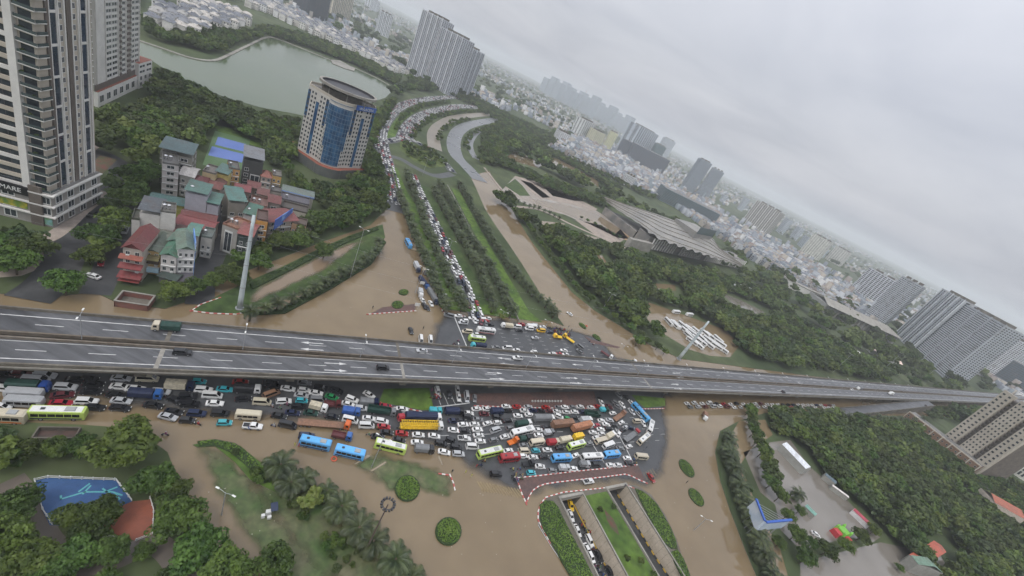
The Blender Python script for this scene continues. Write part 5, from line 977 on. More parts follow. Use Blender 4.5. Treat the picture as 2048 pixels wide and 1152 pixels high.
# ---- beige tower with three bays, brown podium
BA, BB = P(1880, 882, .2), P(1957, 950, .2); bt = thing('apartment_tower', 'beige apartment tower with three window bays rising at the right edge', 'tower', BA); L = (BB-BA).length; Q = quadbase(BA, BB, 26); BH = 68
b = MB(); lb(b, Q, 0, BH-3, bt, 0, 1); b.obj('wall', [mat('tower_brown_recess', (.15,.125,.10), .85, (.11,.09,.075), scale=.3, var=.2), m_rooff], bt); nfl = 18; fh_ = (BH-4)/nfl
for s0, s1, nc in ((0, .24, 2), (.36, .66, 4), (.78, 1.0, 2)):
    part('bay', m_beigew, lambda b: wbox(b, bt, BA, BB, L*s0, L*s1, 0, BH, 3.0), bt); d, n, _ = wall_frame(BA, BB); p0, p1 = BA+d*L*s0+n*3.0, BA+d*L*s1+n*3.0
    wgrid(bt, p0, p1, 3, BH-1.5, nfl, nc, .5, .5, WINB)
for s0, s1 in ((.24, .36), (.66, .78)):
    for j in range(nfl): part('balcony', m_brown, lambda b: wbox(b, bt, BA, BB, L*s0+.1, L*s1-.1, 3+j*fh_, 4.1+j*fh_, 1.6), bt)
b = MB(); w = MB()
qgrid(w, bt, Q[3], Q[0], 3, BH-4, nfl, 6, .4, .45); w.obj('windows', m_glass, bt, kind='stuff')
PA, PB = P(1803, 836, .2), P(1942, 946, .2); pd = thing('podium_block', 'low brown podium block with pale ribs below the beige tower', 'building', PA); Q = quadbase(PA, PB, 16); L = (PB-PA).length; b = MB(); lb(b, Q, 0, 9, pd, 0, 1); b.obj('wall', [mat('podium_brown', (.20,.115,.07), .8, (.16,.095,.06), scale=.15), m_rooff], pd)
for k in range(9): part('rib', m_beigew, lambda b: wbox(b, pd, PA, PB, L*k/8-.4 if k else 0, L*k/8+.4, 0, 9.6, .7), pd)
part('parapet', m_beigew, lambda b: wbox(b, pd, PA, PB, 0, L, 9, 9.9, -.6), pd); wgrid(pd, PA, PB, 1, 8, 2, 16, .4, .45, WINB)
slab('school_block', 'low white block with dark strips at the right edge below the beige tower', (1992,925), (2056,968), 12, 14, '#c9c7bf', 2, 9, (.55,.8), cat='building', roofbits=False)
slab('low_block', 'low hall with a blue grey roof at the right edge', (1965,930), (1992,945), 10, 6, '#8d97a0', 1, 6, (.5,.5), cat='building', roofbits=False)
# ---- convention centre
fa, fb = P(1292, 500, .2), P(1482, 541, .2); nc_ = thing('convention_centre', 'wide convention centre with a grey wavy roof and slatted front', 'building', fa); d = (fb-fa).normalized(); n = Vector((-d.y, d.x, 0)); L = (fb-fa).length; m_nroof = mat('standing_seam_roof', (.27,.255,.23), .55, (.20,.195,.185), scale=.05, var=.08)
b = MB(); rowsn = 12; nw_ = 96
def resamp(p, n_): q = smooth_path(p, 8); L2 = sum((y-x).length for x, y in zip(q, q[1:])); r2 = [a_ for a_, _ in along(q, L2/n_*.9999)]; return (r2+[q[-1]]*3)[:n_+1]
fr_ = resamp([P(1216,399,21), P(1233,413,21), P(1280,447,21), P(1317,476,21), P(1400,506,21), P(1483,533,21)], nw_); bk = resamp([P(1209,388,26), P(1313,428,32), P(1380,452,34), P(1424,476,32), P(1440,497,28), P(1468,517,25), P(1485,531,22)], nw_)
def nr_(i_, j_): return tuple(fr_[i_].lerp(bk[i_], j_/rowsn)+Vector((0, 0, 1.2*math.sin(math.pi*j_/rowsn)+(1.5*math.sin(i_/nw_*math.pi*2*17)*(1 if i_ > 30 else .2) if j_ == 0 else 0)-(4.0*(1-i_/30) if i_ < 30 else 0)))-nc_.location)
for i in range(nw_):
    for j in range(rowsn): b.quad(nr_(i,j), nr_(i+1,j), nr_(i+1,j+1), nr_(i,j+1))
b.obj('wavy_roof', m_nroof, nc_)
for j in range(1, rowsn, 2):
    sm = MB(); sm.tube([Vector(nr_(i, j))+Vector((0, 0, .3)) for i in range(0, nw_+1, 4)], .9 if j % 4 == 1 else .6, 4); sm.obj('roof_rib', m_conc if j % 4 == 1 else m_concd, nc_)
b = MB(); c0 = lambda s, t, z: tuple(fa+d*s+n*t+Vector((0,0,z))-nc_.location); lb(b, [fr_[30]+n*10, fa+n*5, fb+n*5, fb+n*30, bk[50]-n*25, bk[24]-n*12], 0, 17, nc_); lb(b, [fr_[6]+n*12, fr_[30]+n*12, bk[24]-n*12, bk[6]-n*10], 0, 11, nc_); b.obj('wall', mat('hall_wall', (.24,.22,.195), .7, (.12,.12,.12), scale=.08), nc_)
for k in range(46):
    s_ = 2+k*(L-4)/46
    if k % 12 in (10, 11): continue
    for z0_, z1_ in ((3.5, 10.2), (11, 18)): part('slat', m_white2, lambda b: wbox(b, nc_, fa, fb, s_, s_+1.3, z0_, z1_, 1.2, 0, .4), nc_)
part('forecourt_wall', m_conc, lambda b: wbox(b, nc_, fa+d*(-45), fa, 0, 44, 0, 12, 6), nc_)
b = MB(); tq = [bk[40]-n*45, bk[62]-n*20, bk[62]+n*15, bk[40]-n*5]; lb(b, tq, 24, 38, nc_); b.obj('upper_hall', m_nroof, nc_)
part('glazed_fin', mat('grey_glass', (.10,.13,.14), .2), lambda b: wbox(b, nc_, tq[0], tq[1], 2, (tq[1]-tq[0]).length, 36, 46, .8), nc_)
rv = thing('inflatable_stage', 'red and blue festival stage on the plaza corner', 'stage', P(1268, 462, .2)); b = MB(); b.box((0,0,0), (14,10,3)); b.obj('platform', mat('stage_blue', (.03,.07,.28), .5), rv); b = MB(); b.cyl((2,2,3), 4, 5, 8, 0, 1.2); b.tube([(-4,-2,3), (-2,0,8), (2,2,9)], [1.2,1,.4], 6); b.obj('canopy', mat('stage_red', (.45,.05,.07), .5), rv)
gb_ = slab('glass_hall', 'long curved dark glass building behind the convention centre', (1318,400), (1425,452), 50, 32, '#64757a', 9, 40, (.8,.5), m_glass, bands='#8d9a9e', cat='building', roofbits=False)
# long hall roof on the right
ha, hb_ = P(1640, 622, .2), P(1784, 688, .2); lh = thing('long_hall', 'long hall with a pale roof running towards the huge grey slab', 'building', ha); Q = quadbase(ha, hb_, 42); b = MB(); lb(b, Q, 0, 15, lh); b.obj('wall', mat('hall_grey', (.30,.30,.29), .7), lh); L = (hb_-ha).length; d, n, _ = wall_frame(ha, hb_); f = lambda s, t, z: tuple(ha+d*s-n*t+Vector((0,0,z))-lh.location)
b = MB(); b.quad(f(-3,-6,15), f(L+3,-6,15), f(L-8,24,21), f(8,24,21)); b.quad(f(8,24,21), f(L-8,24,21), f(L+3,46,16), f(-3,46,16)); b.obj('roof', m_conc, lh)
for k in range(18): part('rib', m_conc, lambda b: wbox(b, lh, ha, hb_, L*k/18, L*k/18+.9, 0, 15, 3.5), lh)
for a_, b2_, w_, lbl in (((1566,570),(1640,606),16,'narrow pale roofed pavilion row left of the long hall'), ((1488,510),(1565,548),14,'narrow pale roof beyond the convention centre, left of the pavilion row')):
    a1, b1 = P(*a_, .2), P(*b2_, .2); r = thing('pavilion_row', lbl, 'building', a1); Q = quadbase(a1, b1, w_); b = MB(); lb(b, Q, 0, 12, r); b.obj('wall', m_white2, r); b = MB(); lb(b, [q.lerp((Q[0]+Q[2])/2, -.06) for q in Q], 12, 13, r); b.obj('roof', m_conc, r)
for a_, b2_, dp, col, lbl in (((1708,718),(1742,738),26,'#d8d8d4','white tent roof among the trees right of the wood'), ((1740,706),(1800,738),20,'#e0c8bb','pale orange roofed shed right of the white tent'), ((1440,568),(1470,580),14,'#b9bcbc','grey roof in the park wood, upper left one'), ((1480,585),(1530,603),16,'#c4c8c8','grey roof in the park wood, lower right one')):
    a1, b1 = P(*a_, .2), P(*b2_, .2); r = thing('shed', lbl, 'shed', a1); Q = quadbase(a1, b1, dp); b = MB(); lb(b, Q, 0, 6.0, r); b.obj('wall', m_wallc, r).color = (*HM('#aaaaa5'), 1); m_ = [(Q[0]+Q[3])/2, (Q[1]+Q[2])/2]; b = MB(); o = r.location; z = lambda q, h_: (q.x-o.x, q.y-o.y, h_); b.quad(z(Q[0],6), z(Q[1],6), z(m_[1],8.5), z(m_[0],8.5)); b.quad(z(m_[0],8.5), z(m_[1],8.5), z(Q[2],6), z(Q[3],6)); b.obj('roof', m_roofc, r).color = (*HM(col), 1)
# ---- flooded yard: shed, kiosk, billboard, halls
def shed(label, a_, b2_, dp, h, col, wall='#8e8d86', zr=1.4, name='shed', ridge=True, col2=None):
    a1, b1 = P(*a_, h), P(*b2_, h); a1.z = b1.z = .2; r = thing(name, label, 'shed', a1); Q = quadbase(a1, b1, dp); b = MB(); lb(b, Q, 0, h-.2, r); b.obj('wall', m_wallc, r).color = (*HM(wall), 1); o = r.location; z = lambda q, h_: (q.x-o.x, q.y-o.y, h_-o.z); m_ = [(Q[0]+Q[3])/2, (Q[1]+Q[2])/2]
    b = MB(); b.quad(z(Q[0],h), z(Q[1],h), z(m_[1],h+zr), z(m_[0],h+zr)); b.obj('roof', m_roofc, r).color = (*HM(col), 1); b = MB(); b.quad(z(m_[0],h+zr), z(m_[1],h+zr), z(Q[2],h), z(Q[3],h)); b.obj('roof', m_roofc, r).color = (*HM(col2 or col), 1); return r
shed('long shed with a white and green roof at the back of the flooded yard', (1564,888), (1612,938), 6.5, 5, '#cfd2d6', '#9a9a94', 1.6, 'long_shed', True, '#2f6d5f')
shed('small green roofed shelter on the drowned lawn of the yard', (1610,1012), (1630,1032), 3.5, 3, '#6f9a8d', zr=.5)
shed('dark roofed shed at the wood edge of the flooded yard', (1650,950), (1672,968), 4, 3.5, '#5b6a72', zr=.6)
shed('arched green hall at the lower right', (1822,1110), (1837,1129), 16, 7, '#66806f', zr=2.2, name='arched_hall'); shed('hall with an orange red roof beside the arched green hall', (1845,1135), (1893,1104), 6, 6, '#a8543f', zr=.8)
shed('brick red tiled house near the right edge', (1990,1005), (2052,1040), 14, 9, '#9c5a45', '#b9ada0', 2.6, 'villa'); shed('row of red and white stalls along the flooded yard', (1706,1020), (1740,1052), 4, 3, '#a33a4a', '#d0cccc', .4, 'stall_row'); shed('pale stall roofs between the shed and the stall row', (1665,972), (1698,996), 2.2, 3, '#d2ccc6', zr=.3, name='stall_row')
kq = P(1678, 1068, 0); kk = thing('play_castle', 'green and red inflatable play castle in the flooded yard', 'castle', (kq.x, kq.y, .2), .5); kk.scale = (.75, .75, .75)
for c_, s_, m_ in (((0,0,0), (8,6,4.5), (.16,.42,.05)), ((-6,0,0), (5,5,3.5), (.45,.04,.05)), ((0,-4.5,0), (4.5,3,3), (.45,.04,.05))): b = MB(); b.box(c_, s_, 0, 0, (.9,.9)); b.obj('block', mat('castle_%s' % m_[0], m_, .5), kk)
for sx_, sy_ in ((-3.6,-2.6), (3.6,-2.6), (3.6,2.6), (-3.6,2.6)): b = MB(); b.cyl((sx_, sy_, 0), .8, 5.2, 8); b.cyl((sx_, sy_, 5.2), .9, 1.4, 8, 0, .05); b.obj('turret', mat('castle_green2', (.20,.50,.07), .5), kk)
bp, bq, br = P(1500, 1012, 7), P(1516, 1055, 7), P(1566, 1050, 7); bb_ = thing('billboard', 'folded blue and white billboard seen from above on the right bank', 'billboard', Vector((bq.x, bq.y, .2)))
for u0, u1 in ((bp, bq), (bq, br)):
    b = MB(); u0_, u1_ = Vector((u0.x, u0.y, 0)), Vector((u1.x, u1.y, 0)); wbox(b, bb_, u0_, u1_, 0, (u1_-u0_).length, 5.5, 11.5, .5); b.obj('panel', mat('billboard_white', (.42,.50,.60), .5, (.55,.60,.66), scale=.2), bb_); b = MB(); wbox(b, bb_, u0_, u1_, -.1, (u1_-u0_).length+.1, 11.5, 12.1, .9); b.obj('top_board', mat('board_blue', (.03,.10,.40), .5), bb_)
    b = MB()
    for k in range(4): q = u0_.lerp(u1_, (k+.5)/4)-bb_.location; b.tube([(q.x, q.y, -.2), (q.x, q.y, 8)], .2, 6)
    b.obj('posts', m_metal, bb_)
b = MB(); tri = [Vector((q.x, q.y, 0))-bb_.location for q in (bp, bq, br)]
for k in range(1, 7): a1 = tri[0].lerp(tri[1], k/7); a2 = tri[2].lerp(tri[1], k/7); b.tube([(a1.x, a1.y, 11.2), (a2.x, a2.y, 11.2)], .09, 4)
b.obj('back_struts', m_metal, bb_)
# ---- villas by the lake
def villa_mesh(k):
    rs = random.Random(k); w, d_, h = rs.uniform(8, 11), rs.uniform(9, 13), rs.uniform(10.5, 13.5); b = MB(); b.box((0,0,0), (w, d_, h)); b.box((w*.2, -d_*.45, 0), (w*.45, 3, h*.7)); wl = b.mesh('wall', m_wallc); b = MB(); z = h; x, y = w/2+.5, d_/2+.5; k_ = min(x, y)*.8
    R1, R2 = (0, -(y-k_), z+3), (0, y-k_, z+3)
    for q in (((-x,-y,z), (x,-y,z), R1, R1), ((x,-y,z), (x,y,z), R2, R1), ((x,y,z), (-x,y,z), R2, R2), ((-x,y,z), (-x,-y,z), R1, R2)): b.quad(*q)
    b.box((x*.3, 0, z), (w*.3, d_*.3, 2.6)); rf = b.mesh('roof', m_roofc); b = MB()
    for j in range(3):
        for i in range(3):
            xx = -w/2+w*(i+.5)/3; zz = 1+j*h/3
            b.quad((xx-.7,-d_/2-.06,zz), (xx+.7,-d_/2-.06,zz), (xx+.7,-d_/2-.06,zz+1.7), (xx-.7,-d_/2-.06,zz+1.7)); yy = -d_/2+d_*(i+.5)/3
            for sg in (-1, 1): b.quad((sg*(w/2+.06),yy-.7,zz), (sg*(w/2+.06),yy+.7,zz), (sg*(w/2+.06),yy+.7,zz+1.7), (sg*(w/2+.06),yy-.7,zz+1.7))
    return wl, rf, b.mesh('window', m_glass)
VM = [villa_mesh(k) for k in range(5)]
def villas(s, step, label, group, ang, z=.2):
    for x, y, _ in scatter(s, step, .12):
        w_, r_, g_ = random.choice(VM); v = thing('villa', label, 'villa', (x, y, z), ang+random.choice((0, math.pi/2, math.pi)), group); c = random.choice(('#d9d6d0', '#cfcbc4', '#dedddb')); link('wall', w_, v).color = (*HM(c), 1); link('roof', r_, v).color = (*HM(random.choice(('#6c7078', '#7d7f84', '#9b9995', '#5c6068', '#b9b3ab'))), 1); link('window', g_, v)['kind'] = 'stuff'
villas('286,22 345,30 400,8 470,28 500,48 482,62 440,64 400,80 345,72 300,60', 15, 'white villa with a grey roof in the cluster on the lake headland', 'villas on the headland', .6)
villas('480,12 540,30 660,86 790,148 820,150 700,84 600,38 540,8', 16.5, 'white villa with a grey roof in the long row behind the lake', 'villas behind the lake', .5)
# ---- crowded city houses: the nearest as objects, the rest as one mass
def tube_mesh(k):
    rs = random.Random(50+k); w, d_, h = rs.uniform(4.5, 7), rs.uniform(8, 12), rs.uniform(7, 15); b = MB(); b.box((0,0,0), (w, d_, h), 0, 0, (1,1), 1); b.box((w*.1, d_*.2, h), (w*.6, d_*.35, 2.6), 0, 0, (1,1), 1)
    for j in range(int(h/3.3)):
        z = 1+j*3.3
        for sg in (-1, 1): b.quad((-w*.32, sg*(d_/2+.05), z), (w*.32, sg*(d_/2+.05), z), (w*.32, sg*(d_/2+.05), z+1.7), (-w*.32, sg*(d_/2+.05), z+1.7), 2)
        b.quad((w/2+.05,-d_*.2,z), (w/2+.05,d_*.1,z), (w/2+.05,d_*.1,z+1.4), (w/2+.05,-d_*.2,z+1.4), 2)
    return b.mesh('city_house', [m_wallc, mat('city_roof', (.24,.245,.26), .8, (.20,.11,.09), scale=.02, lo=.60, hi=.64), m_glass])
TM = [tube_mesh(k) for k in range(10)]; cols = ['#b4b7ba', '#9fa3a8', '#898e95', '#c2c2c0', '#a39d94', '#747b84', '#a9a196', '#8f857e', '#80898f']
CITY = '1092,300 1120,285 1160,278 1230,308 1330,372 1420,420 1500,470 1600,540 1700,610 1745,650 1700,640 1600,580 1500,520 1420,465 1330,402 1240,365 1150,325'
cp_ = scatter(CITY, 11.0, .3); cp_ = cp_[((cp_[:, 0]*.82+cp_[:, 1]*.57) % 64 > 9)]; dd = np.hypot(cp_[:, 0], cp_[:, 1]); o_ = np.argsort(dd); near, rest = cp_[o_[:290]], cp_[o_[290:]]
for x, y, z in near: link('city_house', random.choice(TM), None, (x, y, z), .6+random.choice((0, math.pi/2))+random.uniform(-.1, .1), None, HM(random.choice(cols)), 'pale narrow town house in the dense quarter beyond the park and the convention centre', 'house', 'dense quarter beyond the park')
n = 26000; d = 1250+NR.uniform(0, 1, n)**1.5*7500; a = NR.uniform(-1.05, 1.05, n); X = np.sin(a)*d; Y = np.cos(a)*d; cl = np.sin(X*.004+1)*np.cos(Y*.0033)+.5*np.sin(X*.011)*np.sin(Y*.009+2); k = (cl > -.15) & (((X*.82+Y*.57) % 64) > 11) & (((-X*.57+Y*.82) % 92) > 12) & ~inpoly(X, Y, pts('930,190 1100,262 1095,300 1000,310 940,240')) & ~inpoly(X, Y, LAKE); rest = np.concatenate([rest, np.stack([X[k], Y[k], np.full(k.sum(), .2)], 1)])
n = len(rest); w = NR.uniform(5, 10, n); dp = NR.uniform(7, 14, n); h = NR.uniform(6, 16, n)*(1+.6*(NR.uniform(0, 1, n) > .93)); an = .6+NR.randint(0, 2, n)*1.5708+NR.uniform(-.15, .15, n); ca, sa = np.cos(an), np.sin(an); V = np.zeros((n, 8, 3))
for i, (sx_, sy_, up) in enumerate([(-1,-1,0), (1,-1,0), (1,1,0), (-1,1,0), (-1,-1,1), (1,-1,1), (1,1,1), (-1,1,1)]): xx, yy = sx_*w/2, sy_*dp/2; V[:, i, 0] = rest[:, 0]+xx*ca-yy*sa; V[:, i, 1] = rest[:, 1]+xx*sa+yy*ca; V[:, i, 2] = rest[:, 2]+up*h
Fb = np.array([(4,5,6,7), (0,1,5,4), (1,2,6,5), (2,3,7,6), (3,0,4,7)]); Fq = (np.arange(n)[:, None, None]*8+Fb[None]).reshape(-1, 4); me = npmesh('far_city', V.reshape(-1, 3), Fq, mat('far_city_paint', attr='tint', rough=.85)); ca_ = me.color_attributes.new('tint', 'FLOAT_COLOR', 'CORNER')
pal = np.array([HM(c) for c in cols]); wc = pal[NR.randint(0, len(cols), n)]; rc = np.array([HM(c) for c in ('#70757c', '#8b9096', '#5d636a', '#7a564c', '#646c75', '#9da0a4')])[NR.randint(0, 6, n)]; colr = np.ones((n, 5, 4, 4), np.float32); colr[:, :, :, :3] = wc[:, None, None, :]; colr[:, 0, :, :3] = rc[:, None, :]; ca_.data.foreach_set('color', colr.ravel())
link('far_city', me, label='mass of small far houses fading into the haze', cat='houses', kind='stuff')
# ------------------------------------------------------------------ vehicles
m_car = mat('car_paint', objcol=True, rough=.30, coord='obj', spec=.5, coat=.3, rnd=.14, var=.07, scale=.5)
m_cglass = mat('car_glass', (.008,.009,.011), .08, spec=.6)
m_tyre = mat('tyre', (.012,.012,.013), .85); m_rim = mat('rim', (.35,.35,.36), .35, metal=.6)
m_hl = mat('headlamp', (.75,.75,.72), .2); m_tl = mat('tail_lamp', (.35,.015,.012), .3)
m_cloth = mat('load_cover', objcol=True, rough=.7, coord='obj', var=.18, scale=.15, bump=.4, bscale=1.2, bdist=.12)
m_chas = mat('chassis', (.03,.03,.032), .8)
def loft(b, secs, mi=0):
    """secs: (x, z bottom, z top, half width, half width at the top)"""
    i0 = len(b.v)
    for x, zb, zt, w, wt in secs: zm = zb+(zt-zb)*.55; b.v += [(x,-w*.96,zb), (x,-w,zm), (x,-wt,zt), (x,wt,zt), (x,w,zm), (x,w*.96,zb)]
    for k in range(len(secs)-1):
        for q in range(6): r = (q+1) % 6; a = i0+k*6; b.f.append((a+q, a+6+q, a+6+r, a+r)); b.m.append(mi)
    n = len(secs)-1; b.f += [tuple(i0+q for q in range(6)), tuple(i0+n*6+q for q in range(5, -1, -1))]; b.m += [mi, mi]
def cabin(b, x0, x1, x2, x3, z0, z1, w0, w1):
    """rear base, rear top, front top, front base; returns the glass quads"""
    i = len(b.v); b.v += [(x0,-w0,z0), (x3,-w0,z0), (x3,w0,z0), (x0,w0,z0), (x1,-w1,z1), (x2,-w1,z1), (x2,w1,z1), (x1,w1,z1)]; b.f += [(i+4,i+5,i+6,i+7), (i,i+1,i+5,i+4), (i+1,i+2,i+6,i+5), (i+2,i+3,i+7,i+6), (i+3,i,i+4,i+7)]; b.m += [0]*5
    V = [Vector(q) for q in b.v[i:]]
    def pane(a, c, d, e, ix, iz, o):
        f = lambda u, v: a.lerp(c, u).lerp(e.lerp(d, u), v); nr = (c-a).cross(e-a).normalized()*o; g = MB(); g.quad(f(ix,iz)+nr, f(1-ix,iz)+nr, f(1-ix,1-iz*.6)+nr, f(ix,1-iz*.6)+nr); return g
    return {'windscreen': pane(V[1], V[2], V[6], V[5], .06, .06, .015), 'rear_window': pane(V[3], V[0], V[4], V[7], .08, .10, .015), 'side_window': pane(V[0], V[1], V[5], V[4], .07, .12, .015), 'side_window2': pane(V[2], V[3], V[7], V[6], .07, .12, .015)}
wl = MB(); wl.tube([(0,-.11,0), (0,.11,0)], .33, 10, 0); wl.tube([(0,-.12,0), (0,.12,0)], .19, 8, 1); WHEEL = wl.mesh('wheel', [m_tyre, m_rim])
hb2 = MB(); hb2.box((0,0,-.07), (.12,.36,.15)); HLM = hb2.mesh('headlight', m_hl); TLM = hb2.mesh('tail_light', m_tl)
TYPES = {}
def reg(key, L, W, Hh, body, gl, wheels, wr=1.0, extra=(), hl=None):
    TYPES[key] = dict(L=L, W=W, H=Hh, body=body.mesh('body', m_car), glass={k: g.mesh(k.rstrip('2'), m_cglass) for k, g in gl.items()}, wheels=wheels, wr=wr, extra=extra, hl=hl or .68)
def mk_car(key, L, W, Hh, prof, cab, wr=1.0):
    b = MB(); w = W/2; loft(b, [(x*L, zb, zt, w*f, w*f*.9) for x, zb, zt, f in prof]); gl = cabin(b, *[c*L for c in cab[:4]], cab[4], Hh, w*.88, w*.70); reg(key, L, W, Hh, b, gl, [(L*.31, w*.92), (L*.31, -w*.92), (-L*.30, w*.92), (-L*.30, -w*.92)], wr)
mk_car('sedan', 4.6, 1.82, 1.46, [(-.5,.42,.72,.86), (-.485,.30,.95,.95), (-.36,.22,1.0,1), (-.1,.2,.97,1), (.2,.2,.93,1), (.38,.22,.84,.98), (.47,.28,.70,.92), (.5,.40,.58,.80)], (-.40,-.24,.08,.26,.92))
mk_car('hatchback', 3.9, 1.72, 1.52, [(-.5,.40,.8,.88), (-.48,.28,.98,.97), (-.2,.2,.98,1), (.2,.2,.95,1), (.40,.24,.84,.97), (.48,.30,.70,.9), (.5,.42,.6,.82)], (-.485,-.40,.10,.30,.94))
mk_car('suv', 4.7, 1.92, 1.75, [(-.5,.5,1.0,.92), (-.49,.34,1.12,.98), (-.2,.28,1.12,1), (.22,.28,1.08,1), (.42,.30,1.0,.98), (.485,.36,.85,.93), (.5,.48,.7,.86)], (-.49,-.43,.10,.27,1.08), 1.12)
mk_car('van', 5.3, 1.95, 2.2, [(-.5,.45,1.3,.95), (-.49,.32,1.35,1), (.2,.3,1.3,1), (.40,.3,1.05,.98), (.485,.36,.85,.92), (.5,.45,.7,.86)], (-.495,-.485,.20,.40,1.15), 1.05)
b = MB(); L, w = 5.3, .95; loft(b, [(-2.65,.55,1.1,.9*w,.9*w), (-2.6,.45,1.12,w,.95*w), (-.75,.42,1.12,w,.95*w), (1.0,.42,1.1,w,.92*w), (2.2,.42,1.0,.97*w,.88*w), (2.6,.5,.8,.9*w,.8*w)]); gl = cabin(b, -.75, -.55, .75, 1.35, 1.08, 1.78, w*.88, w*.72); g = MB(); g.quad((-2.5,-.75,1.13), (-.85,-.75,1.13), (-.85,.75,1.13), (-2.5,.75,1.13)); gl['bed_liner'] = g; reg('pickup', L, 1.9, 1.78, b, gl, [(1.65,.88), (1.65,-.88), (-1.6,.88), (-1.6,-.88)], 1.15)
COL = dict(w=((.64,.64,.625),'white'), s=((.40,.41,.42),'silver'), g=((.16,.165,.17),'grey'), k=((.014,.015,.018),'black'), r=((.30,.018,.025),'red'), m=((.10,.025,.028),'maroon'), b=((.03,.09,.30),'blue'), n=((.012,.02,.055),'navy'), t=((.05,.36,.42),'turquoise'), c=((.10,.36,.68),'sky blue'), d=((.012,.045,.035),'dark green'), G=((.02,.22,.07),'green'), y=((.70,.45,.02),'yellow'), o=((.55,.14,.02),'orange'), e=((.50,.45,.34),'cream'), B=((.22,.12,.075),'brown'), l=((.46,.62,.14),'lime'), T=((.38,.17,.09),'rust orange'))
ALLV = []
def wheels(r, ws, sc):
    for x, y in ws: link('wheel', WHEEL, r, (x, y, .33*sc), 0, (sc, 1, sc))
def car(key, c, q, rz, label=None, group=None, parts=True):
    T = TYPES[key]; r = thing('car' if key in ('sedan', 'hatchback', 'suv') else key, label or '', 'car' if key in ('sedan', 'hatchback', 'suv') else key, q, rz, group); link('body', T['body'], r, color=COL[c][0])
    for k, me in T['glass'].items(): link(k.rstrip('2'), me, r)
    wheels(r, T['wheels'], T['wr'])
    if parts:
        for sg in (-1, 1): link('headlight', HLM, r, (T['L']/2-.08, sg*T['W']*.33, T['hl'])); link('tail_light', TLM, r, (-T['L']/2+.06, sg*T['W']*.34, T['hl']+.12))
    return r
BUSC = {}
def bus_meshes(L, W, Hh):
    k = (L, W, Hh)
    if k in BUSC: return BUSC[k]
    w = W/2; b = MB(); loft(b, [(-L/2,.5,Hh-.25,w*.95,w*.86), (-L/2+.12,.34,Hh-.03,w,w*.93), (L/2-.5,.34,Hh-.03,w,w*.93), (L/2-.12,.36,Hh-.2,w*.98,w*.88), (L/2,.5,Hh*.62,w*.93,w*.9)]); body = b.mesh('body', m_car)
    def one(q): g = MB(); g.quad(*q); return g.mesh('window', m_cglass)
    zb, zt = Hh*.48, Hh*.80; sides = []; nwin = max(3, int(L/1.6)); st = (L-1.5)/nwin
    g = MB(); g.quad((0,-w*1.004-.012,zb), (st*.92,-w*1.004-.012,zb), (st*.92,-w*.955-.03,zt), (0,-w*.955-.03,zt)); sr_ = g.mesh('window', m_cglass); g = MB(); g.quad((st*.92,w*1.004+.012,zb), (0,w*1.004+.012,zb), (0,w*.955+.03,zt), (st*.92,w*.955+.03,zt)); sl_ = g.mesh('window', m_cglass)
    g = MB(); g.quad((L/2-.0,-w*.86,Hh*.44), (L/2-.0,w*.86,Hh*.44), (L/2-.10,w*.82,Hh*.86), (L/2-.10,-w*.82,Hh*.86)); ws = g.mesh('windscreen', m_cglass); g = MB(); g.quad((-L/2-.015,w*.8,Hh*.5), (-L/2-.015,-w*.8,Hh*.5), (-L/2-.015,-w*.78,Hh*.82), (-L/2-.015,w*.78,Hh*.82)); rw = g.mesh('rear_window', m_cglass)
    g = MB(); g.box((0,0,0), (L*.90,W*.74,.10)); rp2 = g.mesh('roof_panel', m_car); g = MB(); g.box((0,0,0), (L*.2,W*.56,.28), 0, 0, (.9,.85)); ac = g.mesh('air_conditioner', mat('ac_grey', (.32,.33,.33), .6)); g = MB(); g.box((0,0,0), (.8,.7,.12)); ht = g.mesh('roof_hatch', m_dark); g = MB(); g.box((0,0,0), (L-1,.02,.45)); skirt = g.mesh('side_stripe', m_car)
    BUSC[k] = (body, sl_, sr_, ws, rw, rp2, ac, ht, nwin, st, skirt); return BUSC[k]
def bus(c, q, rz, label, L=10.5, W=2.5, Hh=3.1, roof='w', stripe=None, name='bus', group=None, hatch=True):
    body, sl_, sr_, ws, rw, rp2, ac, ht, nw, st, skirt = bus_meshes(L, W, Hh); r = thing(name, label, 'bus' if L > 8 else 'minibus', q, rz, group); link('body', body, r, color=COL[c][0])
    for i in range(nw): link('window', sr_, r, (-L/2+.7+i*st, 0, 0)); link('window', sl_, r, (-L/2+.7+i*st, 0, 0))
    link('windscreen', ws, r); link('rear_window', rw, r)
    if roof: link('roof_panel', rp2, r, (-.1, 0, Hh-.05), color=COL[roof][0])
    if hatch: link('roof_hatch', ht, r, (-L*.26, 0, Hh+.03)); link('air_conditioner', ac, r, (L*.22, 0, Hh+.02))
    if stripe:
        for sg in (-1, 1): link('side_stripe', skirt, r, (0, sg*(W/2+.005), .62), color=COL[stripe][0])
    wheels(r, [(L*.30, W*.46), (L*.30, -W*.46), (-L*.27, W*.46), (-L*.27, -W*.46)], 1.4)
    for sg in (-1, 1): link('headlight', HLM, r, (L/2-.08, sg*W*.36, .8)); link('tail_light', TLM, r, (-L/2+.04, sg*W*.4, 1.0))
    return r
b = MB(); loft(b, [(-.95,.55,2.5,1.12,1.0), (-.9,.5,2.6,1.14,1.05), (.5,.5,2.6,1.14,1.02), (.85,.5,2.0,1.12,1.02), (.95,.55,1.4,1.06,1.02)]); CAB = b.mesh('cab', m_car)
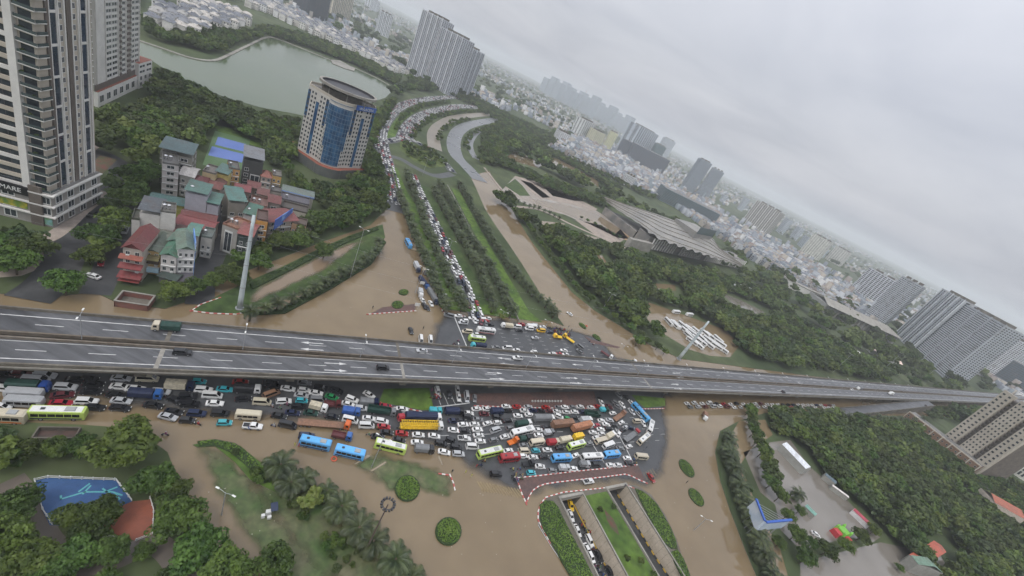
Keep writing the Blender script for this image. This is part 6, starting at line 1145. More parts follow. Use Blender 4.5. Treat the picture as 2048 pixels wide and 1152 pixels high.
g = MB(); g.quad((.93,-.98,1.5), (.93,.98,1.5), (.56,.95,2.42), (.56,-.95,2.42)); CWS = g.mesh('windscreen', m_cglass); g = MB(); g.quad((-.4,-1.15,1.55), (.5,-1.15,1.55), (.38,-1.10,2.3), (-.4,-1.10,2.3)); g2 = MB(); g2.quad((.5,1.15,1.55), (-.4,1.15,1.55), (-.4,1.10,2.3), (.38,1.10,2.3)); CSW = [g.mesh('side_window', m_cglass), g2.mesh('side_window', m_cglass)]
TRK = {}
def truck(style, cabc, loadc, q, rz, label, L=7.0, W=2.3, Hh=3.0, cab_turn=0, group=None):
    r = thing('truck', label, 'truck', q, rz, group); x1 = L/2; co = link('cab', CAB, r, (x1-.95, 0, 0), cab_turn, (1, W/2.3, 1.05), COL[cabc][0]); link('windscreen', CWS, co)
    for m_ in CSW: link('side_window', m_, co)
    k = (style, L, W, Hh)
    if k not in TRK:
        b = MB(); bl = L-2.15; cx_ = -1.08; ch = MB(); ch.box((0,0,.5), (L-.3,.9,.35)); chm = ch.mesh('chassis', m_chas)
        if style == 'box': b.box((cx_,0,.95), (bl,W,Hh-.95))
        elif style == 'cover':
            i0 = len(b.v); w = W/2; prof = [(-w,.95), (-w,Hh*.86), (-w*.62,Hh), (w*.62,Hh), (w,Hh*.86), (w,.95)]; nseg = 6
            for s_ in range(nseg+1): x = cx_-bl/2+bl*s_/nseg; sag = -.06 if s_ % 2 else .03; b.v += [(x, y, z+(sag if z > 1 else 0)) for y, z in prof]
            for s_ in range(nseg):
                for p_ in range(5): a = i0+s_*6+p_; b.f.append((a, a+6, a+7, a+1)); b.m.append(0)
            b.f += [tuple(i0+p_ for p_ in range(6)), tuple(i0+nseg*6+p_ for p_ in range(5,-1,-1))]; b.m += [0,0]
        elif style == 'container':
            b.box((cx_,0,1.2), (bl,W,Hh-1.2)); nr_ = int(bl/.6)
            for s_ in range(nr_):
                x = cx_-bl/2+.3+s_*.6
                for sg in (-1, 1): b.box((x, sg*(W/2+.03), 1.3), (.28,.06,Hh-1.45))
                b.box((x,0,Hh), (.28,W*.94,.05))
        elif style == 'dump':
            for c_, s_ in (((cx_,W/2-.08,.95), (bl,.16,Hh-1.2)), ((cx_,-W/2+.08,.95), (bl,.16,Hh-1.2)), ((cx_-bl/2+.08,0,.95), (.16,W-.3,Hh-1.2)), ((cx_+bl/2-.08,0,.95), (.16,W-.3,Hh-.9)), ((cx_,0,.95), (bl,W-.3,.5))): b.box(c_, s_)
            for s_ in range(int(bl/1.2)):
                for sg in (-1, 1): b.box((cx_-bl/2+.5+s_*1.2, sg*(W/2+.04), .95), (.14,.1,Hh-1.25))
        elif style == 'flat':
            b.box((cx_,0,.95), (bl,W,.28))
            for s_ in range(int(bl/1.5)): b.box((cx_-bl/2+.6+s_*1.5,0,1.23), (.9,W*.9,.06))
            b.box((cx_+bl/2-.1,0,1.0), (.2,W,1.0))
        elif style == 'lattice':
            b.box((cx_,0,.95), (bl,W,.25)); ns = int(bl/.85)
            for zz in (1.3, 2.75):
                for sg in (-1, 0, 1): b.box((cx_, sg*(W/2-.12), zz), (bl,.18,.18))
            for s_ in range(ns):
                x = cx_-bl/2+.4+s_*.85
                for sg in (-1, 0, 1): b.tube([(x-.4, sg*(W/2-.12), 1.35), (x+.4, sg*(W/2-.12), 2.85)] if s_ % 2 else [(x-.4, sg*(W/2-.12), 2.85), (x+.4, sg*(W/2-.12), 1.35)], .08, 4)
                b.box((x,0,2.76), (.14,W-.3,.14))
        TRK[k] = (b.mesh('load', m_cloth if style == 'cover' else m_roofc), chm)
    lm, chm = TRK[k]; link({'box': 'box_body', 'cover': 'load_cover', 'container': 'container', 'dump': 'tipper_body', 'flat': 'flatbed', 'lattice': 'lattice_load'}[style], lm, r, color=COL[loadc][0]); link('chassis', chm, r)
    nx = [x1-1.0, -x1+1.2]+([-x1+2.4] if L > 8 else [])+([-x1+3.6, x1-2.9] if L > 11 else [])
    wheels(r, [(x, sg*W*.44) for x in nx for sg in (-1, 1)], 1.35)
    for sg in (-1, 1): link('headlight', HLM, r, (x1-.02, sg*W*.36, .85))
    return r
def head(px, py, ang, z=0.0):
    a = math.radians(ang); p0 = P(px, py, z); p1 = P(px+math.cos(a)*3, py+math.sin(a)*3, z); return math.atan2(p1.y-p0.y, p1.x-p0.x)
ZG = .04
def put(px, py, hgt, zg=ZG): q = P(px, py, zg+hgt*.5); return Vector((q.x, q.y, zg))
KN = dict(S='sedan', H='hatchback', U='suv', V='van', P='pickup'); CARS = []; LAND = []
def cars(ox, oy, s, data, z=ZG):
    for ln in data.replace('\n', ';').split(';'):
        t = ln.split()
        if len(t) < 5: continue
        px, py = ox+float(t[2])/s, oy+float(t[3])/s; key = KN[t[0]]; q = put(px, py, TYPES[key]['H'], z); CARS.append((car(key, t[1], q, head(px, py, float(t[4]))), px, py, key, t[1]))
def B_(px, py, ang, c, label, short, **k): r = bus(c, put(px, py, k.get('Hh', 3.1)), head(px, py, ang), label, **k); LAND.append((px, py, short))
def T_(px, py, ang, style, cabc, loadc, label, short, **k): r = truck(style, cabc, loadc, put(px, py, k.get('Hh', 3.0)), head(px, py, ang), label, **k); LAND.append((px, py, short))
S8 = 8.5333
cars(0, 736, S8, 'U s 760 118 3;V s 610 195 3;H w 80 340 5;U s 1120 315 3;S m 1070 455 -5;S r 1040 595 0;U w 1480 560 2;S k 1610 665 3;H w 20 650 3;S k 1500 185 2;S k 1600 265 2;S k 1560 395 3;S k 1300 195 2;S m 330 100 2;S k 60 115 2;S k 80 240 3')
cars(220, 746, S8, 'S s 190 85 4;V e 640 82 2;S w 175 225 4;S k 110 370 6;S s 190 470 6;S k 170 592 6;S w 430 262 3;U s 865 315 4;S k 740 545 8;H t 1520 140 3;U w 1600 278 4;V w 1750 370 3;S w 1790 512 2;S t 1960 272 4;S k 1105 450 24;U k 1330 390 0;U k 1370 522 1;S k 1090 655 8;S s 990 742 13;H k 1320 800 4;U n 1480 682 3;U k 1880 682 3;H t 1955 842 0')
cars(440, 750, S8, 'S r 350 115 2;V B 880 312 -20;S w 1160 228 8;S g 1440 132 5;S k 860 132 3;S k 930 192 5;H w 1430 252 5;S w 1640 302 8;S s 1390 342 8;S G 1910 372 18;U k 1990 262 15;U k 1720 212 8;V e 720 452 3;U w 1090 442 -2;H t 1395 432 3;V g 1680 417 3;U k 1350 532 2;S k 400 402 -4;S k 1010 692 10;S n 1240 642 6;S d 1550 642 8;S k 1910 702 8;P w 560 865 5;V k 1160 842 12;U n 1480 1032 3')
cars(640, 760, S8, 'U w 550 325 20;S w 480 410 14;S w 840 247 30;U s 700 477 5;V w 520 672 12;S w 835 652 6;U w 1060 697 10;V w 800 767 2;S r 1120 442 5;S w 1405 492 5;S w 1680 932 3;S w 1950 952 8;S w 1660 1062 3;S r 1400 907 6;S r 1090 792 5;S k 1140 892 8;S k 990 962 8;S k 1350 1022 12')
cars(840, 760, S8, 'U w 300 190 80;S k 500 240 80;S w 640 165 82;S w 660 287 80;V s 800 282 82;H g 935 312 88;S w 965 490 -5;S w 1145 490 -2;S w 830 565 5;U k 820 622 3;S m 1100 577 2;S k 1500 522 0;S w 1470 447 0;S r 1655 452 -3;S s 1850 457 0;S n 1930 517 0;S w 1785 522 5;S w 1675 607 3;S w 1865 592 0;U k 1320 632 3;S g 990 672 5;S w 1155 737 -15;H w 1325 722 -5;S k 1495 687 -8;S w 930 752 -3;S w 735 757 -2;S n 575 692 3;S k 700 690 3;S w 980 842 -2;S w 575 852 8;S k 760 862 5;V s 1300 842 -18;H g 1540 817 -10;S w 1000 942 -4;P w 760 992 5;S w 1030 1042 0;H g 1255 1017 -15;S w 1450 967 -12;S g 1770 1112 -5;U k 540 1032 22')
cars(840, 840, S8, 'U k 360 392 12;U k 620 462 8;S w 415 542 12;U s 660 572 4;V w 900 447 3;S w 1505 522 -10;V e 1790 522 0;H t 1980 517 -2;S w 1930 632 -3;H w 1760 612 -3;U k 1300 912 0;H t 1900 897 0')
cars(1040, 780, 7.293, 'S k 310 300 5;S r 380 250 0;S m 430 300 0;S w 540 312 5;S g 565 252 0;S w 655 247 0;S g 765 247 0;S w 880 242 0;S w 1040 252 0;S r 1130 237 0;U w 570 382 22;S w 675 322 3;S w 800 317 3;S n 910 322 5;H G 690 410 0;S k 790 402 5;S r 1120 512 -20;S w 1190 447 5;S s 1310 437 5;S w 1260 502 8;S m 1300 242 20;U g 1400 192 30;S w 1490 212 50;H g 1430 242 30;S w 1355 337 -10;S s 1630 312 48;S s 1735 352 48;V e 1710 452 0;S w 1800 482 60;S n 1620 552 15;S s 1545 542 -20;S w 1440 637 -60;S k 1510 577 -20;S w 1480 472 -30;S k 1370 512 10;S w 1180 572 5;S k 1300 562 10;S w 1065 617 3;S w 1190 637 -10;S w 1110 692 -15;S g 1460 847 0;S w 1590 822 -20;S k 585 842 0;S w 400 872 0;S k 355 972 0;S w 810 952 -25;U k 1110 1082 0;S w 1565 992 0;S k 1600 1070 0;S g 1010 782 -5;S w 275 657 0;S w 270 582 0;S k 390 542 0;S w 1630 190 45;S k 1560 110 45;S g 1440 75 45;S k 1180 150 60;S w 1190 185 60;S g 1220 285 5')
cars(1020, 850, 6.4, 'S w 385 527 5;H g 545 582 5;S w 810 557 0;S w 1285 512 0;S w 1385 512 0;S r 1810 672 55;P w 1010 717 -8')
cars(870, 600, S8, 'V g 240 258 195;S w 400 267 185;U w 500 352 185;P s 480 385 185;S w 640 307 185;S s 710 362 183;S w 900 312 185;S r 865 357 185;P k 930 412 185;V e 550 532 187;H w 690 582 187;S g 1040 802 185;V w 1230 812 183;S w 1390 852 183;H w 1690 882 183;V w 1400 452 187;S k 1440 512 187;S r 1480 412 187;V s 1680 432 187;V w 1610 482 187;V y 1810 517 188;S w 1840 457 187;S n 1960 542 187;S s 1710 642 185;S w 2010 912 183')
cars(1020, 610, S8, 'S w 920 772 190;S w 720 832 188;S r 835 832 188;S w 950 842 188;V g 1190 702 220;S g 1190 792 220;S w 1020 147 215')
cars(800, 520, S8, 'S w 390 692 55;U k 420 782 60;S k 470 812 60;S w 530 740 60')
cars(0, 0, 1, 'V w 842 679 85;V w 861 680 85;S k 822 661 70')
def FLEET(): pass
VL = 'lime green and white city bus '
B_(117, 826, 1, 'l', VL+'at the left edge behind the red car', 'lime bus at the left edge', stripe='n'); B_(781, 893, 14, 'l', VL+'turning below the yellow lattice load', 'lime bus near the lamp post'); B_(979.5, 905, -13, 'l', VL+'just left of the red bus', 'lime bus left of the red bus'); B_(1152.5, 890, -15, 'l', VL+'beside the yellow van', 'lime bus beside the yellow van', L=9.5)
B_(954, 677.5, 187, 'l', VL+'at the stop line north of the flyover', 'lime bus north of the flyover', L=9); B_(1287, 878, -40, 'e', 'pale green city bus tail to tail with a white one, right of the jam', 'pale green bus at the right', L=10); B_(1300.5, 853, -77, 'w', 'white bus standing upright in the picture at the right end of the jam', 'white bus at the right end', L=9.5)
B_(631, 886, 12, 'c', 'left of the two sky blue buses stranded in brown water', 'left sky blue bus', roof='c', L=9.2, stripe='n'); B_(700, 905, 13, 'c', 'right of the two sky blue buses stranded in brown water', 'right sky blue bus', roof='c', L=9.2, stripe='n')
B_(1123, 916, -3, 'c', 'sky blue bus with a white roof panel in the lower rows of the jam', 'sky blue bus with white panel', roof='c', L=9.2, stripe='b'); B_(1223, 909, -6, 'c', 'sky blue bus in front of the white coach', 'sky blue bus ahead of the coach', roof='c', L=9, stripe='b'); B_(1184, 914, -3, 'w', 'white coach with blue markings behind a sky blue bus', 'white coach', L=11, stripe='b'); B_(1281, 824, 48, 'c', 'long sky blue bus slanting down under the flyover edge', 'slanting sky blue bus', roof='c', L=11.5)
B_(1019, 915, -6, 'r', 'red bus with a white roof hatch below the lime bus', 'red bus', roof='r', L=8.6); B_(1045, 863, -13, 'w', 'white coach above the cream minibus in the middle of the jam', 'white coach in the middle', L=11.5); B_(3, 832, 3, 'e', 'cream and orange bus cut by the left edge', 'cream bus at the left edge', roof='e', L=9, stripe='o')
B_(972, 661, 187, 'w', 'white coach with red lettering north of the flyover', 'white coach north of the flyover', L=10.5, stripe='r'); B_(817, 487, 62, 'c', 'turquoise bus ploughing through the flood far up the left road', 'bus in the flood', roof='c', L=9)
for px, py, ang, c, lbl, sh in ((497, 830, 4, 'e', 'cream minibus above the white pickup', 'cream minibus'), (49, 787, 3, 's', 'long silver minibus at the left edge, upper of two', 'upper silver minibus'), (49, 803, 3, 's', 'long silver minibus at the left edge, lower of two', 'lower silver minibus'), (1074, 884, -8, 'e', 'cream minibus behind the red draped truck', 'cream minibus in the middle'), (1202, 881, -15, 'e', 'cream minibus right of the yellow van', 'cream minibus at the stop line'), (1217, 890, -20, 'w', 'white minibus with a red edge near the stop line', 'white minibus'), (1283, 913, 6, 'e', 'cream minibus alone beyond the stop line at the right', 'cream minibus beyond the line'), (1063, 653, 187, 'w', 'white minibus in front of the yellow van north of the flyover', 'white minibus north')): B_(px, py, ang, c, lbl, sh, L=6.9, W=2.1, Hh=2.7, roof='w' if c == 'w' else c, name='minibus', hatch=False)
T_(58, 771, 3, 'cover', 'b', 'd', 'truck with a dark green cover and blue cab at the left', 'dark green covered truck', L=8); T_(292, 787, 4, 'cover', 'b', 'n', 'truck with a navy cover beside a white sedan', 'navy covered truck', L=7.6); T_(360, 771, 3, 'box', 'n', 'e', 'box truck with a cream and rust side under the flyover edge', 'cream box truck', L=7.2)
T_(495, 777, 3, 'cover', 'w', 'k', 'truck with a black cover and white cab', 'black covered truck', L=7.6); T_(637, 814, 14, 'box', 'w', 'e', 'small box truck with a cream box and white cab', 'small cream box truck', L=5.8, Hh=2.7, W=2.0); T_(665, 809, 3, 'dump', 'm', 'm', 'small maroon tipper behind the cream box truck', 'maroon tipper', L=5.6, W=2.0, Hh=2.2)
T_(650, 846, 5, 'flat', 'o', 'B', 'long brown flatbed trailer with an orange cab', 'orange cab trailer', L=16, W=2.5, cab_turn=-.25); T_(684, 872, 12, 'dump', 'b', 'm', 'small tipper with a red crane arm and blue cab', 'blue cab tipper', L=6.4, W=2.1, Hh=2.2); T_(739, 804, 5, 'cover', 'n', 'g', 'truck with a grey cover and navy cab below the lone white sedan', 'grey covered truck', L=6.8); T_(703, 822, 8, 'cover', 'b', 'b', 'small truck with a blue cover', 'blue covered truck', L=6); T_(764, 821, 8, 'dump', 'g', 'd', 'long rusty green tipper below the lawn', 'rusty green tipper', L=10, Hh=2.8); T_(800, 829, 70, 'flat', 'r', 'k', 'red lorry cab standing across the traffic', 'red lorry cab', L=4.6, W=2.4)
T_(848, 833, 1, 'cover', 'w', 'n', 'long lorry with a navy cover and white cab', 'long navy lorry', L=14, W=2.5, Hh=3.6); T_(845, 851, 1, 'lattice', 'w', 'y', 'long lorry carrying a yellow lattice load', 'yellow lattice lorry', L=16, W=2.6); T_(849, 897.5, 6, 'cover', 'k', 'g', 'dark covered truck at the edge of the brown water', 'dark truck at the water edge', L=7); T_(871, 822, 5, 'box', 't', 't', 'small teal truck beside the parking bays', 'teal truck', L=5, W=2, Hh=2.4); T_(909, 822, 2, 'cover', 'k', 'n', 'navy covered truck below the parking bays', 'navy truck below the bays', L=8)
T_(994, 822, 0, 'cover', 'n', 'n', 'navy truck in the row below the brown paving', 'navy truck in the kerb row', L=6); T_(1047, 847, -8, 'cover', 'w', 'd', 'truck with a grey green cover above the white coach', 'grey green truck', L=8); T_(1049, 877, -5, 'cover', 'k', 'd', 'small truck with a dark green cover below the white coach', 'small green truck', L=5, W=2, Hh=2.4); T_(1026, 883, -22, 'flat', 'o', 'o', 'small orange tow truck in the middle of the jam', 'orange tow truck', L=5.2, W=2, Hh=2.2)
T_(1088, 836, 0, 'cover', 'w', 'g', 'long truck with a slate cover beside the brown container', 'slate covered truck', L=11, W=2.5, Hh=3.4); T_(1185, 828, 5, 'dump', 'd', 'd', 'dark green army style truck in the upper rows', 'dark green truck', L=9); T_(1172, 840, -6, 'box', 'w', 's', 'truck with a grey box above the orange container', 'grey box truck', L=7); T_(1128, 848, -6, 'container', 'k', 'B', 'lorry with a tan brown container', 'tan container', L=14, W=2.5, Hh=3.8); T_(1166, 853, -14, 'container', 'w', 'T', 'lorry with a rust orange container', 'orange container', L=14, W=2.5, Hh=3.8)
T_(1208, 820, 5, 'box', 'd', 't', 'small teal box truck near the flyover edge', 'small teal box truck', L=5, W=2, Hh=2.3); T_(1240, 831, -35, 'flat', 'B', 'B', 'brown flatbed slanting upwards below the flyover', 'slanting brown flatbed', L=11, W=2.4); T_(1264, 870, -35, 'flat', 'r', 'g', 'dark flatbed with a red cab near the white bus', 'red cab flatbed', L=13, W=2.5); T_(1221, 871, -30, 'box', 'w', 'e', 'box truck with a beige box beside the stop line', 'beige box truck', L=6.6); T_(1157, 873, -15, 'box', 'y', 'y', 'bright yellow box van behind the lime bus', 'yellow box van', L=6, W=2.2); T_(1131, 879, -10, 'cover', 'e', 'e', 'truck with a beige cover left of the yellow van', 'beige covered truck', L=6.6); T_(1106, 884, -5, 'cover', 'e', 'r', 'truck draped with a bright red sheet', 'red draped truck', L=6.2)
T_(1056, 928, -4, 'flat', 'k', 'k', 'small dark open truck above the turquoise taxi', 'dark open truck', L=5.2, W=2, Hh=2); T_(1169, 929, 3, 'box', 's', 'g', 'grey van like truck at the kerb of the red island', 'grey truck at the kerb', L=5, W=2, Hh=2.6); T_(1128, 936, 2, 'box', 's', 's', 'small pale box truck at the kerb of the red island', 'pale box truck', L=4.8, W=1.9, Hh=2.6); T_(1098, 865, -3, 'box', 'g', 's', 'small grey box truck under the brown container', 'small grey box truck', L=5, W=2, Hh=2.6)
T_(834, 534, 66, 'box', 'n', 's', 'grey box truck standing in the flood of the left road', 'grey box truck in the flood', L=9); T_(850, 543, 64, 'box', 'g', 'e', 'small white box truck beside the palms of the left road', 'white box truck by the palms', L=5, W=2, Hh=2.6); T_(848, 565, 52, 'cover', 'b', 'n', 'navy truck beside the palms of the left road', 'navy truck by the palms', L=10); T_(866, 592, 60, 'cover', 'n', 'g', 'long navy lorry at the dry end of the left road', 'long lorry at the dry end', L=13); T_(841, 586, 80, 'box', 'w', 's', 'grey and white truck beside the oval bush', 'truck beside the oval bush', L=6)
T_(957, 691, 185, 'cover', 't', 'n', 'blue truck with a teal cab against the north edge of the flyover', 'blue truck at the flyover edge', L=8); T_(1014, 651, 187, 'cover', 'w', 'e', 'white cab truck with a beige cover north of the flyover', 'beige truck north', L=7); T_(1138, 676, 215, 'flat', 'y', 'y', 'yellow crane truck, the right one north of the flyover', 'right yellow crane truck', L=8); T_(1116, 672, 190, 'flat', 'y', 'y', 'yellow crane truck, the left one north of the flyover', 'left yellow crane truck', L=6); T_(1214, 708, 35, 'flat', 'w', 'm', 'rusty tow truck with a white cab in the water north of the flyover', 'rusty tow truck', L=8); T_(1263, 722, 10, 'flat', 'w', 'd', 'green and white lorry half hidden by the far parapet', 'lorry behind the parapet', L=8); T_(1410, 832, 85, 'box', 'w', 'B', 'lone brown box truck in the flood right of the jam', 'lone box truck', L=6)
# vehicles on the flyover
def deck(px, py, d, key, c, label):
    q = P(px, py, FZ+.7); r = (q-FL(0,0)); t, n = r.dot(FU), r.dot(FN); car(key, c, FL(t, n, FZ+.02), math.atan2(FU.y, FU.x)+(math.pi if d < 0 else 0), label)
for a in ((365,704,1,'suv','k','black suv alone on the near carriageway of the flyover at the left'), (766,735,1,'suv','k','black suv on the near carriageway below the expansion joint'), (844,701,-1,'sedan','s','silver sedan on the far carriageway of the flyover in the middle'), (1035,716,-1,'pickup','w','white pickup on the far carriageway beside the painted arrows'), (1567,783,1,'sedan','k','dark car on the near carriageway at the right'), (1704,779,-1,'sedan','w','small white car beside the truck pair on the far carriageway'), (1852,811,1,'sedan','k','dark car near the slip ramp')): deck(*a)
q = P(333, 654, FZ+1.2); r_ = q-FL(0,0); truck('cover', 'e', 'd', FL(r_.dot(FU), r_.dot(FN), FZ+.02), math.atan2(FU.y, FU.x)+math.pi, 'truck with a cream cab on the far carriageway of the flyover', L=7)
q = P(1719, 777, FZ+1.2); r_ = q-FL(0,0); truck('box', 'w', 'g', FL(r_.dot(FU), r_.dot(FN), FZ+.02), math.atan2(FU.y, FU.x)+math.pi, 'grey box truck on the far carriageway near the slip ramp', L=8); q = P(1782, 787, FZ+1.2); r_ = q-FL(0,0); truck('box', 'w', 'w', FL(r_.dot(FU), r_.dot(FN), FZ+.02), math.atan2(FU.y, FU.x)+math.pi, 'white box truck on the far carriageway beyond the grey one', L=8)
# cars in the underpass
for x, y, ang, k, c, lb_ in ((490,300,74,'sedan','y','yellow taxi coming out of the busy underpass mouth'), (490,425,70,'sedan','w','white sedan second in the underpass queue behind the yellow taxi'), (568,605,66,'sedan','w','white sedan by the left wall of the underpass among motorbikes'), (715,730,64,'suv','w','white suv in the middle of the underpass beside the yellow barrier'), (690,835,64,'sedan','w','white sedan by the left wall below the white suv'), (735,925,64,'hatchback','w','white hatchback by the left wall near the bottom edge'), (830,910,62,'sedan','k','black sedan beside the yellow barrier near the bottom edge'), (962,1108,62,'sedan','k','black sedan cut by the bottom edge in the underpass')):
    px, py = 1060+x/6, 960+y/6; zz = -5.88; q = P(px, py, zz+.7); car(k, c, Vector((q.x, q.y, zz)), head(px, py, ang, zz), lb_)
for px, py, ang, k, c, lb_ in ((250,460,110,'van','s','silver van parked beside the tall white house'), (202,524,100,'sedan','r','red sedan in the street beside the red gable'), (186,551,200,'sedan','w','white sedan turning out of the flooded junction'), (184,429,150,'suv','k','black suv at the tower entrance'), (1632,1068,30,'sedan','w','white sedan parked in the flooded yard beside the play castle')): car(k, c, put(px, py, 1.5, .22), head(px, py, ang), lb_)
# ---- label every car of the jam by its looks and the nearest landmark
ORD = ['', 'second ', 'third ', 'fourth ', 'fifth ', 'sixth ', 'seventh ', 'eighth ', 'ninth ']; cnt = {}
rec = []
for o, px, py, key, c in CARS:
    d, lx, ly, nm = min((math.hypot(px-x, (py-y)*1.6), x, y, n_) for x, y, n_ in LAND); ddx, ddy = px-lx, (py-ly)*1.6
    where = ('right of' if ddx > 0 else 'left of') if abs(ddx) > abs(ddy) else ('below' if ddy > 0 else 'above'); rec.append((d, o, COL[c][1], key, where, nm))
for d, o, cn, key, where, nm in sorted(rec, key=lambda t: t[0]):
    k = (cn, key, where, nm); i = cnt.get(k, 0); cnt[k] = i+1; o['label'] = '%s%s %s %s the %s in the jam' % (ORD[i]+('nearest ' if i else ''), cn, key, where, nm); o['group'] = 'cars in the jam'
# ---- coaches in the flooded car park
G_ = 'white coaches in the flooded car park'
for i, (px, py, ang) in enumerate([(1353,623,188), (1377,628,188)]+[(1337+k*9.0, 645+k*2.0, 45) for k in range(3)]+[(1368+(k % 6)*13.5+(k//6)*5, 652+(k % 6)*5.2+(k//6)*10.5, 38) for k in range(20)]):
    px += random.uniform(-3, 3); py += random.uniform(-2, 2)
    bus('w', put(px, py, 3, .24), head(px, py, ang+random.uniform(-5, 5)), 'white coach parked in the flooded car park beside the pylon' if i > 1 else ('left', 'right')[i]+' one of the two white coaches alone at the back of the car park', L=10, group=G_, hatch=False)
# ---- queues up the boulevard: near ones as cars, the rest one mass
def queue(path, lanes, w, gap, t0, label, group, lim, rev=False):
    out = []
    for ln in range(lanes):
        off = (ln-(lanes-1)/2)*w/lanes
        for q, a in along(offset(path, off), gap, t0+random.uniform(0, 3)): out.append((Vector((q.x, q.y, .23)), a+(math.pi if rev else 0)+random.uniform(-.06, .06)))
    out.sort(key=lambda t: t[0].length); keys = ['sedan']*5+['suv']*3+['hatchback', 'van']; cc = ['w']*7+['s', 'k', 'k', 'g', 'r', 'n', 'w', 'm']
    for q, a in out[:lim]: car(random.choice(keys), random.choice(cc), q+Vector((random.uniform(-.4,.4), random.uniform(-.4,.4), 0)), a, label, group, parts=False)
    return out[lim:]
rest = queue(ROADS['queue'], 3, 9.0, 6.2, 2, 'car in the bumper to bumper queue on the motorway between the palm rows', 'queue on the motorway', 60, True)
rest += queue(ROADS['service'], 5, 15, 6.4, 14, 'car in the queue on the service road left of the boulevard', 'queue on the service road', 45, True)
rest += queue(ROADS['queue2'], 6, 18, 6.2, 3, '', '', 0); rest += queue(ROADS['bridge'], 2, 8, 7, 4, '', '', 0)
rest += queue(smooth_path([FL(118+k*20, -12.5) for k in range(11)]), 2, 5, 7.5, 3, 'car in the shaded row along the right half of the flyover', 'row beside the flyover', 26)
cv = []; cf = []; cm = []; o = 0
sedan = TYPES['sedan']; V0 = np.array([v.co[:] for v in sedan['body'].vertices]); F0 = [tuple(p.vertices) for p in sedan['body'].polygons]
gl0 = [(np.array([v.co[:] for v in me.vertices]), [tuple(p.vertices) for p in me.polygons]) for me in sedan['glass'].values()]
qm = bpy.data.meshes.new('far_queue'); vv = []; ff = []; tint = []
pal2 = [COL[k][0] for k in 'wwwwwwwwskkgrnm']
for q, a in rest:
    ca, sa = math.cos(a), math.sin(a); R_ = np.array([[ca, -sa, 0], [sa, ca, 0], [0, 0, 1]]); c = random.choice(pal2)
    for Vq, Fq, col in [(V0, F0, c)]+[(gv, gf, (.01,.01,.012)) for gv, gf in gl0]:
        n0 = len(vv); vv.extend((Vq@R_.T+np.array(q)).tolist()); ff.extend(tuple(n0+i for i in f) for f in Fq); tint.extend([col]*len(Fq))
qm.from_pydata(vv, [], ff); qm.materials.append(mat('far_queue_paint', attr='tint', rough=.4)); ca_ = qm.color_attributes.new('tint', 'FLOAT_COLOR', 'CORNER'); arr = np.ones((len(qm.loops), 4), np.float32); lt = [p.loop_total for p in qm.polygons]; arr[:, :3] = np.repeat(np.array(tint), lt, axis=0); ca_.data.foreach_set('color', arr.ravel())
link('far_queue', qm, label='far end of the car queues winding up the boulevard and over its bridge', cat='cars', kind='stuff')
# ------------------------------------------------------------------ people, motorbikes, poles and small things
def skin_mesh(name, verts, edges, rad, mats):
    me = bpy.data.meshes.new(name); me.from_pydata(verts, edges, []); o = bpy.data.objects.new(name, me); C.objects.link(o)
    md = o.modifiers.new('skin', 'SKIN'); sv = me.skin_vertices[0].data
    for i, r in enumerate(rad): sv[i].radius = (r, r)
    sv[0].use_root = True; o.modifiers.new('sub', 'SUBSURF').levels = 1; bpy.context.view_layer.update()
    m2 = bpy.data.meshes.new_from_object(o.evaluated_get(bpy.context.evaluated_depsgraph_get())); C.objects.unlink(o); bpy.data.objects.remove(o); m2.materials.clear(); m2.materials.append(mats); return m2
m_person = mat('clothes', objcol=True, rough=.8, coord='obj', var=.1, scale=.5)
m_skin = mat('skin', (.32,.19,.13), .6); m_hair = mat('helmet', objcol=True, rough=.3, coord='obj')
RIDE = skin_mesh('body', [(0,0,.82), (0,0,1.05), (.08,0,1.30), (.12,0,1.42), (.14,0,1.58), (.02,.10,.80), (.42,.13,.84), (.40,.13,.42), (.50,.13,.36), (.02,-.10,.80), (.42,-.13,.84), (.40,-.13,.42), (.50,-.13,.36), (.10,.20,1.36), (.28,.27,1.12), (.52,.25,1.08), (.10,-.20,1.36), (.28,-.27,1.12), (.52,-.25,1.08)],
    [(0,1), (1,2), (2,3), (3,4), (0,5), (5,6), (6,7), (7,8), (0,9), (9,10), (10,11), (11,12), (2,13), (13,14), (14,15), (2,16), (16,17), (17,18)], [.17,.16,.18,.08,.10,.12,.09,.065,.05,.12,.09,.065,.05,.08,.06,.05,.08,.06,.05], m_person)
STAND = skin_mesh('body', [(0,0,.92), (0,0,1.15), (0,0,1.38), (0,0,1.50), (.01,0,1.64), (0,.10,.88), (.04,.11,.48), (0,.12,.06), (.13,.13,.03), (0,-.10,.88), (.02,-.11,.48), (-.03,-.12,.06), (.10,-.13,.03), (0,.21,1.40), (.04,.25,1.12), (.10,.24,.86), (0,-.21,1.40), (.04,-.25,1.12), (.10,-.24,.86)],
    [(0,1), (1,2), (2,3), (3,4), (0,5), (5,6), (6,7), (7,8), (0,9), (9,10), (10,11), (11,12), (2,13), (13,14), (14,15), (2,16), (16,17), (17,18)], [.16,.15,.18,.07,.10,.11,.08,.055,.045,.11,.08,.055,.045,.075,.055,.045,.075,.055,.045], m_person)
b = MB(); b.tube([(0,0,-.10), (0,0,-.02), (0,0,.07), (0,0,.13)], [.09,.135,.125,.05], 8); HELM = b.mesh('helmet', m_hair, True)
b = MB(); b.tube([(-.62,0,.62), (-.2,0,.72), (.25,0,.62), (.5,0,.92)], [.14,.16,.12,.08], 6); b.box((.35,0,.25), (.34,.30,.22)); b.tube([(.5,0,.95), (.66,0,.32)], .05, 5); BIKE = b.mesh('frame', m_car)
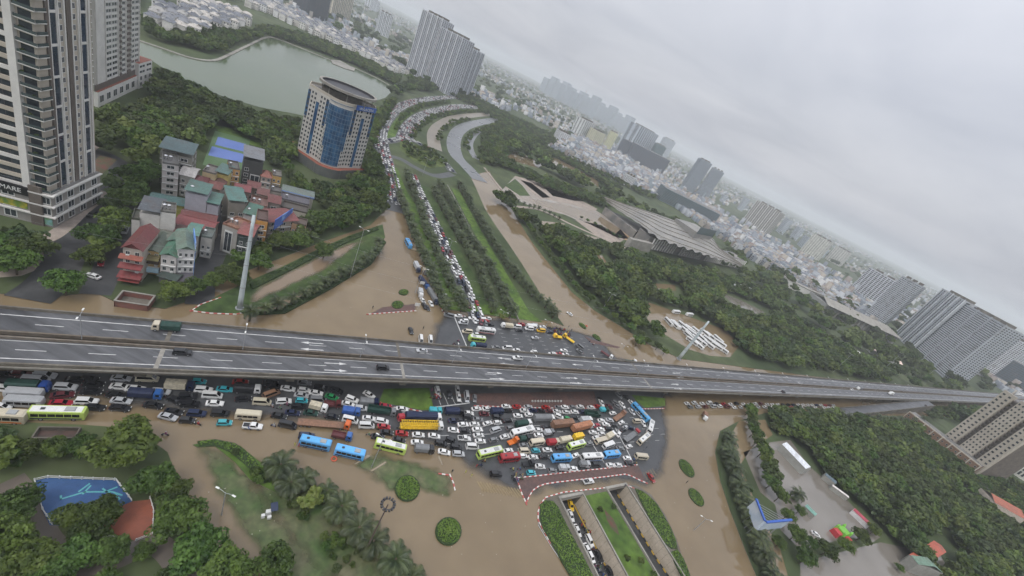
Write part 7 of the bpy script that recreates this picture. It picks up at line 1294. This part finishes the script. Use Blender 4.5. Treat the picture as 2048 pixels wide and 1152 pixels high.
b = MB(); b.tube([(.48,-.34,1.02), (.46,0,.98), (.48,.34,1.02)], .025, 4); HBAR = b.mesh('handlebar', m_dark); b = MB(); b.box((-.28,0,.74), (.75,.26,.09)); SEAT = b.mesh('seat', m_tyre)
b = MB(); b.tube([(0,-.05,0), (0,.05,0)], .28, 9); BWH = b.mesh('wheel', m_tyre)
CL = [(.02,.025,.05), (.35,.03,.03), (.05,.10,.25), (.40,.40,.38), (.03,.03,.03), (.10,.18,.10), (.30,.22,.08), (.12,.12,.14), (.20,.05,.12), (.45,.42,.10)]; CN = ['dark', 'red', 'blue', 'pale', 'black', 'green', 'tan', 'grey', 'plum', 'yellow']
def motorbike(q, rz, where, gp, rider=True):
    r = thing('motorbike', 'motorbike '+where, 'motorbike', q, rz, 'motorbikes '+gp); link('frame', BIKE, r, color=random.choice([(.02,.02,.022), (.25,.02,.02), (.03,.06,.2), (.3,.3,.3)])); link('handlebar', HBAR, r); link('seat', SEAT, r); link('wheel', BWH, r, (.66, 0, .28)); link('wheel', BWH, r, (-.60, 0, .28))
    if rider:
        i = random.randrange(len(CL)); p = thing('person', 'rider in %s on a motorbike %s' % (CN[i], where), 'person', q, rz, 'riders '+gp+' in '+CN[i]); link('body', RIDE, p, color=CL[i]); link('helmet', HELM, p, (.15, 0, 1.66), color=random.choice(CL))
def person(px, py, label, ci, z=ZG, rz=None): q = P(px, py, z); p = thing('person', label, 'person', q, random.uniform(0, 6) if rz is None else rz); link('body', STAND, p, color=CL[ci]); link('head', HELM, p, (.01, 0, 1.70), color=(.05,.035,.025))
ax = smooth_path([P(1060+x/6, 960+y/6, -5.88) for x, y in ((600,520), (660,620), (700,720), (760,830), (820,950), (880,1060), (930,1150))])
for q, a in along(ax, .75):
    off = random.uniform(-4.2, 2.0); p = q+UN*off; p.z = -5.88
    if all((Vector((p.x, p.y, 0))-Vector((c.location.x, c.location.y, 0))).length > 2.3 for c in C.objects if c.name.startswith('car') and c.location.z < -5): motorbike(p, math.atan2(UD.y, UD.x)+math.pi*0+random.uniform(-.2, .2), 'in the underpass crowd', 'in the underpass')
for _ in range(34): px = random.uniform(1096, 1142); py = random.uniform(648, 662)+(px-1096)*.38; motorbike(P(px, py, ZG), random.uniform(2.2, 4.0), 'in the crowd north of the flyover', 'north of the flyover')
for _ in range(16): motorbike(P(random.uniform(1022, 1046), random.uniform(938, 965), ZG), random.uniform(-.4, .8), 'at the left tip of the red island', 'at the red island')
for _ in range(12): motorbike(P(random.uniform(862, 880), random.uniform(780, 800), ZG), random.uniform(0, 6), 'beside the bay with a white suv', 'in the bays')
for x, y, a in ((395,850,.3), (330,871,.5), (496,859,.2), (546,853,.2), (543,814,0), (572,811,.2), (558,818,.4), (736,871,.4), (752,858,.2), (797,858,.1), (960,932,.5), (967,924,.5), (1258,925,.2), (1265,921,.3), (1270,928,.2), (1186,690,.4), (916,684,3), (908,690,3.4)): motorbike(P(x, y, ZG), a, 'at the edge of the jam', 'at the edge of the jam')
for x, y, l, c in ((1291,897,'person in dark clothes walking beside the pale green bus',0), (1283,906,'person in grey beside the cream minibus',7), (1178,685,'person wading near the right yellow crane truck',0), (1136,655,'person standing in shallow water beyond the crowd',4), (1142,662,'second person standing in shallow water beyond the crowd',4), (1372,966,'person in dark clothes on the drowned right road',4), (903,945,'person in black on the bent kerb stub',4), (952,934,'person in red and dark clothes below the lime bus',1), (930,946,'person in a yellow raincoat wading below the jam',9), (942,953,'second person in a yellow raincoat wading below the jam',9), (589,892,'person in a yellow raincoat left of the sky blue buses',9), (597,893,'person in orange beside the yellow raincoat',1), (824,663,'person in black at the water edge north of the flyover',4), (846,658,'second person in black at the water edge north of the flyover',4), (1248,973,'person at the upper right end of the underpass parapet',7), (745,617,'person beside the small traffic island',4)): person(x, y, l, c)
# ---- pylons and masts
m_pyl = mat('pylon_white', (.50,.56,.57), .5, (.42,.47,.48), scale=.3)
def pylon(b_, t_, label, r0, r1): h = toph(*b_, *t_); q = P(*b_, .1); r = thing('pylon', label, 'pylon', q); b = MB(); n = 7; b.tube([(0,0,h*k/n) for k in range(n+1)], [r0+(r1-r0)*k/n for k in range(n+1)], 12); b.obj('shaft', m_pyl, r, True); b = MB(); [b.cyl((0,0,h*k/4), r0+(r1-r0)*k/4+.08, .35, 12) for k in range(1, 4)]; b.cyl((0,0,-.1), r0*1.5, .5, 12); b.obj('flange', m_metal, r); return q, h
p1, h1 = pylon((479,617), (511,432), 'tall white tapered pylon on the grass wedge beside the corner house', 1.0, .5); p2, h2 = pylon((1357,718), (1415,641), 'tall white tapered pylon beside the flooded coach park', 1.2, .6)
def wire(a, c, label): b = MB(); n = 14; b.tube([a.lerp(c, k/n)-Vector((0,0,7*4*(k/n)*(1-k/n))) for k in range(n+1)], .018, 4); b.obj('power_cable', m_metal, label=label, cat='cable')
for k, z in enumerate((h1-1, h1-9, h1-17)): wire(Vector((p1.x, p1.y, z)), Vector((p1.x-120, p1.y-60+k*4, z-1)), ('upper', 'middle', 'lower')[k]+' power cable running left from the white pylon'); wire(Vector((p1.x, p1.y, z)), Vector((p2.x, p2.y, h2-1-k*8)), ('upper', 'middle', 'lower')[k]+' power cable between the two white pylons')
def mast(b_, t_, label, ring=False, col=m_metal, arm=0, r0=.16):
    h = toph(*b_, *t_); q = P(*b_, .1); r = thing('lamp_post', label, 'lamp post', q); b = MB(); b.tube([(0,0,-.2), (0,0,h)], [r0, r0*.55], 8); b.obj('pole', col, r)
    if ring:
        for k in range(14):
            a = k*math.pi*2/14; b = MB(); b.box((math.cos(a)*1.6, math.sin(a)*1.6, h-.2), (.5,.42,.5), a); b.obj('lamp_head', m_dark, r)
        b = MB(); b.tube([(math.cos(a)*1.25, math.sin(a)*1.25, h) for a in [k*math.pi/8 for k in range(17)]], .09, 5); b.obj('ring', m_dark, r)
    else:
        for s in ((1, -1) if arm == 2 else (1,)): b = MB(); b.tube([(0,0,h-.3), (s*.9,0,h+.15), (s*2.0,0,h+.3)], .06, 5); b.obj('arm', col, r); b = MB(); b.box((s*2.2,0,h+.22), (.9,.35,.14)); b.obj('lamp_head', MATS['lamp_white'], r)
    return r
mast((728,1108), (783,1012), 'tall floodlight mast with a ring of lamps among the date palms', True, mat('rusty_pole', (.10,.07,.06), .6), r0=.28)
for b_, t_, l in (((743,934), (757,872), 'red and white banded post standing before the lime bus'), ((443,1030), (452,985), 'lamp post in the drowned channel beside the park'), ((1207,615), (1224,588), 'lamp post on the park bank of the right flooded road'), ((1245,697), (1236,682), 'slim lamp post lying across the divider'), ((700,555), (716,455), 'lamp post rising from the grass wedge'), ((830,585), (858,540), 'lamp post among the palms of the left road'), ((885,530), (902,480), 'lamp post between the palm rows'), ((1388,1060), (1425,1052), 'slim leaning lamp post in the right flooded road'), ((1000,640), (992,615), 'lamp post at the boulevard end beside the bright shrub'), ((1090,655), (1078,632), 'lamp post at the boulevard end beside the queue of vans'), ((845,350), (856,318), 'lamp post beside the bridge island'), ((1760,745), (1802,706), 'slim mast beside the white tent at the right'), ((1665,745), (1702,708), 'slim mast on the lawn at the right of the wood'), ((1845,760), (1880,740), 'slim mast beyond the slip ramp')): mast(b_, t_, l, arm=2)
# ---- playground fence and painted dragonfly
for s, l in (('70,963 95,957 232,962 264,1004', 'white playground fence along the top of the blue court'), ('70,963 76,990 86,1022 105,1052', 'white playground fence at the left of the blue court'), ('300,998 307,1022 305,1070 270,1084', 'white fence round the terracotta court'), ('140,1066 180,1073 245,1078', 'white low fence below the tree clump')):
    r = thing('fence', l, 'fence', pts(s)[0]); pa = pts(s); b = MB()
    for a, c in zip(pa, pa[1:]):
        for zz in (.55, 1.05): b.tube([(a.x-r.location.x, a.y-r.location.y, zz), (c.x-r.location.x, c.y-r.location.y, zz)], .07, 5)
    b.obj('rail', m_frame, r); pm_ = MB(); pm_.box((0,0,.2), (.22,.22,1.0)); pme_ = pm_.mesh('post', m_frame)
    for q, a in along([Vector((p.x, p.y, 0)) for p in pa], 2.0): link('post', pme_, r, (q.x-r.location.x, q.y-r.location.y, 0))
b = MB()
for s in ('120,1000 170,985 225,985', '122,992 122,1001', '157,985 180,968', '165,990 182,972', '225,985 245,992', '210,985 235,975', '230,990 240,1000', '215,986 205,978'):
    q = pts(s)
    for a, c in zip(q, q[1:]): strip(b, a, c, .35, .262)
b.obj('court_drawing', mat('teal_paint', (.10,.36,.38), .6), kind='structure')
# ---- small things
b = MB(); n = 8
for j in range(5):
    for i in range(n): pass
b.tube([(0,0,0), (0,0,.12), (0,0,.5), (0,0,.85), (0,0,1.0)], [.3,.46,.56,.40,.06], 10); BALL = b.mesh('concrete_ball', mat('pale_concrete', (.36,.36,.34), .8), True)
for k in range(11): q = P(1064+k*5.7, 803.5, .13); link('concrete_ball', BALL, None, q, label='pale concrete ball in the row on the brown paving under the flyover', cat='bollard', group='concrete balls')
st = thing('weather_station', 'small solar powered station with white boxes on the drowned lawn', 'station', P(536, 1028, .0), .7)
b = MB(); b.box((1.2,.4,2.2), (1.7,2.4,.08)); so3 = b.obj('solar_panel', mat('solar_blue', (.015,.025,.06), .2), st); b = MB(); b.tube([(1.2,.4,0), (1.2,.4,2.2)], .09, 6); b.obj('post', m_metal, st)
for c_, s_ in (((0,0,0), (1.2,.9,1.5)), ((-1.2,-.6,0), (.8,.7,1.1)), ((.2,-1.2,0), (.9,.7,.9))): b = MB(); b.box(c_, s_); b.obj('cabinet', m_frame, st)
for x, y, l in ((668,918,'red ring buoy beside the right sky blue bus'), (1173,652,'red ring buoy beside the small oval bush')): r = thing('ring_buoy', l, 'buoy', P(x, y, .1)); b = MB(); b.tube([(math.cos(a)*.75, math.sin(a)*.75, .1) for a in [k*math.pi/8 for k in range(17)]], .2, 6); b.obj('ring', mat('buoy_red', (.55,.10,.05), .5), r)
for x, y, l in ((832,617,'white sign board at the end of the palms beside the water'), (842,573,'white sign board among the palms'), (886,597,'white cabinet on the lawn between the palm rows'), (1017,632,'pale sign board beside the bright shrub')): r = thing('sign_board', l, 'sign', P(x, y, .2), .6); b = MB(); b.box((0,0,1.6), (2.6,.12,1.8)); b.obj('panel', m_frame, r); b = MB(); b.tube([(-.8,0,0), (-.8,0,1.7)], .06, 5); b.tube([(.8,0,0), (.8,0,1.7)], .06, 5); b.obj('posts', m_metal, r)
tree('shrub', SPRIG, P(1000, 640, .2), .8, 'bright yellow green shrub at the boulevard end', 'shrub')
wa, wb_ = P(62, 884, .1), P(150, 884, .1); r = thing('sunken_enclosure', 'dark walled enclosure beside the lime bus at the left edge', 'enclosure', wa); Q = quadbase(wa, wb_, 3.4); b = MB()
for i in range(4): wbox(b, r, Q[i], Q[(i+1) % 4], 0, (Q[(i+1) % 4]-Q[i]).length, 0, 1.6+.003*i, -.3)
b.obj('wall', m_concd, r); b = MB(); lb(b, [q.lerp((Q[0]+Q[2])/2, .1) for q in Q], 0, .4, r); b.obj('soil', mat('wet_soil', (.05,.04,.032), .8, (.09,.05,.04), scale=.5), r)

m_foam = feather(mat('wake_foam', (.34,.28,.20), .3)); wk_ = []
for s_ in ('822,500 838,503 836,498 824,494 810,480 812,492', '400,851 410,853 402,858 380,860 372,858 392,855', '735,905 748,912 712,932 700,930', '770,920 778,925 745,945 735,942', '880,905 888,930 884,935 872,912'): film('water', pts(s_), .03, m_foam, .35, 1.2)
m_bits = mat('litter', (.45,.42,.36), .8); lt_ = MB()
for _ in range(45):
    x, y = random.choice(((random.uniform(860, 1060), random.uniform(985, 1120)), (random.uniform(560, 820), random.uniform(560, 640)), (random.uniform(1340, 1460), random.uniform(860, 1120)), (random.uniform(400, 560), random.uniform(920, 1080)))); q = P(x, y, .03)
    if inpoly(np.array([q.x]), np.array([q.y]), FLOOD)[0]: lt_.box((q.x, q.y, .0), (random.uniform(.12, .32), random.uniform(.08, .2), .05), random.uniform(0, 3))
lt_.obj('floating_litter', m_bits, label='bits of litter floating on the brown flood', cat='litter', kind='stuff')
# ------------------------------------------------------------------ haze
hb = MB(); hb.box((0, 5500, -8), (29000, 17600, 238)); hz = hb.obj('haze', [], kind='stuff')
hm = bpy.data.materials.new('haze'); hm.use_nodes = True; t = hm.node_tree; t.nodes.clear()
pv = t.nodes.new('ShaderNodeVolumePrincipled'); pv.inputs['Color'].default_value = (.93,.96,1.0,1); pv.inputs['Density'].default_value = .000145; pv.inputs['Anisotropy'].default_value = .0
t.links.new(pv.outputs[0], t.nodes.new('ShaderNodeOutputMaterial').inputs['Volume']); hz.data.materials.append(hm)
print('objects', len(C.objects), 'tris', sum(len(m.loops)-2*len(m.polygons) for m in bpy.data.meshes))
